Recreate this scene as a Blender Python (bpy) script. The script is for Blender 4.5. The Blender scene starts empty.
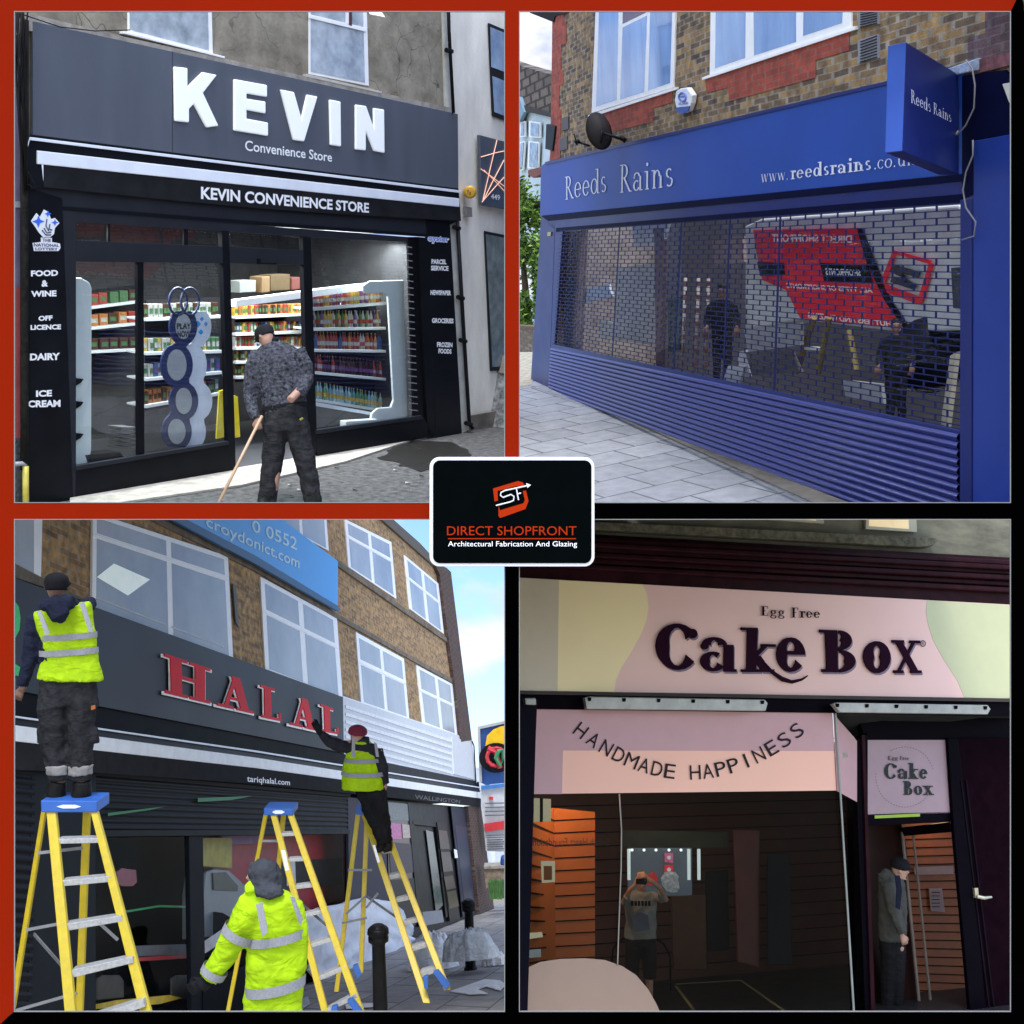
import bpy, bmesh, math, random
from mathutils import Vector, Matrix, noise
R = math.radians
rnd = random.Random(7)
sc = bpy.context.scene
col = sc.collection
# ------------------------------------------------------------------ camera, sky, sun, exposure
FPX = 1200.0
cd = bpy.data.cameras.new('camera'); cam = bpy.data.objects.new('camera', cd); col.objects.link(cam)
cd.sensor_width = 36; cd.lens = 36 * FPX / 1024; cd.clip_end = 2000; cd.clip_start = .1
cam.location = (0, 0, 3); cam.rotation_euler = (R(90 + 15), 0, 0)
sc.camera = cam
CM = Matrix.Translation((0, 0, 3)) @ Matrix.Rotation(R(105), 4, 'X')
sc.view_settings.view_transform = 'Standard'; sc.view_settings.look = 'None'
sc.view_settings.exposure = 0.92; sc.view_settings.gamma = 1
sc.cycles.max_bounces = 7; sc.cycles.transparent_max_bounces = 12
sc.cycles.caustics_reflective = False; sc.cycles.caustics_refractive = False
SUN_EL, SUN_AZ = 50, 183      # degrees; azimuth clockwise from +Y (the camera looks along +Y)
w = bpy.data.worlds.new('World'); sc.world = w; w.use_nodes = True
nt = w.node_tree; N = nt.nodes; LK = nt.links; N.clear()
sky = N.new('ShaderNodeTexSky'); sky.sky_type = 'NISHITA'; sky.sun_disc = False
sky.sun_elevation = R(SUN_EL); sky.sun_rotation = R(SUN_AZ)
tc = N.new('ShaderNodeTexCoord')
mp = N.new('ShaderNodeMapping'); mp.inputs['Scale'].default_value = (1, 1, 2.2); LK.new(tc.outputs['Generated'], mp.inputs['Vector'])
mp.inputs['Location'].default_value = (0.35, 0.1, 0.22)
nz = N.new('ShaderNodeTexNoise'); nz.inputs['Scale'].default_value = 5.5; nz.inputs['Detail'].default_value = 8; nz.inputs['Roughness'].default_value = .55
LK.new(mp.outputs[0], nz.inputs['Vector'])
rp = N.new('ShaderNodeValToRGB'); rp.color_ramp.elements[0].position = .44; rp.color_ramp.elements[1].position = .60
LK.new(nz.outputs[0], rp.inputs[0])
nz2 = N.new('ShaderNodeTexNoise'); nz2.inputs['Scale'].default_value = 9; nz2.inputs['Detail'].default_value = 6; LK.new(mp.outputs[0], nz2.inputs['Vector'])
cr = N.new('ShaderNodeValToRGB'); cr.color_ramp.elements[0].position = .3; cr.color_ramp.elements[0].color = (4.1, 4.2, 4.45, 1)
cr.color_ramp.elements[1].position = .7; cr.color_ramp.elements[1].color = (7.9, 7.7, 7.4, 1); LK.new(nz2.outputs[0], cr.inputs[0])
gain = N.new('ShaderNodeMixRGB'); gain.blend_type = 'MULTIPLY'; gain.inputs[0].default_value = 1; gain.inputs[2].default_value = (1.0, 1.18, 1.5, 1)
LK.new(sky.outputs[0], gain.inputs[1])
mx = N.new('ShaderNodeMixRGB'); LK.new(rp.outputs[0], mx.inputs[0]); LK.new(gain.outputs[0], mx.inputs[1]); LK.new(cr.outputs[0], mx.inputs[2])
sx = N.new('ShaderNodeSeparateXYZ'); LK.new(tc.outputs['Generated'], sx.inputs[0])
hr = N.new('ShaderNodeMapRange'); hr.inputs[1].default_value = -.02; hr.inputs[2].default_value = .02; LK.new(sx.outputs[2], hr.inputs[0])
mg = N.new('ShaderNodeMixRGB'); LK.new(hr.outputs[0], mg.inputs[0]); mg.inputs[1].default_value = (2.4, 2.35, 2.3, 1); LK.new(mx.outputs[0], mg.inputs[2])
fy = N.new('ShaderNodeMapRange'); fy.interpolation_type = 'SMOOTHSTEP'; fy.inputs[1].default_value = .55; fy.inputs[2].default_value = -.35; fy.inputs[3].default_value = 1; fy.inputs[4].default_value = 2.0; LK.new(sx.outputs[1], fy.inputs[0])   # overcast, brightest on the sun's side
vm = N.new('ShaderNodeVectorMath'); vm.operation = 'SCALE'; LK.new(mg.outputs[0], vm.inputs[0]); LK.new(fy.outputs[0], vm.inputs['Scale'])
bg = N.new('ShaderNodeBackground'); bg.inputs[1].default_value = .1; LK.new(vm.outputs[0], bg.inputs[0])
wo = N.new('ShaderNodeOutputWorld'); LK.new(bg.outputs[0], wo.inputs[0])
sd = bpy.data.lights.new('sun', 'SUN'); sd.energy = 1.5; sd.angle = R(16); sd.color = (1, .97, .92)
sun = bpy.data.objects.new('sun', sd); col.objects.link(sun)
sv = Vector((math.sin(R(SUN_AZ)) * math.cos(R(SUN_EL)), math.cos(R(SUN_AZ)) * math.cos(R(SUN_EL)), math.sin(R(SUN_EL))))
sun.rotation_euler = sv.to_track_quat('Z', 'Y').to_euler(); sun.location = sv * 40

# ------------------------------------------------------------------ the four sets: each a rigid frame (x along the shopfront, y into it, z up)
class Frame:
    def __init__(s, rot, o, k):
        Rm = Matrix(rot); U, V, W = Rm.col[0], Rm.col[1], Rm.col[2]
        O = Vector((o[0], o[1], -10)) * k
        m = Matrix.Identity(4)
        for i in range(3):
            m[i][0] = U[i]; m[i][1] = -W[i]; m[i][2] = V[i]; m[i][3] = O[i]
        s.L = m; s.Li = m.inverted(); s.M = CM @ m
        s.c = s.Li @ Vector((0, 0, 0))
        s.view = (s.Li.to_3x3() @ Vector((0, 0, -1))).normalized()
        s.quad = None
    def planes(s):       # each set keeps to its own opening: cut planes through the eye, hidden behind the bars
        if not s.quad: return []
        out = []
        for nrm in ((s.quad[0], 0, 0), (0, s.quad[1], 0)): out.append((s.c, (s.Li.to_3x3() @ Vector(nrm))))
        return out
    def ray(s, x, y): return s.Li.to_3x3() @ Vector((x - 512, 512 - y, -FPX)) / FPX
    def pt(s, x, y, w=0.0):          # on the plane w metres in front of the shopfront
        r = s.ray(x, y); t = (-w - s.c.y) / r.y; return s.c + r * t
    def gd(s, x, y, v=0.0):          # on the ground
        r = s.ray(x, y); t = (v - s.c.z) / r.z; return s.c + r * t
    def at(s, x, y, d): return s.c + s.ray(x, y) * d
    def dep(s, p): return -(s.L @ p).z
F1 = Frame([[0.53347, 0.04086, 0.84483], [0.15142, 0.97808, -0.14292], [-0.83215, 0.20417, 0.51559]], (-3.919, .0574), 1.08)
F2 = Frame([[0.22575, -0.06882, -0.97175], [-0.21629, 0.96906, -0.11888], [0.94987, 0.23702, 0.20388]], (.2514, 1.0625), 2.1)
F3 = Frame([[0.15059, -0.0856, 0.98488], [-0.24862, 0.96095, 0.12153], [-0.95682, -0.26317, 0.12342]], (-4.2419, -4.9559), 1.05)
F4 = Frame([[0.92162, -0.00806, 0.38801], [-0.07123, 0.97929, 0.18954], [-0.3815, -0.20232, 0.90196]], (.1181, -4.1677), 1.05)
for f_, q_ in ((F1, (-1, 1)), (F2, (1, 1)), (F3, (-1, -1)), (F4, (1, -1))): f_.quad = q_
F0 = Frame([[1, 0, 0], [0, 1, 0], [0, 0, 1]], (0, 0), .76)     # the display wall, square to the view, 7.6 m away

# ------------------------------------------------------------------ materials
def s2l(c): return tuple((x / 255 / 12.92 if x / 255 <= .04045 else ((x / 255 + .055) / 1.055) ** 2.4) for x in c)
MC = {}
def mat(name, c, rough=.6, metal=0, var=.12, scale=6, bump=.0, bscale=40, spec=.5, emit=None, es=1, coat=0, stretch=(1, 1, 1), c2=None, lin=True):
    if name in MC: return MC[name]
    m = bpy.data.materials.new(name); m.use_nodes = True; MC[name] = m
    n = m.node_tree.nodes; l = m.node_tree.links; b = n['Principled BSDF']
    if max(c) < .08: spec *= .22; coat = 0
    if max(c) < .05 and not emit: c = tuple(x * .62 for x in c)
    b.inputs['Roughness'].default_value = rough; b.inputs['Metallic'].default_value = metal
    b.inputs['Specular IOR Level'].default_value = spec; b.inputs['Coat Weight'].default_value = coat
    tc = n.new('ShaderNodeTexCoord'); mp = n.new('ShaderNodeMapping'); mp.inputs['Scale'].default_value = stretch
    l.new(tc.outputs['Object'], mp.inputs[0])
    nz = n.new('ShaderNodeTexNoise'); nz.inputs['Scale'].default_value = scale; nz.inputs['Detail'].default_value = 7; nz.inputs['Roughness'].default_value = .62
    l.new(mp.outputs[0], nz.inputs['Vector'])
    mx = n.new('ShaderNodeMixRGB'); l.new(nz.outputs[0], mx.inputs[0])
    r = n.new('ShaderNodeValToRGB'); r.color_ramp.elements[0].position = .32; r.color_ramp.elements[1].position = .68
    l.new(nz.outputs[0], r.inputs[0]); l.new(r.outputs[0], mx.inputs[0])
    mx.inputs[1].default_value = tuple(x * (1 - var) for x in c) + (1,)
    mx.inputs[2].default_value = (tuple(min(1, x * (1 + var)) for x in c) if c2 is None else c2) + (1,)
    l.new(mx.outputs[0], b.inputs['Base Color'])
    rr = n.new('ShaderNodeMapRange'); rr.inputs[3].default_value = max(.02, rough - .08); rr.inputs[4].default_value = min(1, rough + .1)
    l.new(nz.outputs[0], rr.inputs[0]); l.new(rr.outputs[0], b.inputs['Roughness'])
    if bump:
        nb = n.new('ShaderNodeTexNoise'); nb.inputs['Scale'].default_value = bscale; nb.inputs['Detail'].default_value = 5
        l.new(tc.outputs['Object'], nb.inputs['Vector'])
        bm_ = n.new('ShaderNodeBump'); bm_.inputs['Strength'].default_value = bump; bm_.inputs['Distance'].default_value = .01
        l.new(nb.outputs[0], bm_.inputs['Height']); l.new(bm_.outputs[0], b.inputs['Normal'])
    if emit:
        b.inputs['Emission Color'].default_value = emit + (1,); b.inputs['Emission Strength'].default_value = es
    return m
def brick(name, ca, cb, mortar, bw, bh, var=.6, rot=False, msize=.012, bias=0.0, extra=None):
    m = mat(name, ca, .85, var=0, bump=.5, bscale=60)
    n = m.node_tree.nodes; l = m.node_tree.links; b = n['Principled BSDF']
    tc = n.new('ShaderNodeTexCoord'); sx = n.new('ShaderNodeSeparateXYZ'); cx = n.new('ShaderNodeCombineXYZ')
    l.new(tc.outputs['Object'], sx.inputs[0])
    nw = n.new('ShaderNodeTexNoise'); nw.inputs['Scale'].default_value = 3; l.new(tc.outputs['Object'], nw.inputs[0])
    ma = n.new('ShaderNodeMath'); ma.operation = 'MULTIPLY_ADD'; ma.inputs[1].default_value = .02; l.new(nw.outputs[0], ma.inputs[0]); l.new(sx.outputs[2], ma.inputs[2])
    mu = n.new('ShaderNodeMath'); mu.operation = 'MULTIPLY'; mu.inputs[1].default_value = bh / bw; l.new(sx.outputs[0], mu.inputs[0])
    l.new(mu.outputs[0], cx.inputs[0]); l.new(ma.outputs[0], cx.inputs[1])
    br = n.new('ShaderNodeTexBrick'); l.new(cx.outputs[0], br.inputs[0])
    br.inputs['Scale'].default_value = 1; br.inputs['Brick Width'].default_value = bh; br.inputs['Row Height'].default_value = bh
    br.inputs['Mortar Size'].default_value = msize; br.inputs['Mortar Smooth'].default_value = .3; br.inputs['Bias'].default_value = bias
    br.inputs['Color1'].default_value = ca + (1,); br.inputs['Color2'].default_value = cb + (1,); br.inputs['Mortar'].default_value = mortar + (1,)
    nz = n.new('ShaderNodeTexNoise'); nz.inputs['Scale'].default_value = 9; nz.inputs['Detail'].default_value = 8; l.new(tc.outputs['Object'], nz.inputs[0])
    nr = n.new('ShaderNodeMapRange'); nr.inputs[1].default_value = .3; nr.inputs[2].default_value = .7; nr.inputs[3].default_value = 1 - var; nr.inputs[4].default_value = 1 + var * .7
    l.new(nz.outputs[0], nr.inputs[0])
    hs = n.new('ShaderNodeMixRGB'); hs.blend_type = 'MULTIPLY'; hs.inputs[0].default_value = 1
    l.new(br.outputs[0], hs.inputs[1]); l.new(nr.outputs[0], hs.inputs[2]); last = hs
    if extra:      # big patches of another tint
        np_ = n.new('ShaderNodeTexNoise'); np_.inputs['Scale'].default_value = 1.6; np_.inputs['Detail'].default_value = 9; np_.inputs['Roughness'].default_value = .8; l.new(tc.outputs['Object'], np_.inputs[0])
        rr = n.new('ShaderNodeValToRGB'); rr.color_ramp.elements[0].position = .5; rr.color_ramp.elements[1].position = .62; l.new(np_.outputs[0], rr.inputs[0])
        m2 = n.new('ShaderNodeMixRGB'); m2.blend_type = 'MULTIPLY'; l.new(rr.outputs[0], m2.inputs[0]); l.new(hs.outputs[0], m2.inputs[1]); m2.inputs[2].default_value = extra + (1,); last = m2
    l.new(last.outputs[0], b.inputs['Base Color'])
    return m
def cloth(m, sc_=5, st=.55, dist=.04):      # folds: a stretched, distorted noise as bump
    n = m.node_tree.nodes; l = m.node_tree.links; b = n['Principled BSDF']
    tc = n.new('ShaderNodeTexCoord'); mp = n.new('ShaderNodeMapping'); mp.inputs['Scale'].default_value = (1, 1, 1.9); mp.inputs['Rotation'].default_value = (.4, .5, 0); l.new(tc.outputs['Object'], mp.inputs[0])
    z = n.new('ShaderNodeTexNoise'); z.inputs['Scale'].default_value = sc_; z.inputs['Detail'].default_value = 2; z.inputs['Distortion'].default_value = 1.6; l.new(mp.outputs[0], z.inputs[0])
    u = n.new('ShaderNodeBump'); u.inputs['Strength'].default_value = st; u.inputs['Distance'].default_value = dist; l.new(z.outputs[0], u.inputs['Height'])
    if b.inputs['Normal'].is_linked: l.new(b.inputs['Normal'].links[0].from_socket, u.inputs['Normal'])
    l.new(u.outputs[0], b.inputs['Normal'])
def glass(name, tint=(1, 1, 1), refl=.06, rough=.02, gcol=(1, 1, 1)):
    if name in MC: return MC[name]
    m = bpy.data.materials.new(name); m.use_nodes = True; MC[name] = m
    n = m.node_tree.nodes; l = m.node_tree.links; n.clear()
    t = n.new('ShaderNodeBsdfTransparent'); t.inputs[0].default_value = tint + (1,)
    g = n.new('ShaderNodeBsdfGlossy'); g.inputs['Roughness'].default_value = rough; g.inputs[0].default_value = gcol + (1,)
    tc = n.new('ShaderNodeTexCoord'); nz = n.new('ShaderNodeTexNoise'); nz.inputs['Scale'].default_value = 1.5; l.new(tc.outputs['Object'], nz.inputs[0])
    mr = n.new('ShaderNodeMapRange'); mr.inputs[3].default_value = refl * .6; mr.inputs[4].default_value = refl * 1.4; l.new(nz.outputs[0], mr.inputs[0])
    bp = n.new('ShaderNodeBump'); bp.inputs['Strength'].default_value = .05; bp.inputs['Distance'].default_value = .05; l.new(nz.outputs[0], bp.inputs['Height']); l.new(bp.outputs[0], g.inputs['Normal'])
    x = n.new('ShaderNodeMixShader'); l.new(mr.outputs[0], x.inputs[0]); l.new(t.outputs[0], x.inputs[1]); l.new(g.outputs[0], x.inputs[2])
    o = n.new('ShaderNodeOutputMaterial'); l.new(x.outputs[0], o.inputs[0])
    return m

# ------------------------------------------------------------------ mesh building
class MB:
    def __init__(s): s.v = []; s.f = []; s.uv = {}
    def add(s, vs, fs):
        o = len(s.v); s.v += [Vector(v) for v in vs]; s.f += [tuple(i + o for i in f) for f in fs]; return s
    def prism(s, pts, off):           # polygon and its copy moved by off
        n = len(pts); off = Vector(off)
        return s.add(list(pts) + [Vector(p) + off for p in pts], [tuple(range(n)), tuple(range(2 * n - 1, n - 1, -1))] + [(i, i + n, (i + 1) % n + n, (i + 1) % n) for i in range(n)])
    def poly(s, F, px, w=0, th=.02): return s.prism([F.pt(x, y, w) for x, y in px], (0, th, 0))
    def face(s, F, px, w=0): return s.add([F.pt(x, y, w) for x, y in px], [tuple(range(len(px)))])
    def polyd(s, F, px, d, th=.05):   # px corners at given camera depths, pushed back along the view
        if not hasattr(d, '__len__'): d = [d] * len(px)
        return s.prism([F.at(x, y, dd) for (x, y), dd in zip(px, d)], F.view * th)
    def hexa(s, a, b):
        return s.add(list(a) + list(b), [(0, 1, 2, 3), (7, 6, 5, 4), (0, 4, 5, 1), (1, 5, 6, 2), (2, 6, 7, 3), (3, 7, 4, 0)])
    def box(s, x0, x1, y0, y1, z0, z1):
        return s.hexa([(x0, y0, z0), (x1, y0, z0), (x1, y0, z1), (x0, y0, z1)], [(x0, y1, z0), (x1, y1, z0), (x1, y1, z1), (x0, y1, z1)])
    def tube(s, pts, rad, n=10, flat=1, fdir=None, cap=True):
        pts = [Vector(p) for p in pts]; m = len(pts)
        if not hasattr(rad, '__len__'): rad = [rad] * m
        up = Vector(fdir) if fdir is not None else Vector((0, 1, 0)); vs = []; fs = []
        for i, p in enumerate(pts):
            t = (pts[min(i + 1, m - 1)] - pts[max(i - 1, 0)]).normalized()
            b = up - t * up.dot(t)
            if b.length < 1e-3: b = Vector((1, 0, 0)) - t * t.x
            b.normalize(); a = t.cross(b)
            for k in range(n):
                q = 2 * math.pi * k / n; vs.append(p + a * math.cos(q) * rad[i] + b * math.sin(q) * rad[i] * flat)
        for i in range(m - 1):
            for k in range(n): fs.append((i * n + k, i * n + (k + 1) % n, (i + 1) * n + (k + 1) % n, (i + 1) * n + k))
        if cap: fs += [tuple(range(n))[::-1], tuple(range((m - 1) * n, m * n))]
        return s.add(vs, fs)
    def pxtube(s, F, pts, d, n=10, flat=1):       # (px,py,radius px[,extra depth])
        P = [F.at(p[0], p[1], d + (p[3] if len(p) > 3 else 0)) for p in pts]
        Rr = [p[2] * (d + (p[3] if len(p) > 3 else 0)) / FPX for p in pts]
        return s.tube(P, Rr, n, flat, F.view)
    def bar(s, p0, p1, wdt, dpt, side):
        p0 = Vector(p0); p1 = Vector(p1); t = (p1 - p0).normalized(); a = Vector(side) - t * t.dot(Vector(side)); a.normalize(); b = t.cross(a)
        q = lambda p: [p + a * sx * wdt / 2 + b * sy * dpt / 2 for sx, sy in ((-1, -1), (1, -1), (1, 1), (-1, 1))]
        return s.hexa(q(p0), q(p1))
    def ball(s, c, r, n=12, m=8, sq=(1, 1, 1)):
        c = Vector(c); vs = [c + Vector((0, 0, r * sq[2]))]; fs = []
        for j in range(1, m):
            a = math.pi * j / m
            for k in range(n):
                q = 2 * math.pi * k / n; vs.append(c + Vector((r * math.sin(a) * math.cos(q) * sq[0], r * math.sin(a) * math.sin(q) * sq[1], r * math.cos(a) * sq[2])))
        vs.append(c - Vector((0, 0, r * sq[2])))
        for k in range(n): fs.append((0, 1 + k, 1 + (k + 1) % n)); fs.append((len(vs) - 1, 1 + (m - 2) * n + (k + 1) % n, 1 + (m - 2) * n + k))
        for j in range(m - 2):
            for k in range(n): a = 1 + j * n; fs.append((a + k, a + n + k, a + n + (k + 1) % n, a + (k + 1) % n))
        return s.add(vs, fs)
def finish(o, label=None, cat=None, group=None, kind=None):
    if label: o['label'] = label
    if cat: o['category'] = cat
    if group: o['group'] = group
    if kind: o['kind'] = kind
    return o
class Thing:
    def __init__(s, F, name, label, cat, loc, group=None):
        s.F = F; s.loc = Vector(loc); o = bpy.data.objects.new(name, None); col.objects.link(o); s.o = o
        o.empty_display_size = .1; o.matrix_world = F.M @ Matrix.Translation(s.loc); finish(o, label, cat, group)
    def part(s, name, mb, m, parent=None, **k):
        o = mkmesh(name, mb, m, s.loc, F=s.F, **k); o.parent = parent or s.o; return o
def mkmesh(name, mb, m, loc, smooth=False, bevel=0, remesh=0, wrinkle=0, wsize=.08, subsurf=0, uvf=None, label=None, F=None):
    me = bpy.data.meshes.new(name); loc = Vector(loc)
    me.from_pydata([v - loc for v in mb.v], [], mb.f); me.materials.append(m)
    bm = bmesh.new(); bm.from_mesh(me)
    if F and not remesh:
        for co_, no_ in F.planes():
            co2 = co_ - loc + no_ * .012
            if any((v.co - co2).dot(no_) < 0 for v in bm.verts):
                bmesh.ops.bisect_plane(bm, geom=bm.verts[:] + bm.edges[:] + bm.faces[:], plane_co=co2, plane_no=no_, clear_inner=True)
    bmesh.ops.recalc_face_normals(bm, faces=bm.faces); bm.to_mesh(me); bm.free()
    if uvf:
        ul = me.uv_layers.new(name='UVMap')
        for lp in me.loops: ul.data[lp.index].uv = uvf(me.vertices[lp.vertex_index].co + loc)
    if smooth: me.polygons.foreach_set('use_smooth', [True] * len(me.polygons))
    o = bpy.data.objects.new(name, me); col.objects.link(o)
    if remesh:
        q = o.modifiers.new('r', 'REMESH'); q.mode = 'VOXEL'; q.voxel_size = remesh; q.use_smooth_shade = True
        q = o.modifiers.new('s', 'SMOOTH'); q.iterations = 3; q.factor = .5
    if subsurf: q = o.modifiers.new('u', 'SUBSURF'); q.levels = q.render_levels = subsurf
    if wrinkle:
        for k, (st, sz) in enumerate(((wrinkle, wsize), (wrinkle * .5, wsize * .4))):
            t = bpy.data.textures.new('cl', 'CLOUDS'); t.noise_scale = sz; t.noise_depth = 1
            q = o.modifiers.new('d', 'DISPLACE'); q.texture = t; q.strength = st; q.mid_level = .5; q.texture_coords = 'LOCAL'
    if bevel: q = o.modifiers.new('b', 'BEVEL'); q.width = bevel; q.segments = 2; q.limit_method = 'ANGLE'
    if label: o['label'] = label
    return o
def top(F, name, mb, m, label=None, cat=None, group=None, kind=None, loc=None, **k):    # a thing that is one mesh
    if loc is None:
        n = len(mb.v); loc = sum(mb.v, Vector()) / n; loc.z = min(v.z for v in mb.v)
    o = mkmesh(name, mb, m, loc, F=F, **k); o.matrix_world = F.M @ Matrix.Translation(loc)
    return finish(o, label, cat, group, kind)
def clone(o, F, loc, label=None, rotz=0, scale=None):
    def cp(x, par):
        c = x.copy(); col.objects.link(c)
        if par: c.parent = par
        for ch in x.children: cp(ch, c)
        return c
    c = cp(o, None); c.matrix_world = F.M @ Matrix.Translation(Vector(loc)) @ Matrix.Rotation(rotz, 4, 'Z') @ (Matrix.Diagonal(scale + (1,)) if scale else Matrix.Identity(4))
    if label: c['label'] = label
    return c
def bilin(q, u, v):       # q = TL,TR,BR,BL ; v up
    a = q[3].lerp(q[2], u); b = q[0].lerp(q[1], u); return a.lerp(b, v)
TX = {}
def sans(s, bold=0.0):
    if (s, bold) in TX: return TX[(s, bold)]
    c = bpy.data.curves.new('t', 'FONT'); c.body = s; c.offset = bold; c.resolution_u = 3; c.fill_mode = 'FRONT'
    o = bpy.data.objects.new('t', c); col.objects.link(o)
    dg = bpy.context.evaluated_depsgraph_get(); dg.update()
    me = bpy.data.meshes.new_from_object(o.evaluated_get(dg))
    vs = [(v.co.x, v.co.y) for v in me.vertices]; fs = [tuple(p.vertices) for p in me.polygons]
    bpy.data.objects.remove(o)
    x0 = min(v[0] for v in vs); x1 = max(v[0] for v in vs); y0 = min(v[1] for v in vs); y1 = max(v[1] for v in vs)
    TX[(s, bold)] = ([((x - x0) / (x1 - x0), (y - y0) / (y1 - y0)) for x, y in vs], fs); return TX[(s, bold)]
def text(F, mb, s, quad, w, bold=0.0, th=.004, flip=False):
    vs, fs = sans(s, bold); q = [F.pt(x, y, w + th) for x, y in quad]; n = len(vs)
    if flip: vs = [(1 - a, b) for a, b in vs]
    fr = [bilin(q, a, b) for a, b in vs]; mb.add(fr, fs)
    if th > .006:         # side walls down to the sign
        from collections import Counter
        ed = Counter(tuple(sorted((f[i], f[(i + 1) % len(f)]))) for f in fs for i in range(len(f)))
        bd = [e for e, c in ed.items() if c == 1]
        mb.add(fr + [p + Vector((0, th, 0)) for p in fr], [(a, b, b + n, a + n) for a, b in bd])
# ---- a small serif alphabet: every glyph is a list of strokes in a 1-unit cap height
def arc(cx, cy, rx, ry, a0, a1, wt, wn, n=18):
    out = []
    for i in range(n):
        q = []
        for t in (i / n, (i + 1) / n):
            a = R(a0 + (a1 - a0) * t); h = (wn + (wt - wn) * abs(math.cos(a)) ** 1.3) / 2
            q.append(((cx + (rx - 2 * h) * math.cos(a), cy + (ry - 2 * h) * math.sin(a)), (cx + rx * math.cos(a), cy + ry * math.sin(a))))
        out.append([q[0][0], q[0][1], q[1][1], q[1][0]])
    return out
def rect(x0, y0, x1, y1): return [[(x0, y0), (x1, y0), (x1, y1), (x0, y1)]]
def dia(x0, y0, x1, y1, w_): return [[(x0 - w_ / 2, y0), (x0 + w_ / 2, y0), (x1 + w_ / 2, y1), (x1 - w_ / 2, y1)]]
def ser(x, y, w_, t): return rect(x - w_ / 2, y, x + w_ / 2, y + t)
def disc(cx, cy, r): return [[(cx + r * math.cos(k * .52), cy + r * math.sin(k * .52)) for k in range(12)]]
def glyph(ch, b):         # b = stem weight; returns (strokes, width)
    t = b * .32; X = .66; s = b * 2.1
    if ch == 'R': return rect(.12, 0, .12 + b, 1) + ser(.12 + b / 2, 0, s, t) + rect(.0, 1 - t, .3, 1) + arc(.3, .755, .26, .245, -90, 90, b, t) + rect(.12, .5, .3, .5 + t) + dia(.72, 0, .32, .52, b) + ser(.76, 0, s * .8, t), .84
    if ch == 'B': return rect(.1, 0, .1 + b, 1) + rect(0, 0, .35, t) + rect(0, 1 - t, .32, 1) + rect(.1, .5, .35, .5 + t) + arc(.34, .76, .24, .24, -90, 90, b, t) + arc(.36, .265, .3, .265, -90, 90, b, t), .72
    if ch == 'C': return arc(.48, .5, .46, .5, 38, 322, b * 1.15, t) + disc(.8, .79, b * .42), .9
    if ch == 'E': return rect(.1, 0, .1 + b, 1) + rect(0, 0, .62, t) + rect(0, 1 - t, .6, 1) + rect(.1, .48, .45, .48 + t) + rect(.6 - t, .74, .6, 1) + rect(.62 - t, 0, .62, .28), .7
    if ch == 'F': return rect(.1, 0, .1 + b, 1) + ser(.1 + b / 2, 0, s, t) + rect(0, 1 - t, .6, 1) + rect(.1, .48, .45, .48 + t) + rect(.6 - t, .74, .6, 1), .66
    if ch == 'e': return arc(.3, .33, .29, .33, 0, 320, b, t) + rect(.05, .33, .58, .33 + t), .64
    if ch == 'c': return arc(.3, .33, .29, .33, 45, 318, b, t), .6
    if ch == 'o': return arc(.32, .33, .31, .33, 0, 360, b, t), .68
    if ch == 'g': return arc(.28, .42, .24, .23, 0, 360, b * .8, t) + arc(.28, -.08, .28, .2, 0, 360, b * .6, t) + dia(.12, .02, .2, .26, b * .5) + rect(.42, .58, .6, .58 + t), .62
    if ch == 'd': return arc(.29, .33, .28, .33, 0, 360, b, t) + rect(.5, 0, .5 + b, 1.04) + rect(.38, 1.04 - t, .52, 1.04) + rect(.5, 0, .7, t), .74
    if ch == 'a': return arc(.26, .5, .22, .16, 10, 165, b, t) + rect(.42, .04, .42 + b, .52) + arc(.24, .19, .22, .19, 60, 330, b, t) + rect(.42, 0, .64, t) + disc(.09, .48, b * .4), .68
    if ch == 's': return arc(.22, .49, .17, .17, 40, 270, b * .8, t * 1.3) + arc(.24, .17, .19, .17, -140, 90, b * .8, t * 1.3), .48
    if ch == 'i': return rect(.12, 0, .12 + b, X) + ser(.12 + b / 2, 0, s, t) + rect(.0, X - t, .14, X) + disc(.12 + b / 2, .9, b * .62), .36
    if ch == 'n': return rect(.12, 0, .12 + b, X) + ser(.12 + b / 2, 0, s, t) + rect(.0, X - t, .14, X) + arc(.34, .42, .2, .24, 0, 150, b, t) + rect(.54 - b / 2, 0, .54 + b / 2, .44) + ser(.54, 0, s, t), .74
    if ch == 'r': return rect(.12, 0, .12 + b, X) + ser(.12 + b / 2, 0, s, t) + rect(.0, X - t, .14, X) + arc(.34, .45, .18, .2, 60, 150, b, t) + disc(.42, .58, b * .5), .5
    if ch == 'w': return dia(.24, 0, .08, X, b) + dia(.24, 0, .4, X, t) + dia(.56, 0, .4, X, b) + dia(.56, 0, .74, X, t) + ser(.08, X - t, s * .8, t) + ser(.74, X - t, s * .6, t), .84
    if ch == 'u': return rect(.12, .2, .12 + b, X) + rect(.0, X - t, .14, X) + arc(.31, .22, .2, .22, 180, 340, b, t) + rect(.5, 0, .5 + b, X) + rect(.38, X - t, .5, X) + rect(.5, 0, .68, t), .72
    if ch == 'k': return rect(.12, 0, .12 + b, 1.04) + rect(.0, 1.04 - t, .14, 1.04) + ser(.12 + b / 2, 0, s, t) + dia(.2, .26, .52, X, t * 1.6) + dia(.56, 0, .3, .38, b) + ser(.54, X - t, s * .7, t) + ser(.58, 0, s * .6, t), .72
    if ch == 'x': return dia(.54, 0, .12, X, b) + dia(.08, 0, .52, X, t * 1.3) + ser(.1, 0, s * .7, t) + ser(.54, 0, s * .8, t) + ser(.12, X - t, s * .8, t) + ser(.52, X - t, s * .7, t), .66
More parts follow.
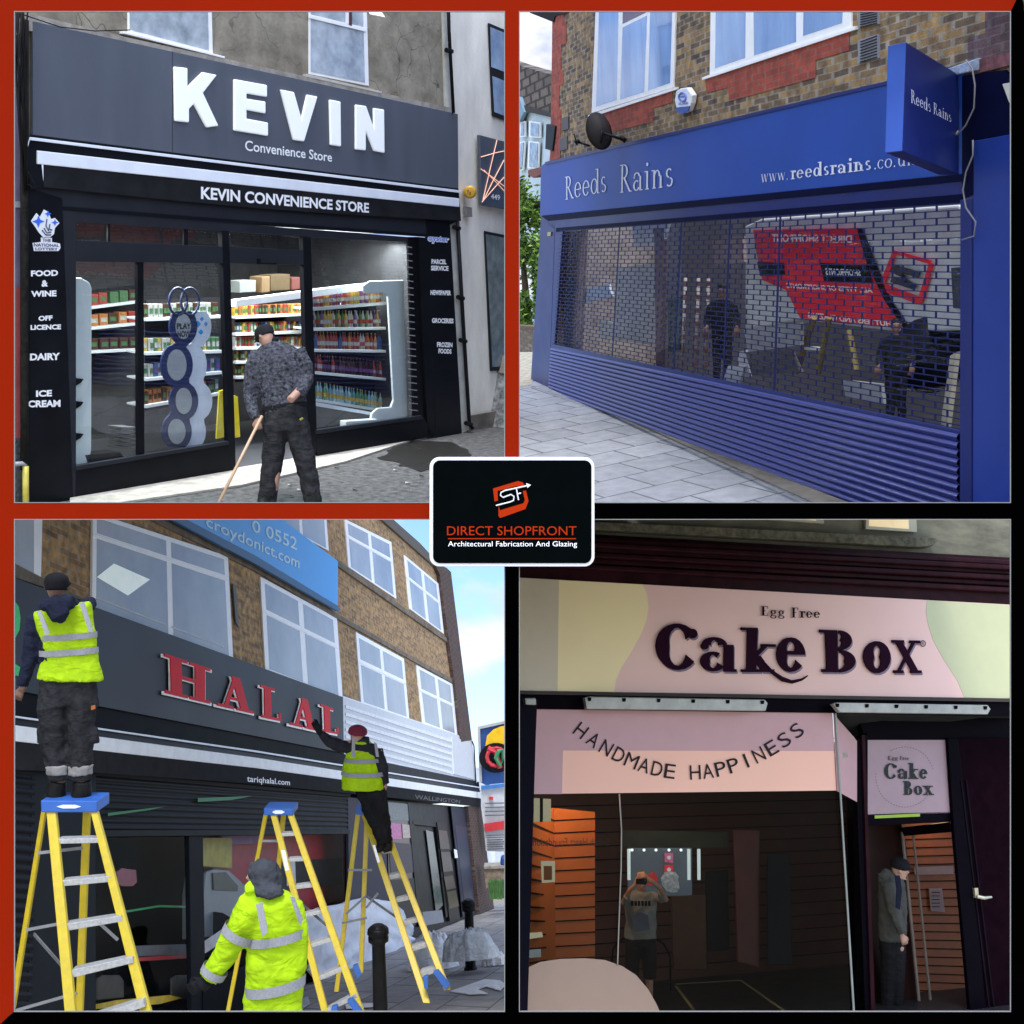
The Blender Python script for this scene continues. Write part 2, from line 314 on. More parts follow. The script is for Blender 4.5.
    if ch == 'H': return rect(.12, 0, .12 + b, 1) + rect(.66, 0, .66 + b, 1) + rect(.12, .47, .7, .47 + t * 1.2) + ser(.12 + b / 2, 0, s, t) + ser(.12 + b / 2, 1 - t, s, t) + ser(.66 + b / 2, 0, s, t) + ser(.66 + b / 2, 1 - t, s, t), .9
    if ch == 'L': return rect(.12, 0, .12 + b, 1) + ser(.12 + b / 2, 1 - t, s, t) + rect(0, 0, .7, t) + rect(.7 - t, 0, .7, .26), .76
    if ch == 'A': return dia(.7, 0, .42, 1, b) + dia(.14, 0, .42, 1, t * 1.4) + rect(.22, .28, .6, .28 + t) + ser(.14, 0, s * .9, t) + ser(.7, 0, s, t), .86
    if ch == '.': return disc(.1, .06, b * .6), .26
    return [], .36
def serif(F, mb, s, quad, w, b=.14, th=.004, sp=.06, back=False):     # quad: cap-top TL,TR then baseline BR,BL
    x = 0; items = []
    for ch in s:
        st, wd = glyph(ch, b); items += [[(px + x, py) for px, py in p] for p in st]; x += wd + sp
    x -= sp; q = [F.pt(a, c, w + th) for a, c in quad]
    for k, p in enumerate(items):
        v = [bilin(q, a / x, c) + Vector((0, -(k % 40) * .00012, 0)) for a, c in p]
        mb.add(v, [tuple(range(len(v)))]) if not back else mb.prism(v, (0, th, 0))
    return mb
def wire(F, name, pts, r, m, label, cat, group=None):
    return top(F, name, MB().tube(pts, r, 6), m, label, cat, group, smooth=True)
# ------------------------------------------------------------------ people
def hand(mb, F, wr, tip, d, size, side=1, curl=.4, dd=0.0):
    """a hand from the wrist pixel towards a pixel: tapered palm, four unequal bent fingers, thumb from the side of the palm"""
    p = F.at(wr[0], wr[1], d + dd); t = F.at(tip[0], tip[1], d + dd); v = F.view
    t = (t - p).normalized(); a = t.cross(v).normalized() * side; L = size
    pm = p + t * L * .5
    mb.tube([p - t * .02, p + t * L * .12, pm - t * .01, p + t * L * .52], [L * .15, L * .19, L * .22, L * .19], 10, .42, v)
    for k, (o, ln) in enumerate(((-.17, .40), (-.06, .47), (.055, .44), (.16, .34))):
        b = p + t * L * .46 + a * L * o; m1 = b + (t * math.cos(curl) + v * math.sin(curl)) * L * ln * .5 + a * L * o * .12
        m2 = m1 + (t * math.cos(curl * 2.2) + v * math.sin(curl * 2.2)) * L * ln * .5
        mb.tube([b, m1, m2], [L * .055, L * .05, L * .038], 8, 1, v)
    b = p + t * L * .12 - a * L * .14; m1 = b + t * L * .2 - a * L * .16 + v * .01; m2 = m1 + t * L * .2 + a * L * .02 + v * .02
    mb.tube([b, m1, m2], [L * .075, L * .06, L * .042], 8, 1, v)
def head(mb, F, c, r, d, face, dd=0.0):
    """head of radius r px at pixel c; face = (right, down, away) direction the face looks in"""
    C = F.at(c[0], c[1], d + dd); m = r * (d + dd) / FPX
    rt = (F.at(c[0] + 10, c[1], d) - F.at(c[0], c[1], d)).normalized(); dn = (F.at(c[0], c[1] + 10, d) - F.at(c[0], c[1], d)).normalized()
    f = (rt * face[0] + dn * face[1] + F.view * face[2]).normalized(); up = -dn - f * (-dn).dot(f); up.normalize(); sd = up.cross(f).normalized()
    prof = [(-1.3, .30, .10), (-1.12, .50, .12), (-.9, .66, .08), (-.55, .80, .03), (-.1, .90, -.02), (.35, .93, -.06), (.75, .80, -.08), (1.05, .5, -.08), (1.2, .15, -.08)]
    mb.tube([C + up * m * z + f * m * k for z, q, k in prof], [m * q * .86 for z, q, k in prof], 16, 1.16, f)
    mb.tube([C + f * m * .78 + up * m * .15, C + f * m * 1.06 - up * m * .22, C + f * m * .8 - up * m * .36], [m * .09, m * .15, m * .07], 8)
    mb.tube([C + f * m * .74 - up * m * .6 - sd * m * .25, C + f * m * .86 - up * m * .6, C + f * m * .74 - up * m * .6 + sd * m * .25], m * .09, 6)
    mb.tube([C + f * m * .8 - up * m * .95, C + f * m * .7 - up * m * 1.1], m * .2, 8)
    for s_ in (-1, 1):
        mb.tube([C + sd * s_ * m * .76 + up * m * .2 - f * m * .02, C + sd * s_ * m * .9 - up * m * .05 - f * m * .1, C + sd * s_ * m * .78 - up * m * .32], [m * .12, m * .2, m * .1], 8)
    return C, m, f, up, sd
def eyes(T, H, mw, mdk):
    C, m, f, up, sd = H; mb = MB(); mk = MB()
    for s_ in (-1, 1):
        e = C + f * m * .80 + sd * s_ * m * .32 + up * m * .12; mb.ball(e, m * .10)
        mk.ball(e + f * m * .06, m * .06)
        mk.tube([e + up * m * .26 - sd * m * .18, e + up * m * .3 + f * m * .04, e + up * m * .24 + sd * m * .18], m * .05, 6)
    T.part('eye', mb, mw, smooth=True); T.part('eyebrow', mk, mdk, smooth=True)
def ring(mb, F, rows, d, flat=.55, n=18, dd=None):
    """loft of flattened rings: rows = (y, x left, x right[, depth offset])"""
    vs = []; fs = []
    for i, r in enumerate(rows):
        o = r[3] if len(r) > 3 else 0; y2 = r[4] if len(r) > 4 else r[0]
        a = F.at(r[1], r[0], d + o); b = F.at(r[2], y2, d + o); c = (a + b) / 2; h = (b - a) / 2; v = F.view * h.length * flat
        for k in range(n): q = 2 * math.pi * k / n; vs.append(c + h * math.cos(q) + v * math.sin(q))
    for i in range(len(rows) - 1):
        for k in range(n): fs.append((i * n + k, i * n + (k + 1) % n, (i + 1) * n + (k + 1) % n, (i + 1) * n + k))
    fs += [tuple(range(n))[::-1], tuple(range((len(rows) - 1) * n, len(rows) * n))]
    return mb.add(vs, fs)
def band(mb, F, rows, d, flat=.55, n=28, arc=(0, 360)):
    """thin band wrapped round a loft: an open strip of rings"""
    vs = []; fs = []; a0, a1 = R(arc[0]), R(arc[1])
    for r in rows:
        o = r[3] if len(r) > 3 else 0; y2 = r[4] if len(r) > 4 else r[0]
        a = F.at(r[1], r[0], d + o); b = F.at(r[2], y2, d + o); c = (a + b) / 2; h = (b - a) / 2; v = F.view * h.length * flat
        for k in range(n + 1): q = a0 + (a1 - a0) * k / n; vs.append(c + h * math.cos(q) + v * math.sin(q))
    for i in range(len(rows) - 1):
        for k in range(n): fs.append((i * (n + 1) + k, i * (n + 1) + k + 1, (i + 1) * (n + 1) + k + 1, (i + 1) * (n + 1) + k))
    return mb.add(vs, fs)
SK1 = mat('skin_light', (.42, .24, .17), .55, var=.15, scale=20); SK2 = mat('skin_brown', (.16, .085, .055), .5, var=.15, scale=20)
EW = mat('eye_white', (.7, .68, .65), .3); EB = mat('eye_dark', (.03, .02, .015), .4)
HV = mat('hi_vis_yellow', (.35, .54, .005), .75, var=.12, scale=9, bump=.3, bscale=25, spec=.2)
RF = mat('reflective_tape', (.26, .26, .27), .6, var=.15, scale=60, bump=.3, bscale=200)
NV = mat('navy_cloth', (.018, .022, .045), .85, var=.3, bump=.4, bscale=60)
BK = mat('black_cloth', (.018, .018, .02), .85, var=.4, bump=.4, bscale=60)
GT = mat('charcoal_trouser_cloth', (.035, .035, .038), .85, var=.45, scale=14, bump=.5, bscale=50)
SH = mat('shoe_leather', (.02, .018, .016), .5, var=.4, bump=.3)
for m_ in (HV, NV, GT, BK): cloth(m_)
GL = mat('work_glove', (.015, .015, .017), .7, var=.4, bump=.4)
# ================================================================== SET 1: the convenience store
slate = mat('slate_grey_powder_coat', s2l((84, 89, 99)), .45, var=.09, scale=2, bump=.04, bscale=6, spec=.25, stretch=(1.5, 1, .3))
blackc = mat('black_powder_coat', (.012, .013, .017), .38, var=.2, scale=3, spec=.4)
dslate = mat('dark_slate_coat', (.035, .039, .048), .4, var=.12, scale=3, spec=.4)
white = mat('white_lettering', (.86, .87, .88), .5, var=.03)
silver = mat('white_aluminium', (.78, .82, .88), .35, var=.06, scale=4)
stucco = mat('grey_brown_stucco', (.21, .18, .13), .92, var=.3, scale=3, bump=.6, bscale=22, c2=(.33, .29, .22))
def cracks(m, sc_, amount):
    n = m.node_tree.nodes; l = m.node_tree.links; b = n['Principled BSDF']; src = b.inputs['Base Color'].links[0].from_socket
    tc = n.new('ShaderNodeTexCoord'); dz = n.new('ShaderNodeTexNoise'); dz.inputs['Scale'].default_value = 3; l.new(tc.outputs['Object'], dz.inputs[0])
    ad = n.new('ShaderNodeMixRGB'); ad.blend_type = 'ADD'; ad.inputs[0].default_value = .5; l.new(tc.outputs['Object'], ad.inputs[1]); l.new(dz.outputs['Color'], ad.inputs[2])
    v = n.new('ShaderNodeTexVoronoi'); v.feature = 'DISTANCE_TO_EDGE'; v.inputs['Scale'].default_value = sc_; l.new(ad.outputs[0], v.inputs[0])
    r = n.new('ShaderNodeMapRange'); r.inputs[1].default_value = 0; r.inputs[2].default_value = .012; r.inputs[3].default_value = amount; r.inputs[4].default_value = 1; l.new(v.outputs['Distance'], r.inputs[0])
    mk = n.new('ShaderNodeTexNoise'); mk.inputs['Scale'].default_value = 1.3; l.new(tc.outputs['Object'], mk.inputs[0])
    mr = n.new('ShaderNodeMapRange'); mr.inputs[1].default_value = .42; mr.inputs[2].default_value = .56; l.new(mk.outputs[0], mr.inputs[0])
    x = n.new('ShaderNodeMixRGB'); x.blend_type = 'MULTIPLY'; l.new(mr.outputs[0], x.inputs[0]); l.new(src, x.inputs[1]); l.new(r.outputs[0], x.inputs[2]); l.new(x.outputs[0], b.inputs['Base Color'])
cracks(stucco, 1.7, .25)
cream = mat('cream_render', (.78, .74, .64), .9, var=.14, scale=2.5, bump=.3, bscale=30, stretch=(1, 1, .4))
cement = mat('cement', (.3, .27, .23), .95, var=.3, scale=9, bump=.6)
asphalt = mat('asphalt', (.075, .075, .074), .9, var=.35, scale=11, bump=.9, bscale=90, c2=(.15, .148, .142))
concrete = mat('pale_concrete', (.42, .39, .33), .9, var=.25, scale=7, bump=.6)
wglass = glass('window_glass', (.92, .94, .94), .055, .0)
pvc = mat('white_pvc', (.88, .88, .87), .35, var=.05)
# ground
g = MB().add([F1.gd(8, 508.5), F1.gd(508, 508.5), F1.gd(508, 395), F1.gd(300, 375), F1.gd(8, 440)], [(0, 1, 2, 3, 4)])
top(F1, 'ground', g, asphalt, kind='structure')
g = MB().prism([F1.gd(70, 507, .004), F1.gd(100, 507, .004), F1.gd(240, 487, .004), F1.gd(345, 463, .004), F1.gd(412, 441, .004), F1.gd(430, 430, .004), F1.gd(235, 466, .004), F1.gd(70, 496, .004)], (0, 0, .02))
top(F1, 'kerb_strip', g, concrete, kind='structure')
wet = mat('wet_asphalt', (.035, .033, .03), .45, var=.3, scale=12)
def blotch(F, cx, cy, rx, ry, v, n=36, seed=1):
    return [F.gd(cx + rx * math.cos(k / n * 6.283) * (1 + .35 * noise.noise(Vector((seed, k * .45, 0)))), cy + ry * math.sin(k / n * 6.283) * (1 + .35 * noise.noise(Vector((seed, k * .45, 9)))), v) for k in range(n)]
top(F1, 'wet_patch', MB().prism(blotch(F1, 428, 455, 44, 14, .006), (0, 0, -.003)), wet, kind='structure')
# upper storey of the store
T = Thing(F1, 'shop_building', 'stuccoed upper storey with cracked grey brown render above the slate convenience store fascia', 'building', F1.pt(240, 100, -.06))
T.part('wall', MB().poly(F1, [(24, -60), (441, -60), (446, 135), (250, 110), (60, 140), (26, 140)], -.06, .04), stucco)
T.part('cement_ledge', MB().poly(F1, [(27, 13), (130, 38), (300, 75), (450, 107.5), (450, 118), (240, 78), (27, 30)], -.005, .05), cement)
for (q, mul) in (([(128, -30), (211, -30), (213, 54), (128, 32)], None), ([(309, -30), (366, -30), (369, 86), (309, 74)], 28)):
    fr = MB().poly(F1, q, -.05, .02); wf = T.part('window', fr, pvc, bevel=.004)
    (a, b, c, d) = q
    T.part('pane', MB().poly(F1, [(a[0] + 2, a[1]), (b[0] - 4, b[1]), (c[0] - 4, c[1] - 3.5), (d[0] + 2, d[1] - 2.5)], -.045, .002), mat('curtained_glass', (.30, .36, .42), .12, var=.35, scale=3, c2=(.55, .62, .68), coat=.6), wf)
    if mul:
        T.part('window_bar', MB().poly(F1, [(309, 14), (367, 28), (367, 32), (309, 18)], -.03, .01), pvc, wf, bevel=.003)
        T.part('window_bar', MB().poly(F1, [(346, -20), (349, -20), (349, 25), (346, 24)], -.03, .01), pvc, wf)
        T.part('curtain', MB().poly(F1, [(349, -20), (352, -20), (352, 26), (349, 25)], -.028, .004), mat('dark_red_cloth', (.08, .02, .02)), wf)
T.part('sill', MB().poly(F1, [(124, 31), (225, 56.5), (225, 58.5), (124, 33.5)], .0, .08), pvc, bevel=.003)
T.part('sill', MB().poly(F1, [(307, 74), (382, 91.5), (382, 93.5), (307, 77)], .0, .08), mat('pale_stone', (.5, .48, .43), .8), bevel=.003)
T.part('open_casement', MB().polyd(F1, [(366, 8), (382, 12.5), (385, 17), (370, 14)], [13, 13, 12.6, 12.6], .02), pvc)
# neighbour building
T = Thing(F1, 'neighbour_building', 'cream rendered building right of the slate convenience store, with blue tinted windows', 'building', F1.gd(485, 424))
T.part('wall', MB().poly(F1, [(440, -60), (512, -60), (511, 432), (455, 440)], -.10, .1), cream)
T.part('corner_strip', MB().poly(F1, [(441, -60), (447, -60), (453, 113), (446, 112)], -.03, .03), mat('pale_render', (.5, .5, .45), .85, var=.15))
T.part('corner_strip', MB().poly(F1, [(450, 220), (458, 222), (469, 430), (462, 433)], -.03, .03), MC['pale_render'])
T.part('stone_plinth', MB().poly(F1, [(461, 418), (511, 408), (511, 426), (461, 437)], -.045, .03), mat('dirty_stone', (.14, .12, .1), .95, var=.4, bump=.6))
skyg = mat('blue_reflecting_glass', s2l((120, 150, 190)), .1, var=.25, scale=2, c2=s2l((165, 190, 215)), coat=.7)
wf = T.part('window', MB().poly(F1, [(489, 23), (510, 32), (510, 122), (493, 116)], -.07, .02), dslate)
T.part('pane', MB().poly(F1, [(490.5, 27), (510, 35), (510, 74), (491.5, 67)], -.06, .004), skyg, wf)
T.part('pane', MB().poly(F1, [(492.5, 76), (510, 83), (510, 118), (494.5, 112)], -.06, .004), skyg, wf)
wf = T.part('window', MB().poly(F1, [(485, 231), (510, 236), (510, 370), (491, 371)], -.07, .02), dslate)
T.part('pane', MB().poly(F1, [(486, 234), (510, 239), (510, 366), (492.5, 367)], -.06, .004), mat('shop_glass_grey', (.16, .2, .2), .12, var=.5, scale=4, coat=.6), wf)
pipe = mat('black_cast_pipe', (.012, .013, .016), .45, var=.3)
dp = MB().tube([F1.pt(447.5, -30, .02), F1.pt(449, 30, .02), F1.pt(453.5, 113, .02)], .022, 8)
T = Thing(F1, 'drainpipe', 'black cast iron drainpipe running down beside the slate shopfront', 'pipe', F1.pt(472, 428, .02))
T.part('upper_pipe', dp, pipe, smooth=True)
T.part('lower_pipe', MB().tube([F1.pt(457.5, 221, .02), F1.pt(463, 320, .02), F1.pt(469.5, 424, .02), F1.pt(473, 429, .06)], .026, 8), pipe, smooth=True)
for y, x in ((51, 450), (228, 457.5), (298, 461.5), (341, 464), (424, 469.5)):
    T.part('bracket', MB().tube([F1.pt(x - 4, y - 1, .02), F1.pt(x + 2, y + .5, .02)], .03, 6), pipe)
# street sign 449
T = Thing(F1, 'wall_sign', 'slate box sign reading 449 crossed by orange and pink light lines', 'sign', F1.pt(495, 200, .0))
T.part('box', MB().poly(F1, [(480, 135), (510, 143), (511, 210), (482, 205)], 0, .05), mat('sign_slate_blue', (.07, .09, .12), .4), bevel=.004)
ln = MB()
for k, (a, b, c, d) in enumerate(((481, 157, 509, 150), (481, 169, 509, 190), (482, 202, 509, 172), (497, 140, 483, 200), (484, 170, 509, 196), (504, 160, 483, 201))):
    ln.tube([F1.pt(a, b, .006 + k * .001), F1.pt((a + c) / 2, (b + d) / 2 - .5, .006 + k * .001), F1.pt(c, d, .006 + k * .001)], .006, 5)
T.part('neon_line', ln, mat('orange_line', (.85, .5, .35), .4, emit=(1, .55, .4), es=.35))
nb = MB(); text(F1, nb, '449', [(491, 193.5), (500, 195), (500, 200.5), (491, 199)], .004, .01)
T.part('lettering', nb, white)
T = Thing(F1, 'alarm_box', 'round yellow alarm box on the cream wall', 'alarm box', F1.pt(470, 200, .03))
T.part('case', MB().tube([F1.pt(470, 192, -.03), F1.pt(470, 192, .05), F1.pt(470, 192, .065)], [.085, .085, .06], 20, 1, (0, 0, 1)), mat('amber_plastic', (.55, .3, .03), .4), smooth=True, bevel=.004)
nb = MB(); text(F1, nb, 'Yale', [(466.5, 189.5), (474, 191), (474, 195.5), (466.5, 194)], .07, .01); T.part('lettering', nb, blackc)
top(F1, 'junction_box', MB().poly(F1, [(466.5, 206.5), (472, 207.5), (472.5, 217), (467, 216)], -.02, .05), mat('grey_plastic', (.25, .24, .22), .6), 'small grey electrical box below the yellow alarm box', 'electrical box', bevel=.003)
# left neighbour
T = Thing(F1, 'party_wall', 'purple and red painted strip of wall at the left end of the convenience store', 'wall', F1.gd(20, 505))
T.part('purple_wall', MB().poly(F1, [(6, -40), (27, -40), (25.5, 287), (6, 287)], -.10, .05), mat('purple_paint', (.2, .16, .26), .8, var=.2, bump=.3))
T.part('red_wall', MB().poly(F1, [(6, 287), (23, 287), (21.5, 438), (6, 438)], -.10, .05), mat('faded_red_paint', (.42, .09, .09), .8, var=.2, bump=.3))
T.part('grey_base', MB().poly(F1, [(6, 438), (22, 438), (24, 512), (6, 512)], -.10, .05), mat('grey_rubble', (.08, .09, .10), .9, var=.6, scale=18, bump=.8))
T.part('stone_cap', MB().poly(F1, [(6, -40), (24, -40), (21, 34), (6, 36)], -.05, .05), mat('flaking_paint', (.45, .42, .36), .9, var=.6, scale=25, bump=.6))
pp = Thing(F1, 'service_pipe', 'old black service pipe with yellow sleeve beside the left pilaster', 'pipe', F1.pt(25, 500, .0))
pp.part('pipe', MB().tube([F1.pt(24.5, y, .0) for y in (20, 150, 280, 400, 470)], .035, 8), mat('rusty_black', (.02, .018, .016), .7, var=.6, scale=20, bump=.5), smooth=True)
pp.part('yellow_sleeve', MB().tube([F1.pt(25.5, 466, .02), F1.pt(25.8, 510, .02)], .028, 8), mat('yellow_plastic', (.6, .5, .08), .5, var=.2), smooth=True)
pp.part('branch_pipe', MB().tube([F1.pt(14, 464, .02), F1.pt(22, 463.5, .02), F1.pt(25.5, 466, .02)], .02, 8), mat('grey_pipe', (.3, .3, .32), .5), smooth=True)
cb = MB()
for k in range(9):
    a = rnd.uniform(15, 28); pts = [(a, 12), (a + rnd.uniform(-4, 5), 60), (22 + rnd.uniform(-4, 6), 120), (25 + rnd.uniform(-2, 4), 190)]
    cb.tube([F1.pt(x, y, .03 + k * .004) for x, y in pts], .008, 5)
cb.tube([F1.pt(x, y, .07) for x, y in ((24, 15), (60, 27), (95, 31), (130, 30))], .005, 5)
cb.tube([F1.pt(x, y, .07) for x, y in ((28, 172), (36, 186), (34, 188), (27, 184))], .004, 5)
top(F1, 'cable_bundle', cb, mat('black_cable', (.015, .014, .013), .7), 'tangle of black cables hanging at the left end of the slate fascia', 'cable', smooth=True)

# ---- the shopfront itself
T = Thing(F1, 'convenience_shopfront', 'slate and black shopfront with KEVIN fascia, open doorway and two display windows', 'shopfront', F1.gd(250, 468))
fs = T.part('fascia', MB().poly(F1, [(33, 21), (458, 114), (458.5, 189), (33, 135)], 0, .028), slate, bevel=.004)
T.part('panel_joint', MB().poly(F1, [(172.3, 52), (172.8, 52), (172.8, 152), (172.3, 152)], .001, .002), dslate, fs)
KV = {'K': [(174.5, 66.5), (188, 68), (188, 86.5), (203, 72), (217.5, 75), (203.5, 93), (219, 126), (207, 127.5), (194.5, 104), (189.5, 109), (189.5, 122.5), (175.5, 121)],
      'E': [(234.5, 79), (267.5, 85), (267.5, 97), (247, 93.5), (247, 98.5), (266, 101.5), (266, 113.5), (247, 110), (247, 118.5), (268.5, 122.5), (268.5, 136), (234.5, 130.5)],
      'V': [(281, 89.5), (294.5, 92), (302, 119), (307.5, 94.5), (318, 96.5), (304.5, 141.5), (294, 140)],
      'I': [(330, 99.5), (341, 101.5), (341.5, 146.5), (331, 145)],
      'N': [(356, 104.5), (366.5, 106), (374.3, 128), (374, 108), (384.5, 109.5), (385, 153), (374.5, 151), (366.2, 130), (366.2, 150.5), (356, 149.5)]}
acr = mat('white_acrylic_letter', (.92, .94, .97), .35, var=.02, emit=(.9, .96, 1), es=.08)
for k in 'KEVIN': T.part('letter', MB().poly(F1, KV[k], .03, .03), acr, fs, bevel=.012)
nb = MB(); text(F1, nb, 'Convenience Store', [(245, 140), (332, 152.5), (332, 162), (245, 150.5)], .001, .014); T.part('lettering', nb, white, fs)
# awning cassette, front bar, valance
aw = T.part('awning_cassette', MB().poly(F1, [(27, 139), (33, 135), (458.5, 188.5), (460, 206), (40, 160), (28, 170)], .004, .02), blackc)
T.part('top_trim', MB().poly(F1, [(30, 137), (461, 190.5), (461, 193), (30, 140), (27.5, 150), (25.5, 150)], .03, .02), silver, aw, bevel=.003)
fb = T.part('front_bar', MB().poly(F1, [(38, 150.5), (459.5, 198.5), (459.5, 207), (38, 164)], .05, .03), silver, aw, bevel=.006)
va = T.part('valance', MB().poly(F1, [(44, 163), (460, 205), (461, 221), (340, 214), (256, 208), (160, 199), (44, 187)], .04, .008), mat('black_canvas', (.022, .022, .026), .8, var=.3, scale=5, bump=.4, bscale=8), aw)
nb = MB(); text(F1, nb, 'KEVIN CONVENIENCE STORE', [(201, 186.5), (369, 203), (369, 213), (201, 199)], .042, .03); T.part('lettering', nb, white, va)
T.part('end_bracket', MB().poly(F1, [(27, 148), (40, 150), (44, 187), (30, 190)], .03, .03), blackc, aw)
# shutter box, frames, posts
T.part('shutter_housing', MB().poly(F1, [(27, 184), (460, 219), (430, 237), (62, 212), (62, 200), (27, 190)], -.004, .1), dslate)
T.part('housing_lip', MB().poly(F1, [(62, 206), (426, 234), (426, 237), (62, 210)], .004, .01), blackc, bevel=.003)
T.part('head_rail', MB().poly(F1, [(70, 211), (408, 237), (408, 242), (311, 237), (222, 231), (76, 221.5)], -.006, .06), dslate)
T.part('transom', MB().poly(F1, [(76, 240), (222, 246.5), (303, 250), (311, 251), (311, 265), (232, 263.5), (76, 261.5)], -.006, .06), dslate, bevel=.004)
T.part('mullion', MB().poly(F1, [(222, 230), (229.5, 231), (236, 468), (229, 470)], -.004, .06), blackc, bevel=.004)
T.part('mullion', MB().poly(F1, [(303, 236), (311, 237), (317.5, 452), (308, 458)], -.004, .06), blackc, bevel=.004)
T.part('mullion', MB().poly(F1, [(137.5, 261), (143.5, 261), (144.5, 457), (138.5, 459)], -.02, .04), blackc)
T.part('mullion', MB().poly(F1, [(108, 224), (110, 224), (110, 242), (108, 242)], -.02, .02), blackc)
T.part('mullion', MB().poly(F1, [(184, 229), (188, 229), (188, 245), (184, 245)], -.02, .02), blackc)
T.part('jamb', MB().poly(F1, [(62, 200), (76, 211), (76, 500), (73, 506)], -.002, .06), dslate)
T.part('stall_riser', MB().poly(F1, [(76, 469), (229, 443.5), (234, 470), (75, 499)], 0, .05), blackc, bevel=.004)
T.part('stall_riser', MB().poly(F1, [(317, 432.5), (424, 418), (434, 436), (322, 457.5), (317, 455)], 0, .05), blackc, bevel=.004)
T.part('sill', MB().poly(F1, [(76, 466), (229, 441), (229, 444.5), (76, 470.5)], .02, .06), dslate, bevel=.004)
T.part('sill', MB().poly(F1, [(317, 430), (422, 415.5), (424, 419), (317, 434)], .02, .06), dslate, bevel=.004)
T.part('shutter_guide', MB().poly(F1, [(419, 237), (430, 238), (437, 437), (428, 438)], .0, .06), blackc)
T.part('shutter_guide', MB().poly(F1, [(408, 237), (419, 237), (427, 419), (414, 420)], -.03, .03), mat('deep_black_coat', (.008, .008, .01), .4))
sl = MB()
for k in range(26): y = 246 + k * 6.8; sl.poly(F1, [(406 + k * .15, y), (412 + k * .25, y + 1), (412 + k * .25, y + 2), (406 + k * .15, y + 1)], -.02, .004)
T.part('slat_edge', sl, mat('grey_metal', (.25, .25, .27), .5))
gp = MB()
for q in ([(76, 222), (222, 231), (222, 246), (76, 240)], [(229.5, 232), (303, 237), (303, 250), (229.5, 246)], [(76, 262), (222, 263), (229, 443), (76, 468)], [(311, 237), (406, 242), (412, 420), (317, 433)]):
    T.part('window_pane', MB().poly(F1, q, -.045, .004), wglass)
pl = T.part('pilaster', MB().poly(F1, [(27, 187), (62.5, 198), (74, 512), (26, 512)], .002, .03), blackc, bevel=.004)
for s_, q in (('FOOD', (31, 58, 270, 276.5)), ('&', (41.5, 48, 280, 287)), ('WINE', (31, 56.5, 290.5, 297)), ('OFF', (38.5, 52.5, 315.5, 321)), ('LICENCE', (30.5, 61, 324.5, 330)), ('DAIRY', (30, 60, 353, 360.5)), ('ICE', (36, 52, 390, 397)), ('CREAM', (28, 60.5, 400, 407.5))):
    x0, x1, y0, y1 = q; nb = MB(); text(F1, nb, s_, [(x0, y0 + .5), (x1, y0 - .2), (x1, y1 - .6), (x0, y1)], .004, .045); T.part('lettering', nb, white, pl)
lw = MB(); lw.poly(F1, [(31, 221), (36.5, 213), (40, 217), (44, 209.5), (48.5, 212), (51, 219), (55, 218), (59.5, 223), (55, 228), (54, 234), (50, 237.5), (43, 237), (38.5, 232), (36, 228)], .006, .003)
lw.poly(F1, [(41, 237.5), (52, 238), (52, 242), (60, 243.5), (60.5, 248), (58.5, 251), (34, 251), (32.5, 243), (41, 242)], .0065, .003)
logo = T.part('logo_backing', lw, white, pl)
lb = MB()
for cx, cy, r_ in ((38.5, 221.5, 6.2), (48, 213.8, 3.6), (55, 222.5, 3.6)):
    lb.poly(F1, [(cx - r_, cy), (cx - r_ * .25, cy - r_ * .3), (cx, cy - r_), (cx + r_ * .3, cy - r_ * .3), (cx + r_, cy), (cx + r_ * .25, cy + r_ * .3), (cx, cy + r_), (cx - r_ * .3, cy + r_ * .3)], .009, .001)
T.part('logo_star', lb, mat('royal_blue', (.04, .16, .75), .5), pl)
lh = MB(); 
for a in ([(47, 219), (46, 226), (49, 231)], [(44, 228), (47, 233), (51, 232)], [(50, 224), (49, 229), (52, 230)], [(42, 230), (46, 235), (51, 235)]): lh.tube([F1.pt(x, y, .010) for x, y in a], .005, 5)
text(F1, lh, 'THE', [(42.5, 238.5), (51, 239), (51, 241.8), (42.5, 241.6)], .009, .02)
text(F1, lh, 'NATIONAL', [(34, 243.2), (59, 244), (59.5, 247), (34, 246.4)], .009, .02)
text(F1, lh, 'LOTTERY', [(35.5, 247.5), (57.5, 248), (58, 250.6), (35.5, 250.2)], .009, .02)
T.part('logo_mark', lh, mat('ink_navy', (.02, .03, .12), .5), pl)
pr = T.part('pilaster', MB().poly(F1, [(426, 219.5), (450, 221.5), (462, 433), (436, 438)], .002, .03), blackc, bevel=.004)
for s_, q in (('PARCEL', (431.5, 446.5, 259, 264)), ('SERVICE', (431, 448.5, 265.5, 270.5)), ('NEWSPAPER', (430.5, 451, 290, 295)), ('GROCERIES', (432, 453.5, 318, 323)), ('FROZEN', (437, 452.5, 342, 347)), ('FOODS', (438.5, 451.5, 348.5, 353.5))):
    x0, x1, y0, y1 = q; nb = MB(); text(F1, nb, s_, [(x0, y0), (x1, y0 + .6), (x1, y1 + .4), (x0, y1)], .004, .045); T.part('lettering', nb, white, pr)
nb = MB(); text(F1, nb, 'oyster', [(427.5, 234.5), (449.5, 236.5), (449.5, 244.5), (427.5, 243.5)], .004, .09); T.part('logo_backing', nb, white, pr)
nb = MB(); text(F1, nb, 'oyster', [(428.5, 236), (448.5, 237.5), (448.5, 243.5), (428.5, 242.5)], .01, .0); T.part('logo_mark', nb, MC['royal_blue'], pr)
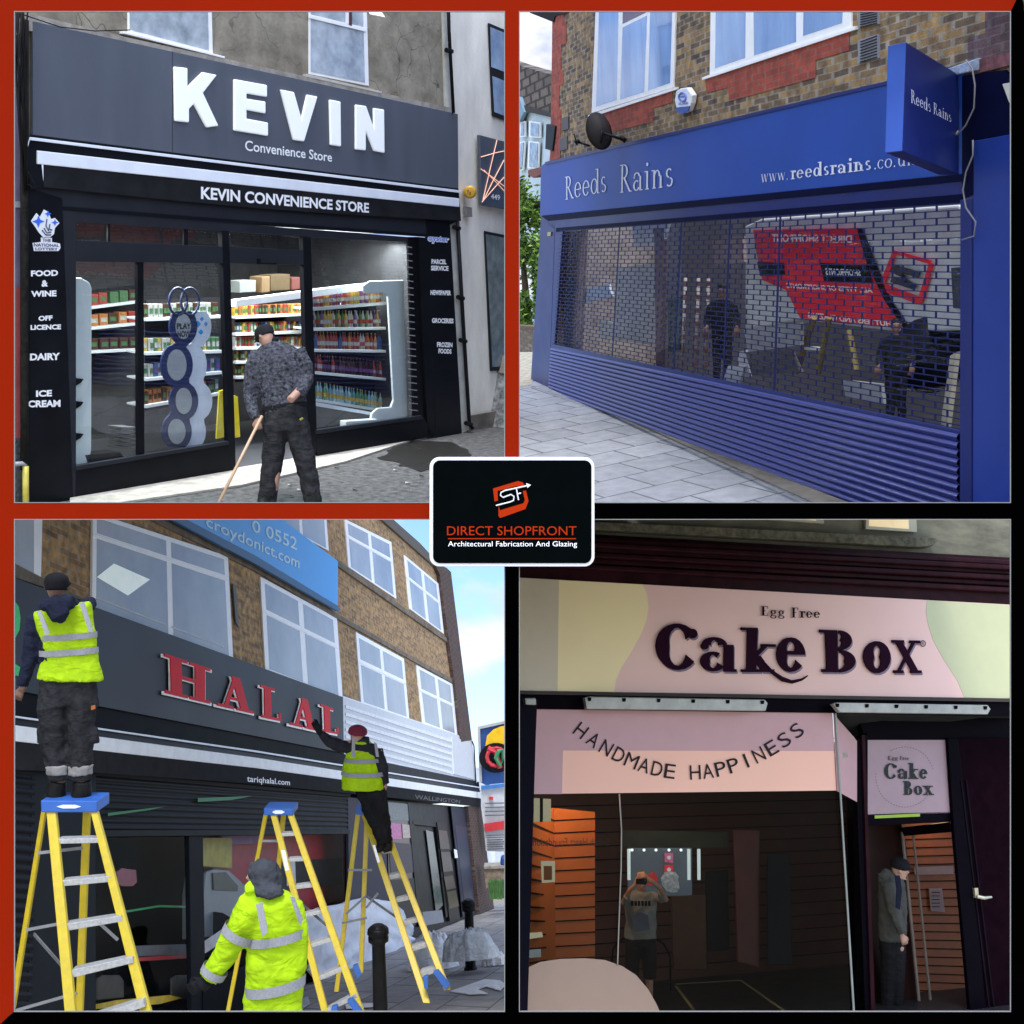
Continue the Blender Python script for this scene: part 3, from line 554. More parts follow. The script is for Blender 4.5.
# ---- interior of the store
T = Thing(F1, 'shop_interior', 'lit white and grey interior of the convenience store behind the glass', 'room', F1.pt(240, 455, -.3))
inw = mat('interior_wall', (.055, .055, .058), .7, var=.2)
a = F1.pt(60, 480, -2.4); b = F1.pt(436, 440, -2.4)
x0, x1 = F1.pt(55, 350, -.06).x, F1.pt(424, 350, -.06).x; z1 = F1.pt(76, 217, 0).z + .0
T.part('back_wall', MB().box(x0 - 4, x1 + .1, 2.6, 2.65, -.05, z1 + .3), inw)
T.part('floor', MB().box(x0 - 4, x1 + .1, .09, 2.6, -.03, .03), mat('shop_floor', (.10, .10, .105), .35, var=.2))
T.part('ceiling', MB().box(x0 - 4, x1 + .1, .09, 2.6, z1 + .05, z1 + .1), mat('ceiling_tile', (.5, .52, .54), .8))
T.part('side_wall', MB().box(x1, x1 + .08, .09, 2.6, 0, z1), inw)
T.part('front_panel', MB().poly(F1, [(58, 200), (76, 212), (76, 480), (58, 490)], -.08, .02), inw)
tube_m = mat('lit_tube', (.9, .9, .9), emit=(.95, 1, 1), es=6)
for k in range(4):
    xx = x0 + (x1 - x0) * (.1 + .26 * k)
    top(F1, 'ceiling_light', MB().box(xx - .5, xx + .5, .7, .76, z1 - .02, z1 + .03), tube_m, 'lit tube on the ceiling above the shelves inside the convenience store', 'light', 'ceiling lights in the convenience store', bevel=.004)
    ld = bpy.data.lights.new('shop_light', 'AREA'); ld.shape = 'RECTANGLE'; ld.size = 1.2; ld.size_y = .3; ld.energy = 34; ld.color = (.93, .98, 1)
    lo = bpy.data.objects.new('shop_light', ld); col.objects.link(lo); lo.matrix_world = F1.M @ Matrix.Translation((xx, .5, z1 - .06))
# shelving seen through door and window: a run of shelves with goods
prod = [mat('pack_' + n, c, .45, var=.25, scale=30) for n, c in (('red', (.30, .03, .02)), ('yellow', (.42, .28, .04)), ('orange', (.38, .13, .03)), ('blue', (.03, .07, .2)), ('green', (.05, .13, .05)), ('white', (.36, .36, .34)), ('purple', (.12, .04, .16)), ('brown', (.06, .03, .02)))]
shm = mat('white_shelf', (.62, .66, .68), .4, var=.05); dkm = mat('shelf_back', (.03, .03, .035), .7)
def shelf_run(name, label, wq, xs, ys, xe, ye, w, depth, goods_h, back=True, n=0, kind='box', rowlab=None, cols=None, grp=''):
    T = Thing(F1, name, label, 'shelf unit', F1.pt((xs + xe) / 2, ys[-1], w))
    if back: T.part('back_panel', MB().poly(F1, [(xs, ys[0] - goods_h * 1.2), (xe, ye[0] - goods_h * 1.2), (xe, ye[-1] + 6), (xs, ys[-1] + 6)], w - depth, .02), dkm)
    proto = {}
    for r_, (ya, yb) in enumerate(zip(ys, ye)):
        A = F1.pt(xs, ya, w); B = F1.pt(xe, yb, w)
        T.part('shelf', MB().hexa([A, B, B + Vector((0, 0, -.035)), A + Vector((0, 0, -.035))], [A + Vector((0, depth, 0)), B + Vector((0, depth, 0)), B + Vector((0, depth, -.02)), A + Vector((0, depth, -.02))]), shm, bevel=.003)
        if n:
            h = (F1.pt(xs, ya - goods_h, w) - A).z
            L = (B - A).length / n
            for k in range(n):
                m_ = (cols[r_] if cols else prod)[int(rnd.random() * len(cols[r_] if cols else prod))]
                key = (m_.name, kind)
                c = A.lerp(B, (k + .5) / n) + Vector((0, .07 + rnd.uniform(0, .03), .001))
                hh = h * rnd.uniform(.75, 1)
                if key not in proto:
                    if kind == 'bottle':
                        q = MB().tube([(0, 0, z * h) for z in (0, .02, .5, .66, .8, .86, .98)], [r2 * L for r2 in (.38, .46, .46, .42, .22, .15, .15)], 10)
                        proto[key] = mkmesh('bottle', q, m_, (0, 0, 0), smooth=True)
                        l2 = mkmesh('label', MB().tube([(0, 0, .22 * h), (0, 0, .46 * h)], L * .475, 10, cap=False), prod[(r_ * 3 + 5) % 8], (0, 0, 0), smooth=True); l2.parent = proto[key]
                        l3 = mkmesh('cap', MB().tube([(0, 0, .98 * h), (0, 0, 1.04 * h)], L * .14, 8), prod[(r_ + 5) % 8], (0, 0, 0)); l3.parent = proto[key]
                    else:
                        q = MB().box(-L * .42, L * .42, -.05, .05, 0, h * .9); proto[key] = mkmesh('grocery_pack', q, m_, (0, 0, 0), bevel=.006)
                        l2 = mkmesh('label', MB().box(-L * .3, L * .3, -.053, -.048, h * .25, h * .6), prod[(r_ + 4) % 8], (0, 0, 0)); l2.parent = proto[key]
                    o = proto[key]; o.matrix_world = F1.M @ Matrix.Translation(c)
                else: o = clone(proto[key], F1, c)
                finish(o, rowlab[r_], 'bottle' if kind == 'bottle' else 'packet', grp + ', row %s' % ('abcdefgh'[r_]))
                o['group'] = rowlab[r_].replace('one of the ', '')[:60]
dark = [prod[7], mat('cola_dark', (.03, .008, .006), .2), mat('cola_dark2', (.05, .01, .01), .2), prod[0]]
water = [mat('clear_bottle', (.25, .4, .42), .2, var=.3), mat('blue_bottle', (.1, .3, .42), .2), mat('green_bottle', (.05, .2, .1), .25)]
shelf_run('drinks_shelving', 'tall white drinks shelving seen through the right display window', None, 312, [308, 328, 349, 371, 404][:4] + [398], 386, [302, 327, 350, 378, 410], -.55, .3, 17, True, 25, 'bottle',
          ['one of the bright juice bottles on the top shelf of the window fridge', 'one of the mixed bottles on the second shelf of the window fridge', 'one of the red soft drink bottles on the middle shelf of the window fridge', 'one of the dark cola bottles on the fourth shelf of the window fridge', 'one of the water bottles on the bottom shelf of the window fridge'],
          [[prod[1], prod[2], prod[0], prod[6]], [prod[1], prod[4], prod[6], prod[5]], [prod[3], prod[5], prod[2], prod[0]], dark, water])
shelf_run('grocery_shelving', 'white grocery shelving seen through the open doorway behind the man', None, 236, [316, 333, 347, 361, 376], 306, [313, 330.5, 346, 360, 376], -.9, .3, 11, True, 26, 'box',
          ['one of the mixed packets on the top grocery shelf behind the doorway', 'one of the mixed packets on the second grocery shelf behind the doorway', 'one of the small packets on the middle grocery shelf behind the doorway', 'one of the dark packets on the fourth grocery shelf behind the doorway', 'one of the dark packets on the lowest grocery shelf behind the doorway'],
          [prod[:3] + [prod[7]], prod, [prod[2], prod[3], prod[0], prod[5]], [prod[7], prod[3], prod[1]], [prod[7], prod[7], prod[1]]])
shelf_run('snack_shelving', 'snack and drinks shelving behind the lottery stand in the left window', None, 146, [318, 352, 378, 405], 222, [315, 350, 371, 392], -.75, .3, 15, True, 17, 'box',
          ['one of the dim bulky packs on the top shelf behind the lottery stand', 'one of the yellow and green packs on the second shelf behind the lottery stand', 'one of the blue and white tins on the third shelf behind the lottery stand', 'one of the packs on the bottom shelf behind the lottery stand'],
          [[prod[5], prod[7]], [prod[4], prod[1], prod[5]], [prod[3], prod[5], prod[3]], [prod[2], prod[7], prod[4]]])
shelf_run('far_shelving', 'dark far shelving deep in the store behind the left window pane', None, 60, [310, 330, 352], 140, [300, 322, 348], -2.0, .3, 13, True, 8, 'box',
          ['one of the dim packs on the top far shelf at the left of the store', 'one of the dim packs on the second far shelf at the left of the store', 'one of the dim packs on the third far shelf at the left of the store'],
          [[prod[0], prod[7], prod[4]], [prod[7], prod[2], prod[0]], [prod[7]]])
for k, (xa, xb, ya, yb, m_, lab) in enumerate(((240, 256, 281, 292, mat('pale_pack', (.16, .18, .17), .6), 'stack of white multipacks on top of the doorway shelving'), (262, 270, 277, 292, mat('dull_carton', (.12, .075, .03), .8), 'yellow carton on top of the doorway shelving, left of the brown carton'), (271, 290, 275, 290, mat('card', (.075, .055, .03), .8), 'large brown carton on top of the doorway shelving'), (292, 300, 278, 289, mat('dull_red_carton', (.09, .02, .015), .8), 'red carton on top of the doorway shelving'))):
    top(F1, 'carton', MB().poly(F1, [(xa, ya), (xb, ya - 1), (xb, yb), (xa, yb + 1)], -.92, .2), m_, lab, 'box', 'cartons on top of the doorway shelving', bevel=.008)
T = Thing(F1, 'shelf_canopy', 'long pale canopy light above the store shelving', 'light', F1.pt(300, 300, -.5))
T.part('canopy', MB().poly(F1, [(236, 300), (345, 286), (392, 281), (392, 287), (345, 293), (236, 307)], -.5, .1), silver, bevel=.004)
# white fridge surround in the right window
T = Thing(F1, 'fridge', 'white open drinks fridge end panel standing in the right display window', 'fridge', F1.pt(395, 423, -.2))
T.part('side_frame', MB().poly(F1, [(363, 286), (370, 281), (404, 280), (408, 422), (374, 425), (370, 422), (372, 413), (378, 408), (391, 407), (393.5, 400), (388, 296), (384, 293), (366, 294), (363, 291)], -.2, .03), mat('fridge_white', (.72, .78, .78), .35, var=.04), bevel=.012)
T.part('base', MB().poly(F1, [(346, 421), (377, 419), (379, 425), (346, 431)], -.12, .1), MC['fridge_white'], bevel=.01)
T.part('kick_rail', MB().poly(F1, [(316, 402), (371, 412), (371, 415), (316, 406)], -.25, .05), silver)
T.part('kick_panel', MB().poly(F1, [(316, 406), (371, 415), (371, 422), (316, 432)], -.28, .02), inw)
T = Thing(F1, 'window_column', 'tall rounded white column at the left end of the left display window', 'column', F1.pt(84, 465, -.1))
T.part('shaft', MB().poly(F1, [(70, 277), (82, 278), (90, 282), (92.5, 288), (92, 450), (90, 462), (83, 468), (70, 470)], -.12, .12), MC['fridge_white'], bevel=.02)
for y in (378, 401, 433): T.part('clip', MB().poly(F1, [(75, y), (84, y + 1), (81, y + 5), (76, y + 8)], -.1, .03), blackc, bevel=.003)
# lottery stand
T = Thing(F1, 'lottery_stand', 'navy and white lottery play stand with four round discs in the left window', 'display stand', F1.pt(188, 447, -.15))
def circs(cs, r2=0, n=16):
    L, Rr = [], []
    for cx, cy, rx, ry in cs:
        for k in range(n // 2 + 1):
            a = math.pi * k / (n // 2); Rr.append((cx + (rx + r2) * math.sin(a), cy - (ry + r2) * math.cos(a))); L.append((cx - (rx + r2) * math.sin(a), cy - (ry + r2) * math.cos(a)))
    L.sort(key=lambda p: p[1]); Rr.sort(key=lambda p: p[1])
    def clean(S, sg):
        o = []
        for y in range(int(S[0][1]), int(S[-1][1]) + 2, 4):
            best = None
            for cx, cy, rx, ry in cs:
                t = (y - cy) / (ry + r2)
                if abs(t) <= 1:
                    x = cx + sg * (rx + r2) * math.sqrt(1 - t * t); best = x if best is None else (max if sg > 0 else min)(best, x)
            if best is not None: o.append((best, y))
        return o
    return clean(L, -1) + clean(Rr, 1)[::-1]
CS = [(183.5, 326.5, 9, 14), (177, 365, 11, 17), (184, 401, 9.5, 14.5), (177, 431.5, 10, 14)]
T.part('navy_front', MB().poly(F1, circs(CS, 5), -.13, .02), mat('stand_navy', (.02, .03, .1), .4), bevel=.003)
T.part('white_side', MB().poly(F1, circs([(x + 15, y, rx - 1, ry) for x, y, rx, ry in CS], 5), -.15, .02), mat('stand_white', (.75, .8, .9), .4), bevel=.003)
dm = mat('stand_disc', (.36, .38, .4), .5)
for cx, cy, rx, ry in CS: T.part('disc', MB().poly(F1, [(cx + (rx - 1.4) * math.cos(k * .3142), cy + (ry - 1.4) * math.sin(k * .3142)) for k in range(20)], -.12, .008), dm)
for xx in (178, 190): T.part('top_ring', MB().tube([F1.pt(xx + 9 * math.cos(k * .3142), 301.5 + 13.5 * math.sin(k * .3142), -.13) for k in range(21)], .014, 6), MC['stand_navy'], smooth=True)
nb = MB(); text(F1, nb, 'PLAY', [(177, 323), (191, 323), (191, 329), (177, 329)], -.118, .02); text(F1, nb, 'NOW', [(177.5, 331), (190.5, 331), (190.5, 337), (177.5, 337)], -.118, .02); T.part('lettering', nb, blackc)
nb = MB(); [nb.poly(F1, [(x - r_, y), (x, y - r_ * 1.2), (x + r_, y), (x, y + r_ * 1.2)], -.145, .002) for x, y, r_ in ((198, 324, 3), (202, 319, 2), (206, 324, 2), (201, 332, 2.5))]
T.part('logo_star', nb, mat('sky_blue', (.05, .35, .8), .5))
# baskets, wet floor sign, red dot
T = Thing(F1, 'shopping_baskets', 'stack of black wire shopping baskets on the floor behind the left window', 'basket', F1.pt(130, 452, -.3))
for k in range(6): T.part('basket', MB().poly(F1, [(121, 427 + k * 4), (136, 427 + k * 4), (135, 429 + k * 4), (122, 429 + k * 4)], -.25, .2), mat('basket_wire', (.12, .12, .12), .5), bevel=.003)
T.part('lower_basket', MB().poly(F1, [(85, 455), (120, 452), (124, 457), (88, 464)], -.12, .2), blackc)
ysg = mat('sign_yellow', (.75, .6, .02), .45)
T = Thing(F1, 'wet_floor_sign', 'yellow folding wet floor sign standing behind the door post', 'floor sign', F1.pt(228, 440, -.3))
T.part('front_leaf', MB().poly(F1, [(219.5, 391), (224, 389.5), (226, 437), (216.5, 439)], -.3, .02), ysg, bevel=.004)
T.part('rear_leaf', MB().poly(F1, [(234, 395), (238, 397), (240.5, 437), (233.5, 438)], -.35, .02), ysg, bevel=.004)
top(F1, 'door_sensor', MB().poly(F1, [(258, 258.5), (260.5, 258.5), (260.5, 262.5), (277, 263), (277, 264.5), (258, 264)], .01, .02), blackc, 'small black sensor bar above the shop doorway', 'sensor')
# grit bin
T = Thing(F1, 'grit_bin', 'graffiti scuffed grey utility box with brown lid against the cream wall', 'utility box', F1.gd(497, 428))
gb = mat('scuffed_grey', (.13, .13, .13), .8, var=.75, scale=14, bump=.5, c2=(.33, .34, .32))
T.part('body', MB().polyd(F1, [(484, 371), (512, 374), (512, 431), (486, 427)], F1.dep(F1.gd(486, 427)), .5), gb, bevel=.02)
T.part('lid', MB().polyd(F1, [(483, 370.5), (503, 355), (512, 356), (512, 375)], [F1.dep(F1.gd(486, 427)) - .03] * 4, .5), mat('brown_lid', (.25, .2, .15), .8, var=.3, bump=.3), bevel=.01)
# litter
lt = [(x, y) for x, y in ((290, 485), (292, 496), (318, 476), (395, 470), (355, 490), (422, 476), (300, 490), (337, 468), (447, 470), (408, 483))]
for k, (x, y) in enumerate(lt):
    p = F1.gd(x, y, .012); q = MB().add([p + Vector((math.cos(j * 1.3) * rnd.uniform(.012, .03), math.sin(j * 1.3) * rnd.uniform(.02, .05), .01 * (j % 2))) for j in range(5)], [(0, 1, 2, 3, 4)])
    top(F1, 'dead_leaf', q, mat('leaf_dark', (.03, .025, .02), .9) if k % 3 else concrete, 'tiny scrap of litter on the asphalt outside the convenience store', 'litter', 'litter on the asphalt')
# man sweeping
D = F1.dep(F1.gd(290, 505)); d = D
T = Thing(F1, 'person', 'man in dark cap, grey patterned jacket and black work trousers, seen from behind, sweeping', 'person', F1.gd(290, 505))
b_ = MB(); H = head(b_, F1, (265.5, 337), 9.2, d, (-.75, .45, .5))
b_.pxtube(F1, [(268, 342, 5), (272, 350, 6), (276, 360, 12)], d); ring(b_, F1, [(356, 256, 299), (400, 264, 302), (420, 268, 306)], d, .5)
for q in ([(278, 420, 9), (276, 455, 8), (270, 500, 6)], [(296, 420, 9), (302, 455, 8), (312, 500, 6)], [(256, 365, 6), (250, 392, 5), (256, 420, 4)], [(299, 362, 6), (306, 384, 5), (290, 400, 4, -.25)]): b_.pxtube(F1, q, d)
hand(b_, F1, (257, 418), (259, 430), d, .17, 1, .8, -.1)
T.part('body', b_, SK1, remesh=.011)
eyes(T, H, EW, EB)
j = MB(); jm = mat('patterned_grey_jacket', (.022, .024, .03), .7, var=.7, scale=34, bump=.7, bscale=40, c2=(.105, .11, .135))
ring(j, F1, [(342, 268, 284), (345, 262, 292), (350, 256, 299), (360, 253, 304), (380, 256, 305), (398, 260, 306), (408, 262, 307, 0, 403), (416, 262, 307, 0, 406)], d, .5)
j.pxtube(F1, [(258, 352, 7.5), (252, 370, 8), (249.5, 392, 7), (252, 408, 6, -.05), (256, 419, 4.8, -.1)], d); j.pxtube(F1, [(298, 350, 7.5), (306, 366, 7.5), (308, 380, 6.5), (300, 394, 6, -.15)], d)
cloth(jm, 7, .7, .03); T.part('jacket', j, jm, remesh=.014, wrinkle=.02, wsize=.12)
k_ = MB(); ring(k_, F1, [(407, 261.5, 307.5, 0, 401), (414, 262, 307.5, 0, 407)], d, .52); k_.pxtube(F1, [(265, 344, 5.8), (271, 341, 5.2), (277, 343, 5.5)], d); T.part('jacket_rib', k_, BK, remesh=.012)
t_ = MB(); ring(t_, F1, [(404, 264, 306), (420, 263, 308), (432, 264, 309)], d, .55)
t_.pxtube(F1, [(275, 425, 12.5), (274, 450, 11.5), (270, 475, 10), (268, 494, 9.5), (267, 504, 9)], d); t_.pxtube(F1, [(297, 425, 12.5), (302, 450, 11.5), (308, 475, 10), (312, 494, 9.5), (313, 504, 9)], d)
T.part('trousers', t_, GT, remesh=.014, wrinkle=.03, wsize=.16)
for x in (266, 313): s_ = MB(); s_.pxtube(F1, [(x, 502, 7.5), (x - 2, 505, 6.5, -.12), (x - 3, 506, 4, -.22)], d); T.part('shoe', s_, SH, remesh=.012)
c_ = MB(); C, m, f, up, sdv = H; c_.tube([C + up * m * z - f * m * .05 for z in (-.1, .25, .6, .95, 1.2, 1.32)], [m * q for q in (.92, 1.02, 1.06, .96, .66, .2)], 16, 1.1, f)
c_.tube([C + up * m * .35 + f * m * .8, C + up * m * .28 + f * m * 1.25, C + up * m * .18 + f * m * 1.6], [m * .6, m * .6, m * .35], 12, .1, up)
T.part('cap', c_, mat('cap_grey', (.03, .03, .035), .85, bump=.4), remesh=.01)
pk = MB().pxtube(F1, [(303, 418, 1.2), (300, 420, 1.2)], d - .16); T.part('pocket_tag', pk, mat('tag_olive', (.2, .2, .02)))
T = Thing(F1, 'broom', 'pale wooden broom pole held by the sweeping man', 'broom', F1.gd(218, 506))
p1 = F1.at(262, 416, d - .12); p2 = F1.at(218, 504, d - .5)
T.part('pole', MB().tube([p1, p1.lerp(p2, .5), p2], .014, 8), mat('broom_wood', (.5, .33, .2), .6, var=.15), smooth=True)
hb = MB(); hb.tube([p2 + Vector((-.18, 0, -.02)), p2 + Vector((.1, .0, -.02))], .03, 8); T.part('head', hb, mat('broom_head', (.3, .1, .05), .8))
# ================================================================== SET 2: the blue estate agent with a punched shutter
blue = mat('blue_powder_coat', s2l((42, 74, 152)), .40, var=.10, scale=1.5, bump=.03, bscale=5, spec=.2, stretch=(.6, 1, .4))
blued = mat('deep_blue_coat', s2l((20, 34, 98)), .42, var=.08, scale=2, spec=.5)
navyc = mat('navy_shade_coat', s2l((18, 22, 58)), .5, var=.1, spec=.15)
pav = mat('grey_paving', (.22, .225, .24), .8, var=.16, scale=5, bump=.3, bscale=50)
def paving(m, bw, bh, mort, c1, c2, cm, off=.5):
    n = m.node_tree.nodes; l = m.node_tree.links; b = n['Principled BSDF']
    uv = n.new('ShaderNodeUVMap'); uv.uv_map = 'UVMap'; br = n.new('ShaderNodeTexBrick'); l.new(uv.outputs[0], br.inputs[0])
    br.inputs['Scale'].default_value = 1; br.inputs['Brick Width'].default_value = bw; br.inputs['Row Height'].default_value = bh; br.inputs['Mortar Size'].default_value = mort; br.offset = off
    br.inputs['Color1'].default_value = c1 + (1,); br.inputs['Color2'].default_value = c2 + (1,); br.inputs['Mortar'].default_value = cm + (1,)
    src = b.inputs['Base Color'].links[0].from_socket
    x = n.new('ShaderNodeMixRGB'); x.blend_type = 'MULTIPLY'; x.inputs[0].default_value = 1; l.new(src, x.inputs[1]); l.new(br.outputs[0], x.inputs[2]); l.new(x.outputs[0], b.inputs['Base Color'])
paving(pav, 1, 1, .022, (1.0, 1.0, 1.0), (1.25, 1.25, 1.22), (.4, .4, .4), .5)
def uvmap(F, o, a, b, na, nb):        # o->a spans na bricks, o->b spans nb rows
    O = F.gd(*o); A = (F.gd(*a) - O) / na; B = (F.gd(*b) - O) / nb; det = A.x * B.y - A.y * B.x
    return lambda p: (((p.x - O.x) * B.y - (p.y - O.y) * B.x) / det, ((p.y - O.y) * A.x - (p.x - O.x) * A.y) / det)
# joints: slabs run up to the right, rows step down to the right
uf = uvmap(F2, (599.5, 482), (737, 451), (664, 502), 3.0, 2.0)
F2G = [F2.gd(512, 508.5), F2.gd(1018, 508.5), F2.gd(1018, 480), F2.gd(545, 372), F2.gd(512, 372)]
ga = F2.gd(600, 508.5); 
top(F2, 'pavement', MB().add(F2G, [(0, 1, 2, 3, 4)]), pav, kind='structure', uvf=uf)
sold = mat('soldier_course_paving', (.20, .2, .215), .8, var=.15, scale=6, bump=.3)
paving(sold, 1, 1, .05, (1, 1, 1), (1.25, 1.2, 1.2), (.45, .45, .45), 0)
q = [F2.gd(531, 386, .004), F2.gd(552, 392, .004), F2.gd(900, 516, .004), F2.gd(838, 516, .004), F2.gd(640, 425, .004), F2.gd(531, 388, .004)]
top(F2, 'paving_strip', MB().prism(q, (0, 0, -.003)), sold, kind='structure', uvf=uvmap(F2, (552, 392), (800, 484), (540, 391), 24, 1))
far = mat('gravel_far', (.3, .27, .2), .95, var=.4, scale=8, bump=.5)
top(F2, 'yard_ground', MB().prism([F2.gd(512, 389, .004), F2.gd(532, 384, .004), F2.gd(540, 352, .004), F2.gd(512, 352, .004)], (0, 0, -.003)), far, kind='structure')
# building
stock = brick('stock_brick', (.33, .20, .075), (.085, .06, .045), (.26, .22, .165), .29, .056, .5, msize=.006)
redb = brick('red_brick', (.38, .065, .035), (.26, .045, .03), (.22, .10, .07), .29, .056, .3, msize=.004)
T = Thing(F2, 'corner_building', 'yellow stock brick upper storey with red brick corner above the blue fascia', 'building', F2.gd(552, 391))
T.part('wall', MB().poly(F2, [(553, -60), (1030, -60), (1025, 120), (960, 100), (545, 185), (551, 150)], -.02, .05), stock)
T.part('corner_return', MB().add([F2.pt(553, -60, -.02), F2.pt(551, 160, -.02), F2.pt(551, 160, -.02) + Vector((0, 3, 0)), F2.pt(553, -60, -.02) + Vector((0, 3, 0))], [(0, 1, 2, 3)]), stock)
T.part('brick_quoin', MB().poly(F2, [(553, -10), (564, -10), (564, 22), (566, 22), (566, 44), (561, 45), (561, 70), (563, 70), (563, 85), (559, 86), (559, 109), (561, 109), (560, 158), (550, 161)], -.012, .01), redb)
T.part('apron', MB().poly(F2, [(595, 114), (672, 92), (672, 102.5), (653, 108), (653, 121.5), (607, 133), (601, 128)], -.012, .01), redb)
T.part('apron', MB().poly(F2, [(706, 80), (849, 32), (849, 50.5), (815.5, 60), (815.5, 77.5), (729, 101.5), (728, 87.5), (706, 93)], -.012, .01), redb)
T.part('eave', MB().poly(F2, [(526, -20), (568, -20), (567, 13), (555, 16), (553, 22), (530, 13)], .01, .05), mat('dark_eave', (.03, .025, .025), .7))
T.part('purple_brick', MB().poly(F2, [(985, 12), (1018, 2), (1018, 60), (968, 62), (968, 38), (985, 33)], -.012, .01), brick('purple_brick', (.14, .08, .09), (.08, .05, .06), (.14, .11, .11), .29, .056, .4, msize=.005))
cur = mat('blue_curtain_glass', s2l((125, 160, 215)), .12, var=.18, scale=2.2, stretch=(1.2, 1, .25), c2=s2l((150, 185, 230)), coat=.8)
def win2(outer, panes, label=None):
    wf = T.part('window', MB().poly(F2, outer, 0, .03), pvc, bevel=.003)
    for p_ in panes: T.part('pane', MB().poly(F2, p_, .002, .002), cur, wf)
    return wf
wf = win2([(597, -30), (677, -40), (673, 87.5), (591.5, 113)], [[(600, -20), (619, -20), (616.5, 100), (596, 106.5)], [(622.5, 27.5), (647, 15.5), (644, 92), (620, 99.5)], [(651, -20), (673, -20), (670, 83), (648, 90.5)]])
T.part('pane', MB().poly(F2, [(623, -10), (647.5, -20), (647, 12), (622.5, 24)], .002, .002), mat('red_reflection_pane', (.12, .04, .05), .15, var=.4, coat=.6), wf)  # reddish reflection painted into the pane colour
wf = win2([(711, -30), (850.5, -50), (850.5, 28), (709.5, 76)], [[(716, -20), (746, -20), (745, 58), (715, 68)], [(753, -20), (796, -20), (796, 42), (754, 55.5)], [(804, -20), (844, -20), (842, 23), (803, 36)]])
T.part('sill', MB().poly(F2, [(702, 77.5), (710, 74.5), (855, 26), (855, 29.5), (702, 80)], .01, .03), pvc)
T.part('sill', MB().poly(F2, [(588, 115), (676, 87), (676, 89.5), (588, 118)], .01, .03), pvc)
for q in ([(858, 8), (878, 5), (878, 24), (858, 28)], [(858, 40), (878, 34), (878, 58), (858, 63)]):
    v = Thing(F2, 'wall_vent', 'square grey slatted wall vent, ' + ('upper of the two right of the window' if q[0][1] == 8 else 'lower of the two right of the window'), 'vent', F2.pt(q[3][0], q[3][1], 0), 'slatted wall vents')
    v.part('frame', MB().poly(F2, q, .0, .02), mat('vent_grey', (.22, .23, .26), .6))
    s_ = MB(); n_ = 8
    for k in range(n_):
        t = (k + .5) / n_; ya = q[0][1] + (q[3][1] - q[0][1]) * t; yb = q[1][1] + (q[2][1] - q[1][1]) * t; s_.poly(F2, [(860, ya), (876.5, yb), (876.5, yb + .9), (860, ya + .9)], .008, .006)
    v.part('slats', s_, blackc)
for k, q in enumerate(([(561.5, 118), (568, 116), (568, 129), (561.5, 131)], [(559.5, 139), (567, 136), (567, 149), (559.5, 151)])):
    top(F2, 'air_brick', MB().poly(F2, q, .0, .02), mat('air_brick_grey', (.1, .09, .09), .8), ('upper' if k == 0 else 'lower') + ' small dark air brick beside the red brick corner', 'vent', 'dark air bricks', bevel=.004)
top(F2, 'wall_box', MB().poly(F2, [(546, 124), (555, 126), (552, 151), (545, 149)], .02, .08), mat('black_box', (.03, .035, .04), .5), 'black box fixed to the corner of the brick wall above the fascia', 'box', bevel=.01)
# satellite dish
T = Thing(F2, 'satellite_dish', 'dark grey satellite dish on a wall arm above the blue fascia', 'satellite dish', F2.pt(606, 150, .2))
C = F2.pt(599, 131, .35); dd = F2.dep(C)
ds = MB(); vs = []; fs = []
ex = (F2.at(612, 131, dd) - F2.at(599, 131, dd)); ez = (F2.at(596, 112, dd) - F2.at(599, 131, dd))
for j in range(1, 6):
    for k in range(24):
        a = k * math.pi / 12; vs.append(C + ex * math.cos(a) * j / 5 + ez * math.sin(a) * j / 5 + F2.view * (.09 * (1 - (j / 5) ** 2) * -1 + .0))
vs.append(C - F2.view * .09)
for j in range(4):
    for k in range(24): fs.append((j * 24 + k, j * 24 + (k + 1) % 24, (j + 1) * 24 + (k + 1) % 24, (j + 1) * 24 + k))
for k in range(24): fs.append((120, (k + 1) % 24, k))
ds.add(vs, fs)
o = T.part('dish', ds, mat('dish_grey', (.035, .03, .03), .6, var=.15), smooth=True); q = o.modifiers.new('s', 'SOLIDIFY'); q.thickness = .02
ar = MB(); ar.pxtube(F2, [(603, 133, 1.4), (612, 136, 1.3), (622, 139.5, 1.4)], dd - .12); ar.pxtube(F2, [(602, 128, 1), (601, 143, 1.2)], dd - .12, ); ar.pxtube(F2, [(620, 137, 2.4), (626, 141, 2.4)], dd - .1)
T.part('feed_arm', ar, blackc, smooth=True)
ar = MB(); ar.pxtube(F2, [(575, 143, 2.2), (578, 141, 2.4), (580, 143, 1.5)], dd); ar.pxtube(F2, [(578, 142, 1), (590, 146, 1)], dd); ar.pxtube(F2, [(574, 134, .8), (577, 145, .8)], dd + .02); T.part('wall_bracket', ar, blackc, smooth=True)
T = Thing(F2, 'alarm_box', 'white hexagonal alarm box with blue base on the brick wall between the windows', 'alarm box', F2.pt(683, 112, 0))
T.part('case', MB().poly(F2, [(676, 91), (680, 88.5), (687, 87.5), (692, 95), (691, 103), (688, 111), (683, 113), (677, 112), (674.5, 100)], .06, .06), mat('alarm_white', (.75, .76, .8), .35), bevel=.01)
T.part('blue_base', MB().poly(F2, [(675.8, 107.5), (689.5, 106), (688, 111.5), (683, 113.5), (677, 112.5)], .065, .01), mat('alarm_blue', (.03, .08, .3), .4))
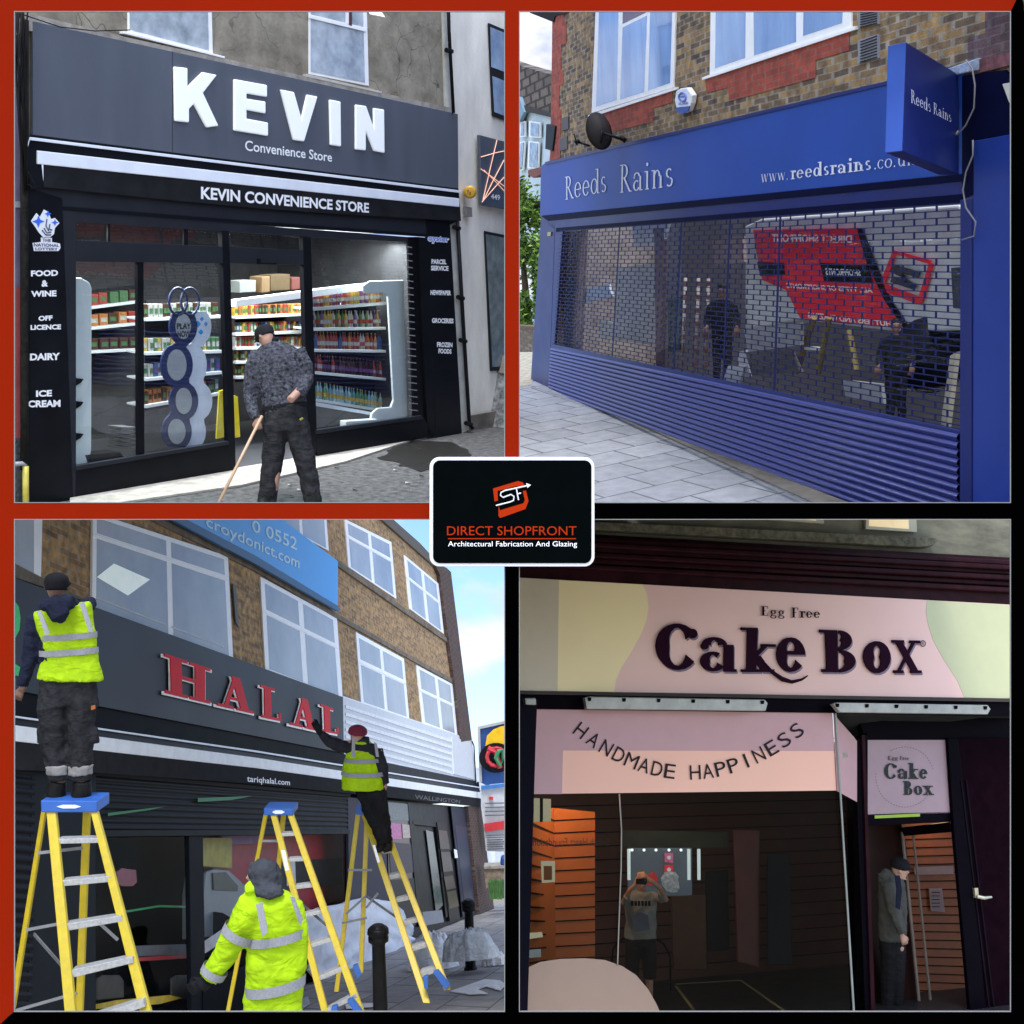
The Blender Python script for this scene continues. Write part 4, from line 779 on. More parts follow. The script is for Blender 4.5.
nb = MB(); nb.tube([F2.pt(682.5 + 3.6 * math.cos(k * .524), 97 + 4.4 * math.sin(k * .524), .066) for k in range(13)], .012, 5); nb.poly(F2, [(680, 96), (685, 95), (685, 97), (680, 98)], .068, .004); text(F2, nb, 'ALARM', [(678, 102.5), (687.5, 101.5), (687.5, 104.5), (678, 105.5)], .064, .01); T.part('emblem', nb, mat('alarm_ink', (.12, .18, .5), .5))

# shopfront
T = Thing(F2, 'estate_agent_shopfront', 'blue shopfront with white serif lettering on the fascia and a closed punched shutter', 'shopfront', F2.gd(760, 470))
fs = T.part('fascia', MB().poly(F2, [(541, 166), (545, 163), (962, 66), (962, 174), (540, 216)], 0, .05), blue, bevel=.004)
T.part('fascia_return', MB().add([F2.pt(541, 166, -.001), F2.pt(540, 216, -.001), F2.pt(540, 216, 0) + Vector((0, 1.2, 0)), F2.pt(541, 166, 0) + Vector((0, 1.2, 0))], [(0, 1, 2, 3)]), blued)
T.part('flashing', MB().poly(F2, [(545, 162), (887, 81), (962, 64), (962, 67), (887, 84.5), (545, 165)], .012, .02), blued)
nb = MB(); serif(F2, nb, 'Reeds', [(565, 177), (607, 167.5), (607, 191.5), (565, 200)], .004, .105); serif(F2, nb, 'Rains', [(620, 165), (674, 158), (674, 186), (619.5, 193)], .004, .105); T.part('lettering', nb, mat('pale_sign_letters', (.66, .67, .74), .5), fs)
nb = MB(); serif(F2, nb, 'www.', [(761, 170), (789, 168.5), (789, 179.5), (761, 182.5)], .004, .085); serif(F2, nb, 'reedsrains', [(790.5, 166.5), (872, 155), (872, 169.5), (790.5, 179.5)], .004, .17); serif(F2, nb, '.co.uk', [(874, 156), (916, 150), (916, 164.5), (874, 169.5)], .004, .1); T.part('lettering', nb, MC['pale_sign_letters'], fs)
T.part('cornice', MB().poly(F2, [(541, 216), (960, 174), (966, 176), (966, 181), (548, 221)], .012, .05), navyc, bevel=.004)
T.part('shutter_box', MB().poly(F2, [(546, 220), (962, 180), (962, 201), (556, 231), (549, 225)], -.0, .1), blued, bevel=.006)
T.part('painted_box_shadow', MB().poly(F2, [(556, 228), (962, 194), (962, 203), (556, 232)], .004, .01), navyc)  # dark strip painted for the shadow under the shutter box
T.part('pilaster', MB().poly(F2, [(541, 216), (555, 221), (549, 391), (530.5, 384)], .0, .05), blued, bevel=.005)
T.part('guide_rail', MB().poly(F2, [(555, 222), (563, 228), (554, 350), (551, 391), (548, 391)], -.004, .04), blued)
T.part('guide_rail', MB().poly(F2, [(960, 200), (971, 198), (971, 520), (959.5, 520)], .02, .03), blued, bevel=.006)
T.part('pilaster', MB().poly(F2, [(973.5, 141), (1022, 132), (1022, 520), (972.5, 520)], .015, .03), mat('pilaster_blue', s2l((30, 54, 132)), .35, var=.06, spec=.5), bevel=.006)
T.part('recess_panel', MB().poly(F2, [(962, 76), (1004, 70), (1022, 88), (1022, 135), (973.5, 143), (973, 195), (962, 198)], .002, .04), navyc)
T.part('concrete_lintel', MB().poly(F2, [(943, 70), (978, 58), (978, 70), (945, 77)], .02, .03), mat('painted_stone', (.33, .4, .52), .8, var=.4, scale=14, bump=.5), bevel=.006)
T.part('red_lintel', MB().poly(F2, [(978, 60), (1002, 53), (1022, 50), (1022, 62), (978, 73)], .01, .03), mat('maroon_stone', (.16, .06, .07), .8, var=.6, scale=14))
T.part('white_bracket', MB().poly(F2, [(1002, 84), (1022, 80), (1022, 104), (1009, 103)], .03, .03), mat('old_white', (.55, .53, .46), .8), bevel=.004)
# corrugated solid lower section
S = T.part('shutter_curtain', MB().poly(F2, [(552, 344), (960, 430), (960, 434), (552, 348)], .014, .02), blued, bevel=.004)
co = MB(); vs = []; fs = []; NR = 13; K = NR * 14; XS = 17
for i in range(K + 1):
    t = i / K; ph = (t * NR) % 1; o = .028 * math.sin(math.pi * ph) ** .7 if ph < .999 else 0
    PA = F2.pt(552 - 3 * t, 347 + 44.5 * t, 0); PB = F2.pt(960, 433 + 110.5 * t, 0)
    for j in range(XS): vs.append(PA.lerp(PB, j / (XS - 1)) + Vector((0, -o, 0)))
for i in range(K):
    for j in range(XS - 1): fs.append((XS * i + j, XS * i + j + 1, XS * i + XS + j + 1, XS * i + XS + j))
co.add(vs, fs); T.part('corrugated_slats', co, mat('slat_blue', s2l((22, 36, 118)), .3, var=.06, spec=1.6), S)
gr = MB(); NROW = 34; tl = (560, 231, 552.5, 346); tr = (960.5, 203, 960, 432)
def gp_(u, v):
    x0 = tl[0] + (tl[2] - tl[0]) * v; x1 = tr[0] + (tr[2] - tr[0]) * v; y0 = tl[1] + (tl[3] - tl[1]) * v; y1 = tr[1] + (tr[3] - tr[1]) * v
    return (x0 + (x1 - x0) * u, y0 + (y1 - y0) * u)
A, B, Cc, Dd = F2.pt(*gp_(0, 0), .005), F2.pt(*gp_(1, 0), .005), F2.pt(*gp_(1, 1), .005), F2.pt(*gp_(0, 1), .005)
def gq(u, v): return A.lerp(B, u).lerp(Dd.lerp(Cc, u), v)
NL = 36
for r_ in range(NROW + 1):
    v = r_ / NROW; gr.bar(gq(0, v), gq(1, v), .0075, .006, (0, 0, 1))
    if r_ < NROW:
        for k in range(NL):
            u = (k + (.5 if r_ % 2 else 0)) / NL
            if 0 < u < 1: gr.bar(gq(u, v), gq(u, v + 1 / NROW), .022, .006, (1, 0, 0))
for u in (.28, .62, .73, .49): gr.bar(gq(u, 0), gq(u, 1), .035, .006, (1, 0, 0))
T.part('punched_grille', gr, mat('grille_blue', s2l((24, 32, 84)), .5, spec=.2), S)
gl2 = glass('estate_glass', (.95, .95, .95), .02)
T.part('window_pane', MB().poly(F2, [(556, 228), (962, 196), (962, 440), (552, 352)], -.06, .004), gl2)
T.part('stall_riser', MB().poly(F2, [(552, 345), (962, 430), (962, 541), (551, 390)], -.03, .02), navyc)
T.part('padlock', MB().poly(F2, [(547.5, 232), (551, 232), (550.5, 236), (547, 236)], .02, .02), mat('brass', (.5, .4, .15), .3, metal=.8), bevel=.003)
# projecting sign
T = Thing(F2, 'projecting_sign', 'blue box sign projecting from the right end of the blue fascia', 'sign', F2.pt(958, 175, 0))
dA = F2.dep(F2.pt(958, 120, 0)); dB = dA - .5
fo = [F2.at(888, 46, dB), F2.at(885, 153, dB), F2.at(902, 151, dB - .04), F2.at(906, 42, dB - .04)]
bo = [F2.at(943, 82, dA), F2.at(938, 175, dA), F2.at(959, 175, dA - .03), F2.at(960, 75, dA - .03)]
T.part('case', MB().hexa(fo, bo), blued, bevel=.006)
T.part('front_panel', MB().prism([p + F2.view * -.004 for p in fo], F2.view * .006), blue, bevel=.004)
vs, fsx = sans('x'); nb = MB(); x = 0; st = []
for ch in 'Reeds Rains':
    s_, wd = glyph(ch, .1); st += [[(px + x, py) for px, py in p] for p in s_]; x += wd + .06
q4 = [F2.at(908.5, 92, dB - .02), F2.at(946.5, 117, dA - .14), F2.at(946.5, 127, dA - .14), F2.at(908.5, 105, dB - .02)]
q4 = [p - F2.view * .05 for p in q4]
for k, p in enumerate(st): v = [bilin(q4, a / x, b) - F2.view * .0002 * k for a, b in p]; nb.add(v, [tuple(range(len(v)))])
T.part('lettering', nb, MC['pale_sign_letters'])
wires = [[(966, 60), (972, 68), (975, 85), (974, 108), (966, 125), (958, 134), (948, 138)], [(973, 140), (973, 155), (966, 172), (963, 190), (966, 208), (976, 222), (974, 236), (962, 240)], [(958, 131), (951, 144)]]
wb = MB()
for q in wires: wb.tube([F2.pt(x, y, .06) for x, y in q], .006, 6)
top(F2, 'loose_cable', wb, mat('grey_cable', (.2, .2, .22), .6), 'loose grey cable dangling beside the projecting blue sign', 'cable', smooth=True)
# ---- behind the grille: street reflections built as solid things
T = Thing(F2, 'shop_interior', 'dim brown and grey interior of the blue shopfront seen behind the punched shutter', 'room', F2.gd(760, 470) + Vector((0, .5, 0)))
xa, xb = F2.pt(548, 300, -.1).x, F2.pt(963, 300, -.1).x; zt = F2.pt(960, 196, 0).z
T.part('back_wall', MB().box(xa - 1, xb + 6, 2.0, 2.05, 0, zt + .2), mat('dim_wall', (.30, .27, .24), .8, var=.5, scale=.8, c2=(.16, .16, .16)))
T.part('floor', MB().box(xa - 1, xb + 6, .1, 2.0, -.03, .02), mat('dim_floor', (.22, .21, .2), .6, var=.2))
T.part('end_wall', MB().box(xa + .02, xa + .1, .1, 2.0, 0, zt), mat('end_wall_brown', (.42, .34, .28), .8, var=.3))
T.part('end_wall', MB().box(xb + 5, xb + 5.1, .1, 2, 0, zt), MC['dim_wall'])
def pan(name, q, w, c, label, cat, **k): return top(F2, name, MB().poly(F2, q, w, .04), mat(name + '_m%d' % len(MC), c, .6, var=.25, scale=4), label, cat, **k)
pan('timber_post', [(654, 228), (664, 228), (662, 372), (656, 370)], -.3, (.12, .05, .03), 'brown timber post behind the punched shutter', 'post')
pan('partition_panel', [(562, 232), (586, 230), (580, 352), (556, 346)], -.3, (.28, .19, .15), 'beige panel behind the left end of the punched shutter', 'panel')
pan('pale_panel', [(617, 268), (662, 262), (656, 345), (615, 335)], -.35, (.38, .36, .33), 'pale cardboard coloured panel behind the punched shutter left of the post', 'panel')
pan('bright_board', [(632, 226), (668, 224), (662, 246), (634, 248)], -.3, (.6, .62, .62), 'bright pale panel behind the top of the punched shutter', 'panel')
for k, x in enumerate((684, 697, 707)):
    P = Thing(F2, 'reflected_pole', ('left', 'middle', 'right')[k] + ' of three reflected upright red and white poles behind the punched shutter', 'pole', F2.pt(x - 2, 372, -.4), 'red and white poles')
    P.part('pole', MB().tube([F2.pt(x + 1.5, 278, -.4), F2.pt(x - 2, 372, -.4)], .022, 8), mat('pale_pole', (.42, .38, .33), .6), smooth=True)
    rb = MB()
    for j in range(7): t = j / 7 + .03; rb.tube([F2.pt(x + 1.5 - 3.5 * t, 278 + 94 * t, -.4), F2.pt(x + 1.5 - 3.5 * (t + .05), 278 + 94 * (t + .05), -.4)], .025, 8)
    P.part('red_bands', rb, mat('band_red', (.25, .1, .08), .5))
# reflected van with red livery, built solid behind the glass
T = Thing(F2, 'van', 'reflected white van with red and black side graphics behind the right half of the shutter', 'van', F2.pt(860, 420, -.9))
vw = -.7
T.part('body', MB().poly(F2, [(745, 226), (760, 219), (958, 205), (985, 230), (985, 330), (900, 332), (800, 320), (745, 330)], vw, .6), mat('van_white', (.62, .64, .63), .4, var=.1), bevel=.02)
lv = T.part('red_graphic', MB().poly(F2, [(753, 230), (857, 228), (867, 262), (884, 300), (905, 328), (840, 322), (800, 318), (786, 290), (762, 280), (756, 250)], vw + .02, .01), mat('van_red', (.85, .02, .035), .5, var=.1))
T.part('black_graphic', MB().poly(F2, [(857, 229), (862, 229), (890, 300), (912, 332), (905, 330), (884, 300), (866, 262)], vw + .03, .01), blackc)
T.part('black_label', MB().poly(F2, [(820, 263), (867, 265), (872, 283), (824, 281)], vw + .035, .01), blackc)
T.part('black_label', MB().poly(F2, [(757, 262), (783, 263), (784, 275), (760, 276)], vw + .035, .01), blackc)
em = MB()
for q in ([(893, 250), (930, 260), (930, 264), (893, 254)], [(893, 250), (897, 252), (884, 285), (880, 282)], [(880, 282), (922, 298), (921, 305), (878, 290)], [(929, 262), (933, 264), (923, 300), (918, 298)]): em.poly(F2, q, vw + .03, .01)
T.part('emblem_frame', em, MC['van_red'])
em = MB(); em.poly(F2, [(893, 264), (920, 272), (918, 278), (902, 273), (900, 278), (916, 284), (914, 290), (890, 282), (892, 276), (905, 281), (906, 279), (890, 272)], vw + .045, .01); T.part('emblem_mark', em, mat('emblem_dark', (.06, .06, .06), .4))
nb = MB(); text(F2, nb, 'DIRECT SHOPFRONT', [(772, 234), (852, 235), (852, 243), (772, 242)], vw + .04, .03, flip=True); text(F2, nb, 'SHOPFRONTS', [(825, 268), (860, 270), (861, 276), (826, 275)], vw + .05, .03, flip=True)
text(F2, nb, 'ALL TYPES OF SHOPFRONTS', [(786, 283), (872, 288), (873, 293), (787, 288)], vw + .04, .02, flip=True); text(F2, nb, 'SHUTTERS AND GLAZING', [(808, 312), (895, 322), (896, 327), (808, 318)], vw + .04, .02, flip=True)
T.part('lettering', nb, white)
T.part('wheel', MB().tube([F2.pt(930, 355, vw), F2.pt(930, 355, vw - .2)], .33, 20), blackc, smooth=True)
T.part('side_window', MB().poly(F2, [(951, 268), (972, 266), (972, 310), (953, 308)], vw + .02, .01), mat('van_window', (.06, .07, .08), .2))
T = Thing(F2, 'stepladder', 'reflected yellow stepladder standing behind the right half of the punched shutter', 'ladder', F2.pt(830, 375, -.45))
for q in ([(814, 318), (797, 372)], [(829, 318), (818, 373)], [(849, 330), (856, 370)]): T.part('rail', MB().tube([F2.pt(*q[0], -.45), F2.pt(*q[1], -.45)], .03, 6), mat('dull_yellow', (.22, .17, .05), .5))
T.part('step', MB().tube([F2.pt(804, 348, -.45), F2.pt(822, 349, -.45)], .02, 6), silver)
for k, (q, c, lab) in enumerate((([(744, 330), (800, 322), (800, 345), (748, 352)], (.30, .30, .30), 'pale grey kerbside shape low behind the middle of the shutter'), ([(745, 352), (790, 350), (800, 372), (752, 376)], (.09, .08, .07), 'dark jumble on the floor left of the yellow ladder'),
        ([(842, 380), (880, 384), (884, 404), (846, 398)], (.35, .36, .37), 'pale crumpled cloth on the floor behind the shutter'), ([(575, 292), (608, 284), (612, 296), (580, 304)], (.32, .36, .42), 'pale car roof shape behind the left part of the shutter'),
        ([(600, 320), (650, 330), (650, 345), (600, 338)], (.4, .36, .3), 'low tan board behind the left part of the shutter'), ([(668, 300), (682, 296), (680, 350), (668, 352)], (.04, .06, .04), 'dark green shape beside the timber post'),
        ([(712, 240), (742, 236), (744, 262), (714, 266)], (.26, .2, .17), 'brown panel high behind the middle of the shutter'), ([(738, 352), (746, 350), (750, 376), (738, 380)], (.5, .5, .52), 'white sack standing behind the lower middle of the shutter'))):
    pan('shop_clutter', q, -.32 - .01 * k, c, lab, 'clutter')
pan('board_stack', [(728, 366), (745, 366), (737, 390), (720, 388)], -.2, (.5, .52, .55), 'pale blue board leaning behind the lower edge of the punched shutter', 'board')
pan('leaning_board', [(950, 356), (956, 352), (946, 432), (940, 430)], -.15, (.5, .45, .33), 'cream batten leaning behind the right end of the punched shutter', 'board')
def figure2(x, y0, y1, w, name, lab, coat):
    P = Thing(F2, 'person', lab, 'person', F2.pt(x, y1, w)); d = F2.dep(P.loc); h = (y1 - y0); u = h / 7.5
    b_ = MB(); H = head(b_, F2, (x, y0 + u * .5), u * .42, d, (-.3, 0, -1)); b_.pxtube(F2, [(x, y0 + u, u * .2), (x, y0 + 1.5 * u, u * .3)], d)
    ring(b_, F2, [(y0 + 1.4 * u, x - u * .7, x + u * .7), (y0 + 3 * u, x - u * .6, x + u * .6), (y0 + 4 * u, x - u * .6, x + u * .6)], d)
    for s_ in (-1, 1): b_.pxtube(F2, [(x + s_ * u * .3, y0 + 4 * u, u * .35), (x + s_ * u * .35, y0 + 5.6 * u, u * .25), (x + s_ * u * .35, y1, u * .17)], d)
    hand(b_, F2, (x - u * 1.1, y0 + 3.2 * u), (x - u * 1.3, y0 + 3.9 * u), d, u * 1.0 * d / FPX, dd=-.2); hand(b_, F2, (x + u * 1.1, y0 + 3.2 * u), (x + u * 1.0, y0 + 3.9 * u), d, u * 1.0 * d / FPX, -1, dd=-.2)
    P.part('body', b_, SK2, remesh=.012); eyes(P, H, EW, EB)
    j = MB(); ring(j, F2, [(y0 + 1.15 * u, x - u * .3, x + u * .3), (y0 + 1.35 * u, x - u * .9, x + u * .9), (y0 + 2.6 * u, x - u * .85, x + u * .85), (y0 + 4.1 * u, x - u * .8, x + u * .8)], d)
    for s_ in (-1, 1): j.pxtube(F2, [(x + s_ * u * .85, y0 + 1.6 * u, u * .32), (x + s_ * u * 1.15, y0 + 2.7 * u, u * .27), (x + s_ * u * 1.1, y0 + 3.3 * u, u * .2, -.2)], d)
    P.part('jacket', j, coat, remesh=.014, wrinkle=.02)
    t_ = MB(); ring(t_, F2, [(y0 + 3.9 * u, x - u * .72, x + u * .72), (y0 + 4.5 * u, x - u * .75, x + u * .75)], d)
    for s_ in (-1, 1): t_.pxtube(F2, [(x + s_ * u * .35, y0 + 4.2 * u, u * .42), (x + s_ * u * .4, y0 + 5.7 * u, u * .32), (x + s_ * u * .42, y1 - u * .2, u * .26)], d); t_.pxtube(F2, [(x + s_ * u * .42, y1 - u * .1, u * .25), (x + s_ * u * .45, y1, u * .2, -.15)], d)
    P.part('trousers', t_, BK, remesh=.014, wrinkle=.02)
    hr_ = MB(); C, m, f, up, sdv = H; hr_.tube([C + up * m * z - f * m * .12 for z in (.1, .5, 1.0, 1.25)], [m * q for q in (.85, .95, .75, .2)], 12, 1.1, f); P.part('hair', hr_, EB, remesh=.01)
figure2(722, 284, 384, -.3, 'a', 'reflected dark clothed person standing behind the middle of the punched shutter beside the poles', BK)
figure2(896, 318, 428, -.25, 'b', 'reflected dark clothed person standing behind the shutter in front of the van', BK)
# left side: neighbour house, tree, wall
T = Thing(F2, 'neighbour_house', 'pale blue bay windowed house with brown tiled roof left of the brick building', 'house', F2.gd(530, 372) + Vector((0, 3, 0)))
wz = -3.0
til = brick('roof_tiles', (.17, .13, .10), (.10, .08, .065), (.03, .025, .02), .9, .22, .3, msize=.03)
T.part('roof', MB().poly(F2, [(505, 60), (519, 65), (562, 78), (562, 117), (528, 107), (505, 100)], wz, .3), til)
T.part('gutter', MB().poly(F2, [(505, 100), (528, 106.5), (562, 116.5), (562, 120), (528, 112), (505, 106)], wz + .05, .3), mat('gutter_dark', (.05, .045, .04), .6))
bayw = mat('pale_blue_render', s2l((190, 208, 215)), .7, var=.08)
T.part('wall', MB().poly(F2, [(505, 106), (530, 112), (562, 120), (562, 240), (505, 240)], wz - .1, .2), bayw)
T.part('side_gable', MB().poly(F2, [(505, 96), (519, 97), (524, 112), (519, 122), (505, 122)], wz + .1, .1), mat('gable_blue', s2l((120, 150, 165)), .7))
for q in ([(529, 121), (540, 122.5), (540, 138), (529, 137)], [(528.5, 141), (539, 142), (538, 169), (527.5, 168)], [(520, 122), (525, 121), (525, 137), (519, 137)], [(519, 142), (525, 141), (523, 170), (518, 171)]):
    wf = T.part('window', MB().poly(F2, q, wz + .0, .04), pvc); i = 1.4
    T.part('pane', MB().poly(F2, [(q[0][0] + i, q[0][1] + i), (q[1][0] - i, q[1][1] + i), (q[2][0] - i, q[2][1] - i), (q[3][0] + i, q[3][1] - i)], wz + .02, .01), mat('bay_glass', s2l((140, 165, 185)), .15, var=.4, scale=6), wf)
T.part('porch_roof', MB().poly(F2, [(528, 170), (540, 167), (544, 173), (533, 178), (528, 174)], wz + .4, .4), mat('red_tile', (.2, .07, .05), .8))
leafm = [mat('leaf_' + n, c, .55, var=.3, scale=9, spec=.3) for n, c in (('light', (.16, .27, .03)), ('mid', (.08, .17, .02)), ('dark', (.035, .08, .015)))]
def foliage(F, c, rx, ry, rz, n, size, seed=3):
    r = random.Random(seed); ms = [MB(), MB(), MB()]
    cl = [Vector((r.gauss(0, .5), r.gauss(0, .5), r.uniform(-1, 1))) for _ in range(26)]
    for i in range(n):
        k = r.choice(cl) + Vector((r.gauss(0, .16), r.gauss(0, .16), r.gauss(0, .13))); p = c + Vector((k.x * rx, k.y * ry, k.z * rz))
        a = Vector((r.gauss(0, 1), r.gauss(0, 1), r.gauss(0, .6))).normalized() * size * r.uniform(.6, 1.3); b = a.cross(Vector((r.gauss(0, 1), r.gauss(0, 1), 1))).normalized() * size * .5
        ms[r.choice((0, 0, 1, 1, 1, 2))].add([p - a, p - b * .8, p + a, p + b * .8], [(0, 1, 2, 3)])
    return ms
T = Thing(F2, 'tree', 'bright green leafy tree between the blue shopfront and the neighbouring house', 'tree', F2.gd(528, 366) + Vector((0, 2.2, 0)))
c = F2.pt(524, 262, -2.2)
for k, mb_ in enumerate(foliage(F2, c, 1.3, .5, 1.6, 9000, .085)): T.part('crown', mb_, leafm[k])
T.part('trunk', MB().tube([c + Vector((.1, 0, -2.2)), c + Vector((0, 0, -1)), c + Vector((-.1, 0, 0)), c + Vector((.1, 0, .8))], [.12, .1, .07, .03], 8), mat('bark', (.07, .05, .035), .9, bump=.6), smooth=True)
T = Thing(F2, 'garden_wall', 'low weathered brick wall below the green tree', 'wall', F2.pt(525, 360, -1.5))
T.part('wall', MB().poly(F2, [(505, 327), (545, 329), (545, 362), (505, 357)], -1.5, .2), brick('wall_brick', (.22, .17, .11), (.16, .12, .08), (.12, .1, .08), .6, .09, .4))
T.part('coping', MB().poly(F2, [(505, 325), (545, 327), (545, 330), (505, 328)], -1.48, .25), mat('coping_brown', (.12, .08, .05), .8))
# ================================================================== SET 3: the halal shop being fitted
yb = brick('multi_brown_brick', (.46, .27, .10), (.24, .14, .065), (.34, .27, .18), .42, .066, .5, msize=.006)
db = brick('dark_brown_brick', (.085, .04, .028), (.05, .028, .022), (.10, .08, .065), .42, .07, .3, msize=.006)
char = mat('charcoal_fascia', s2l((50, 53, 58)), .45, var=.10, scale=1.2, bump=.03, spec=.9, stretch=(.6, 1, .4))
chard = mat('charcoal_dark', (.007, .008, .010), .5, var=.2, spec=.15)
sh3 = mat('shutter_charcoal', (.014, .016, .02), .45, var=.2, spec=.25)
flag = mat('grey_flagstone', (.21, .205, .20), .85, var=.25, scale=3, bump=.4)
paving(flag, 1, 1, .018, (1, 1, 1), (1.3, 1.28, 1.25), (.35, .35, .35), .5)
g = [F3.gd(8, 1030), F3.gd(506, 1030), F3.gd(506, 904), F3.gd(440, 905), F3.gd(200, 960), F3.gd(8, 1000)]
top(F3, 'pavement', MB().add(g, [tuple(range(6))]), flag, kind='structure', uvf=uvmap(F3, (400, 1003), (455, 972), (500, 1008), 2, 2.2))
T = Thing(F3, 'office_building', 'brown brick office block of two window rows over the halal shop', 'building', F3.gd(485, 915))
T.part('wall', MB().poly(F3, [(8, 300), (290, 440), (388, 518), (441, 569), (462, 740), (300, 722), (8, 610)], -.04, .1), yb)
T.part('end_pier', MB().poly(F3, [(434, 562), (447, 568), (451, 572), (472, 740), (461, 742), (457, 700), (440, 575)], .06, .1), db)
T.part('roof_edge', MB().poly(F3, [(385, 512), (420, 543), (441, 566), (441, 572), (415, 549), (378, 516)], .02, .2), mat('roof_felt', (.1, .085, .07), .8))
conc = mat('weathered_concrete_band', (.16, .13, .10), .9, var=.4, scale=5, bump=.4)
T.part('band', MB().poly(F3, [(338, 560), (450, 640), (450, 644), (338, 566)], .01, .05), conc, bevel=.004)
T.part('band', MB().poly(F3, [(150, 512), (256, 565), (338, 614), (456, 681), (456, 685), (338, 619), (256, 571), (150, 519)], .0, .04), conc, bevel=.004)
T.part('band', MB().poly(F3, [(8, 560), (94, 604), (8, 575)], .0, .04), conc)
T.part('ledge', MB().poly(F3, [(343, 696), (470, 739), (470, 742), (343, 700)], .01, .06), silver)
T.part('sill', MB().poly(F3, [(418, 726), (437, 733), (438, 737), (420, 730)], .02, .05), mat('buff_stone', (.45, .36, .22), .8))
og = mat('office_glass', s2l((134, 141, 148)), .2, var=.10, scale=.5, c2=s2l((164, 170, 174)), spec=.4)
def win3(q, split=.34, mid=.52, vis=None):
    TL, TR, BR, BL = q
    L = lambda a, b, t: (a[0] + (b[0] - a[0]) * t, a[1] + (b[1] - a[1]) * t)
    P_ = lambda u, v: L(L(TL, TR, u), L(BL, BR, u), v)
    wf = T.part('window', MB().poly(F3, q, -.01, .03), pvc, bevel=.004)
    W = abs(TR[0] - TL[0]); H = abs(BL[1] - TL[1]); eu = 4.2 / W if W > 60 else 2.6 / W; ev = 4.6 / H if H > 60 else 3.0 / H
    for (u0, u1) in ((eu, mid - eu * .6), (mid + eu * .6, 1 - eu)):
        for (v0, v1) in ((ev, split - ev * .6), (split + ev * .6, 1 - ev * .6)):
            T.part('pane', MB().poly(F3, [P_(u0, v0), P_(u1, v0), P_(u1, v1), P_(u0, v1)], -.008, .002), og, wf)
    T.part('transom', MB().poly(F3, [P_(0, split - .01), P_(1, split - .01), P_(1, split + .02), P_(0, split + .02)], -.004, .01), pvc, wf, bevel=.003)
    return wf
wf = win3([(93, 512), (228, 556), (233.5, 662), (92, 614)], .22, .56)
for q in ([(97, 597), (166, 624), (166, 625.6), (97, 598.8)], [(172, 626), (224, 646), (224, 647.6), (172, 627.8)]): T.part('reflection_strip', MB().poly(F3, q, -.004, .002), mat('reflection_strip_pale', (.5, .54, .58), .5), wf)  # pale strips painted like reflections across the panes
win3([(260.5, 576.5), (337, 618), (343, 700), (265.5, 670)], .36, .52)
win3([(356, 632), (404, 658.5), (409.5, 720), (361.5, 704)], .4, .52)
win3([(416.5, 665), (452.5, 684), (457.5, 736), (423, 723)], .42, .54)
win3([(345, 519), (391.5, 542), (396.5, 599), (348.5, 567)], .34, .52)
win3([(404.5, 555), (438.5, 583.5), (444, 634), (410, 609)], .4, .52)
win3([(270, 470), (326, 512), (329, 551), (272, 520)], .2, .52)
wf = T.part('window', MB().poly(F3, [(8, 480), (43, 500), (41, 586), (8, 575)], -.01, .03), pvc, bevel=.004)
T.part('pane', MB().poly(F3, [(8, 482), (34, 496), (34, 583), (8, 572)], -.008, .002), og, wf)
lp = top(F3, 'ceiling_light', MB().poly(F3, [(97, 577), (114, 563.5), (150, 579.5), (128, 595.5)], -.004, .002), mat('lit_panel', (.8, .9, .88), emit=(.85, 1, .97), es=.12), 'bright square ceiling light panel showing in the large upper window', 'light')
gu = MB(); gu.poly(F3, [(233, 584), (236, 585), (239, 628), (236, 622)], .0, .02); top(F3, 'wall_bracket', gu, mat('lead_grey', (.1, .1, .1), .6), 'short grey metal strip on brick between the two large windows', 'bracket')
# blue banner sign
T = Thing(F3, 'banner_sign', 'bright blue sign board with pale phone number and web address on the brick wall', 'sign', F3.pt(300, 570, .1))
sb = mat('cyan_blue_sign', s2l((62, 160, 235)), .45, var=.05)
T.part('board', MB().poly(F3, [(150, 460), (250, 495), (338, 561), (338, 606), (256, 556), (180, 516)], .10, .06), sb, bevel=.006)
T.part('lower_edge', MB().poly(F3, [(150, 500), (180, 516), (256, 556), (338, 606), (341, 610), (338, 611), (256, 564), (150, 508)], .105, .05), mat('deep_teal_blue', s2l((20, 85, 130)), .5))
nb = MB(); text(F3, nb, '0 0552', [(252, 519), (297, 538), (297, 550.5), (252, 531)], .102, .01); text(F3, nb, 'croydonict.com', [(206, 515), (300, 558), (299, 572), (206, 530)], .102, .01)
T.part('lettering', nb, mat('pale_blue_letters', (.55, .75, .85), .5))
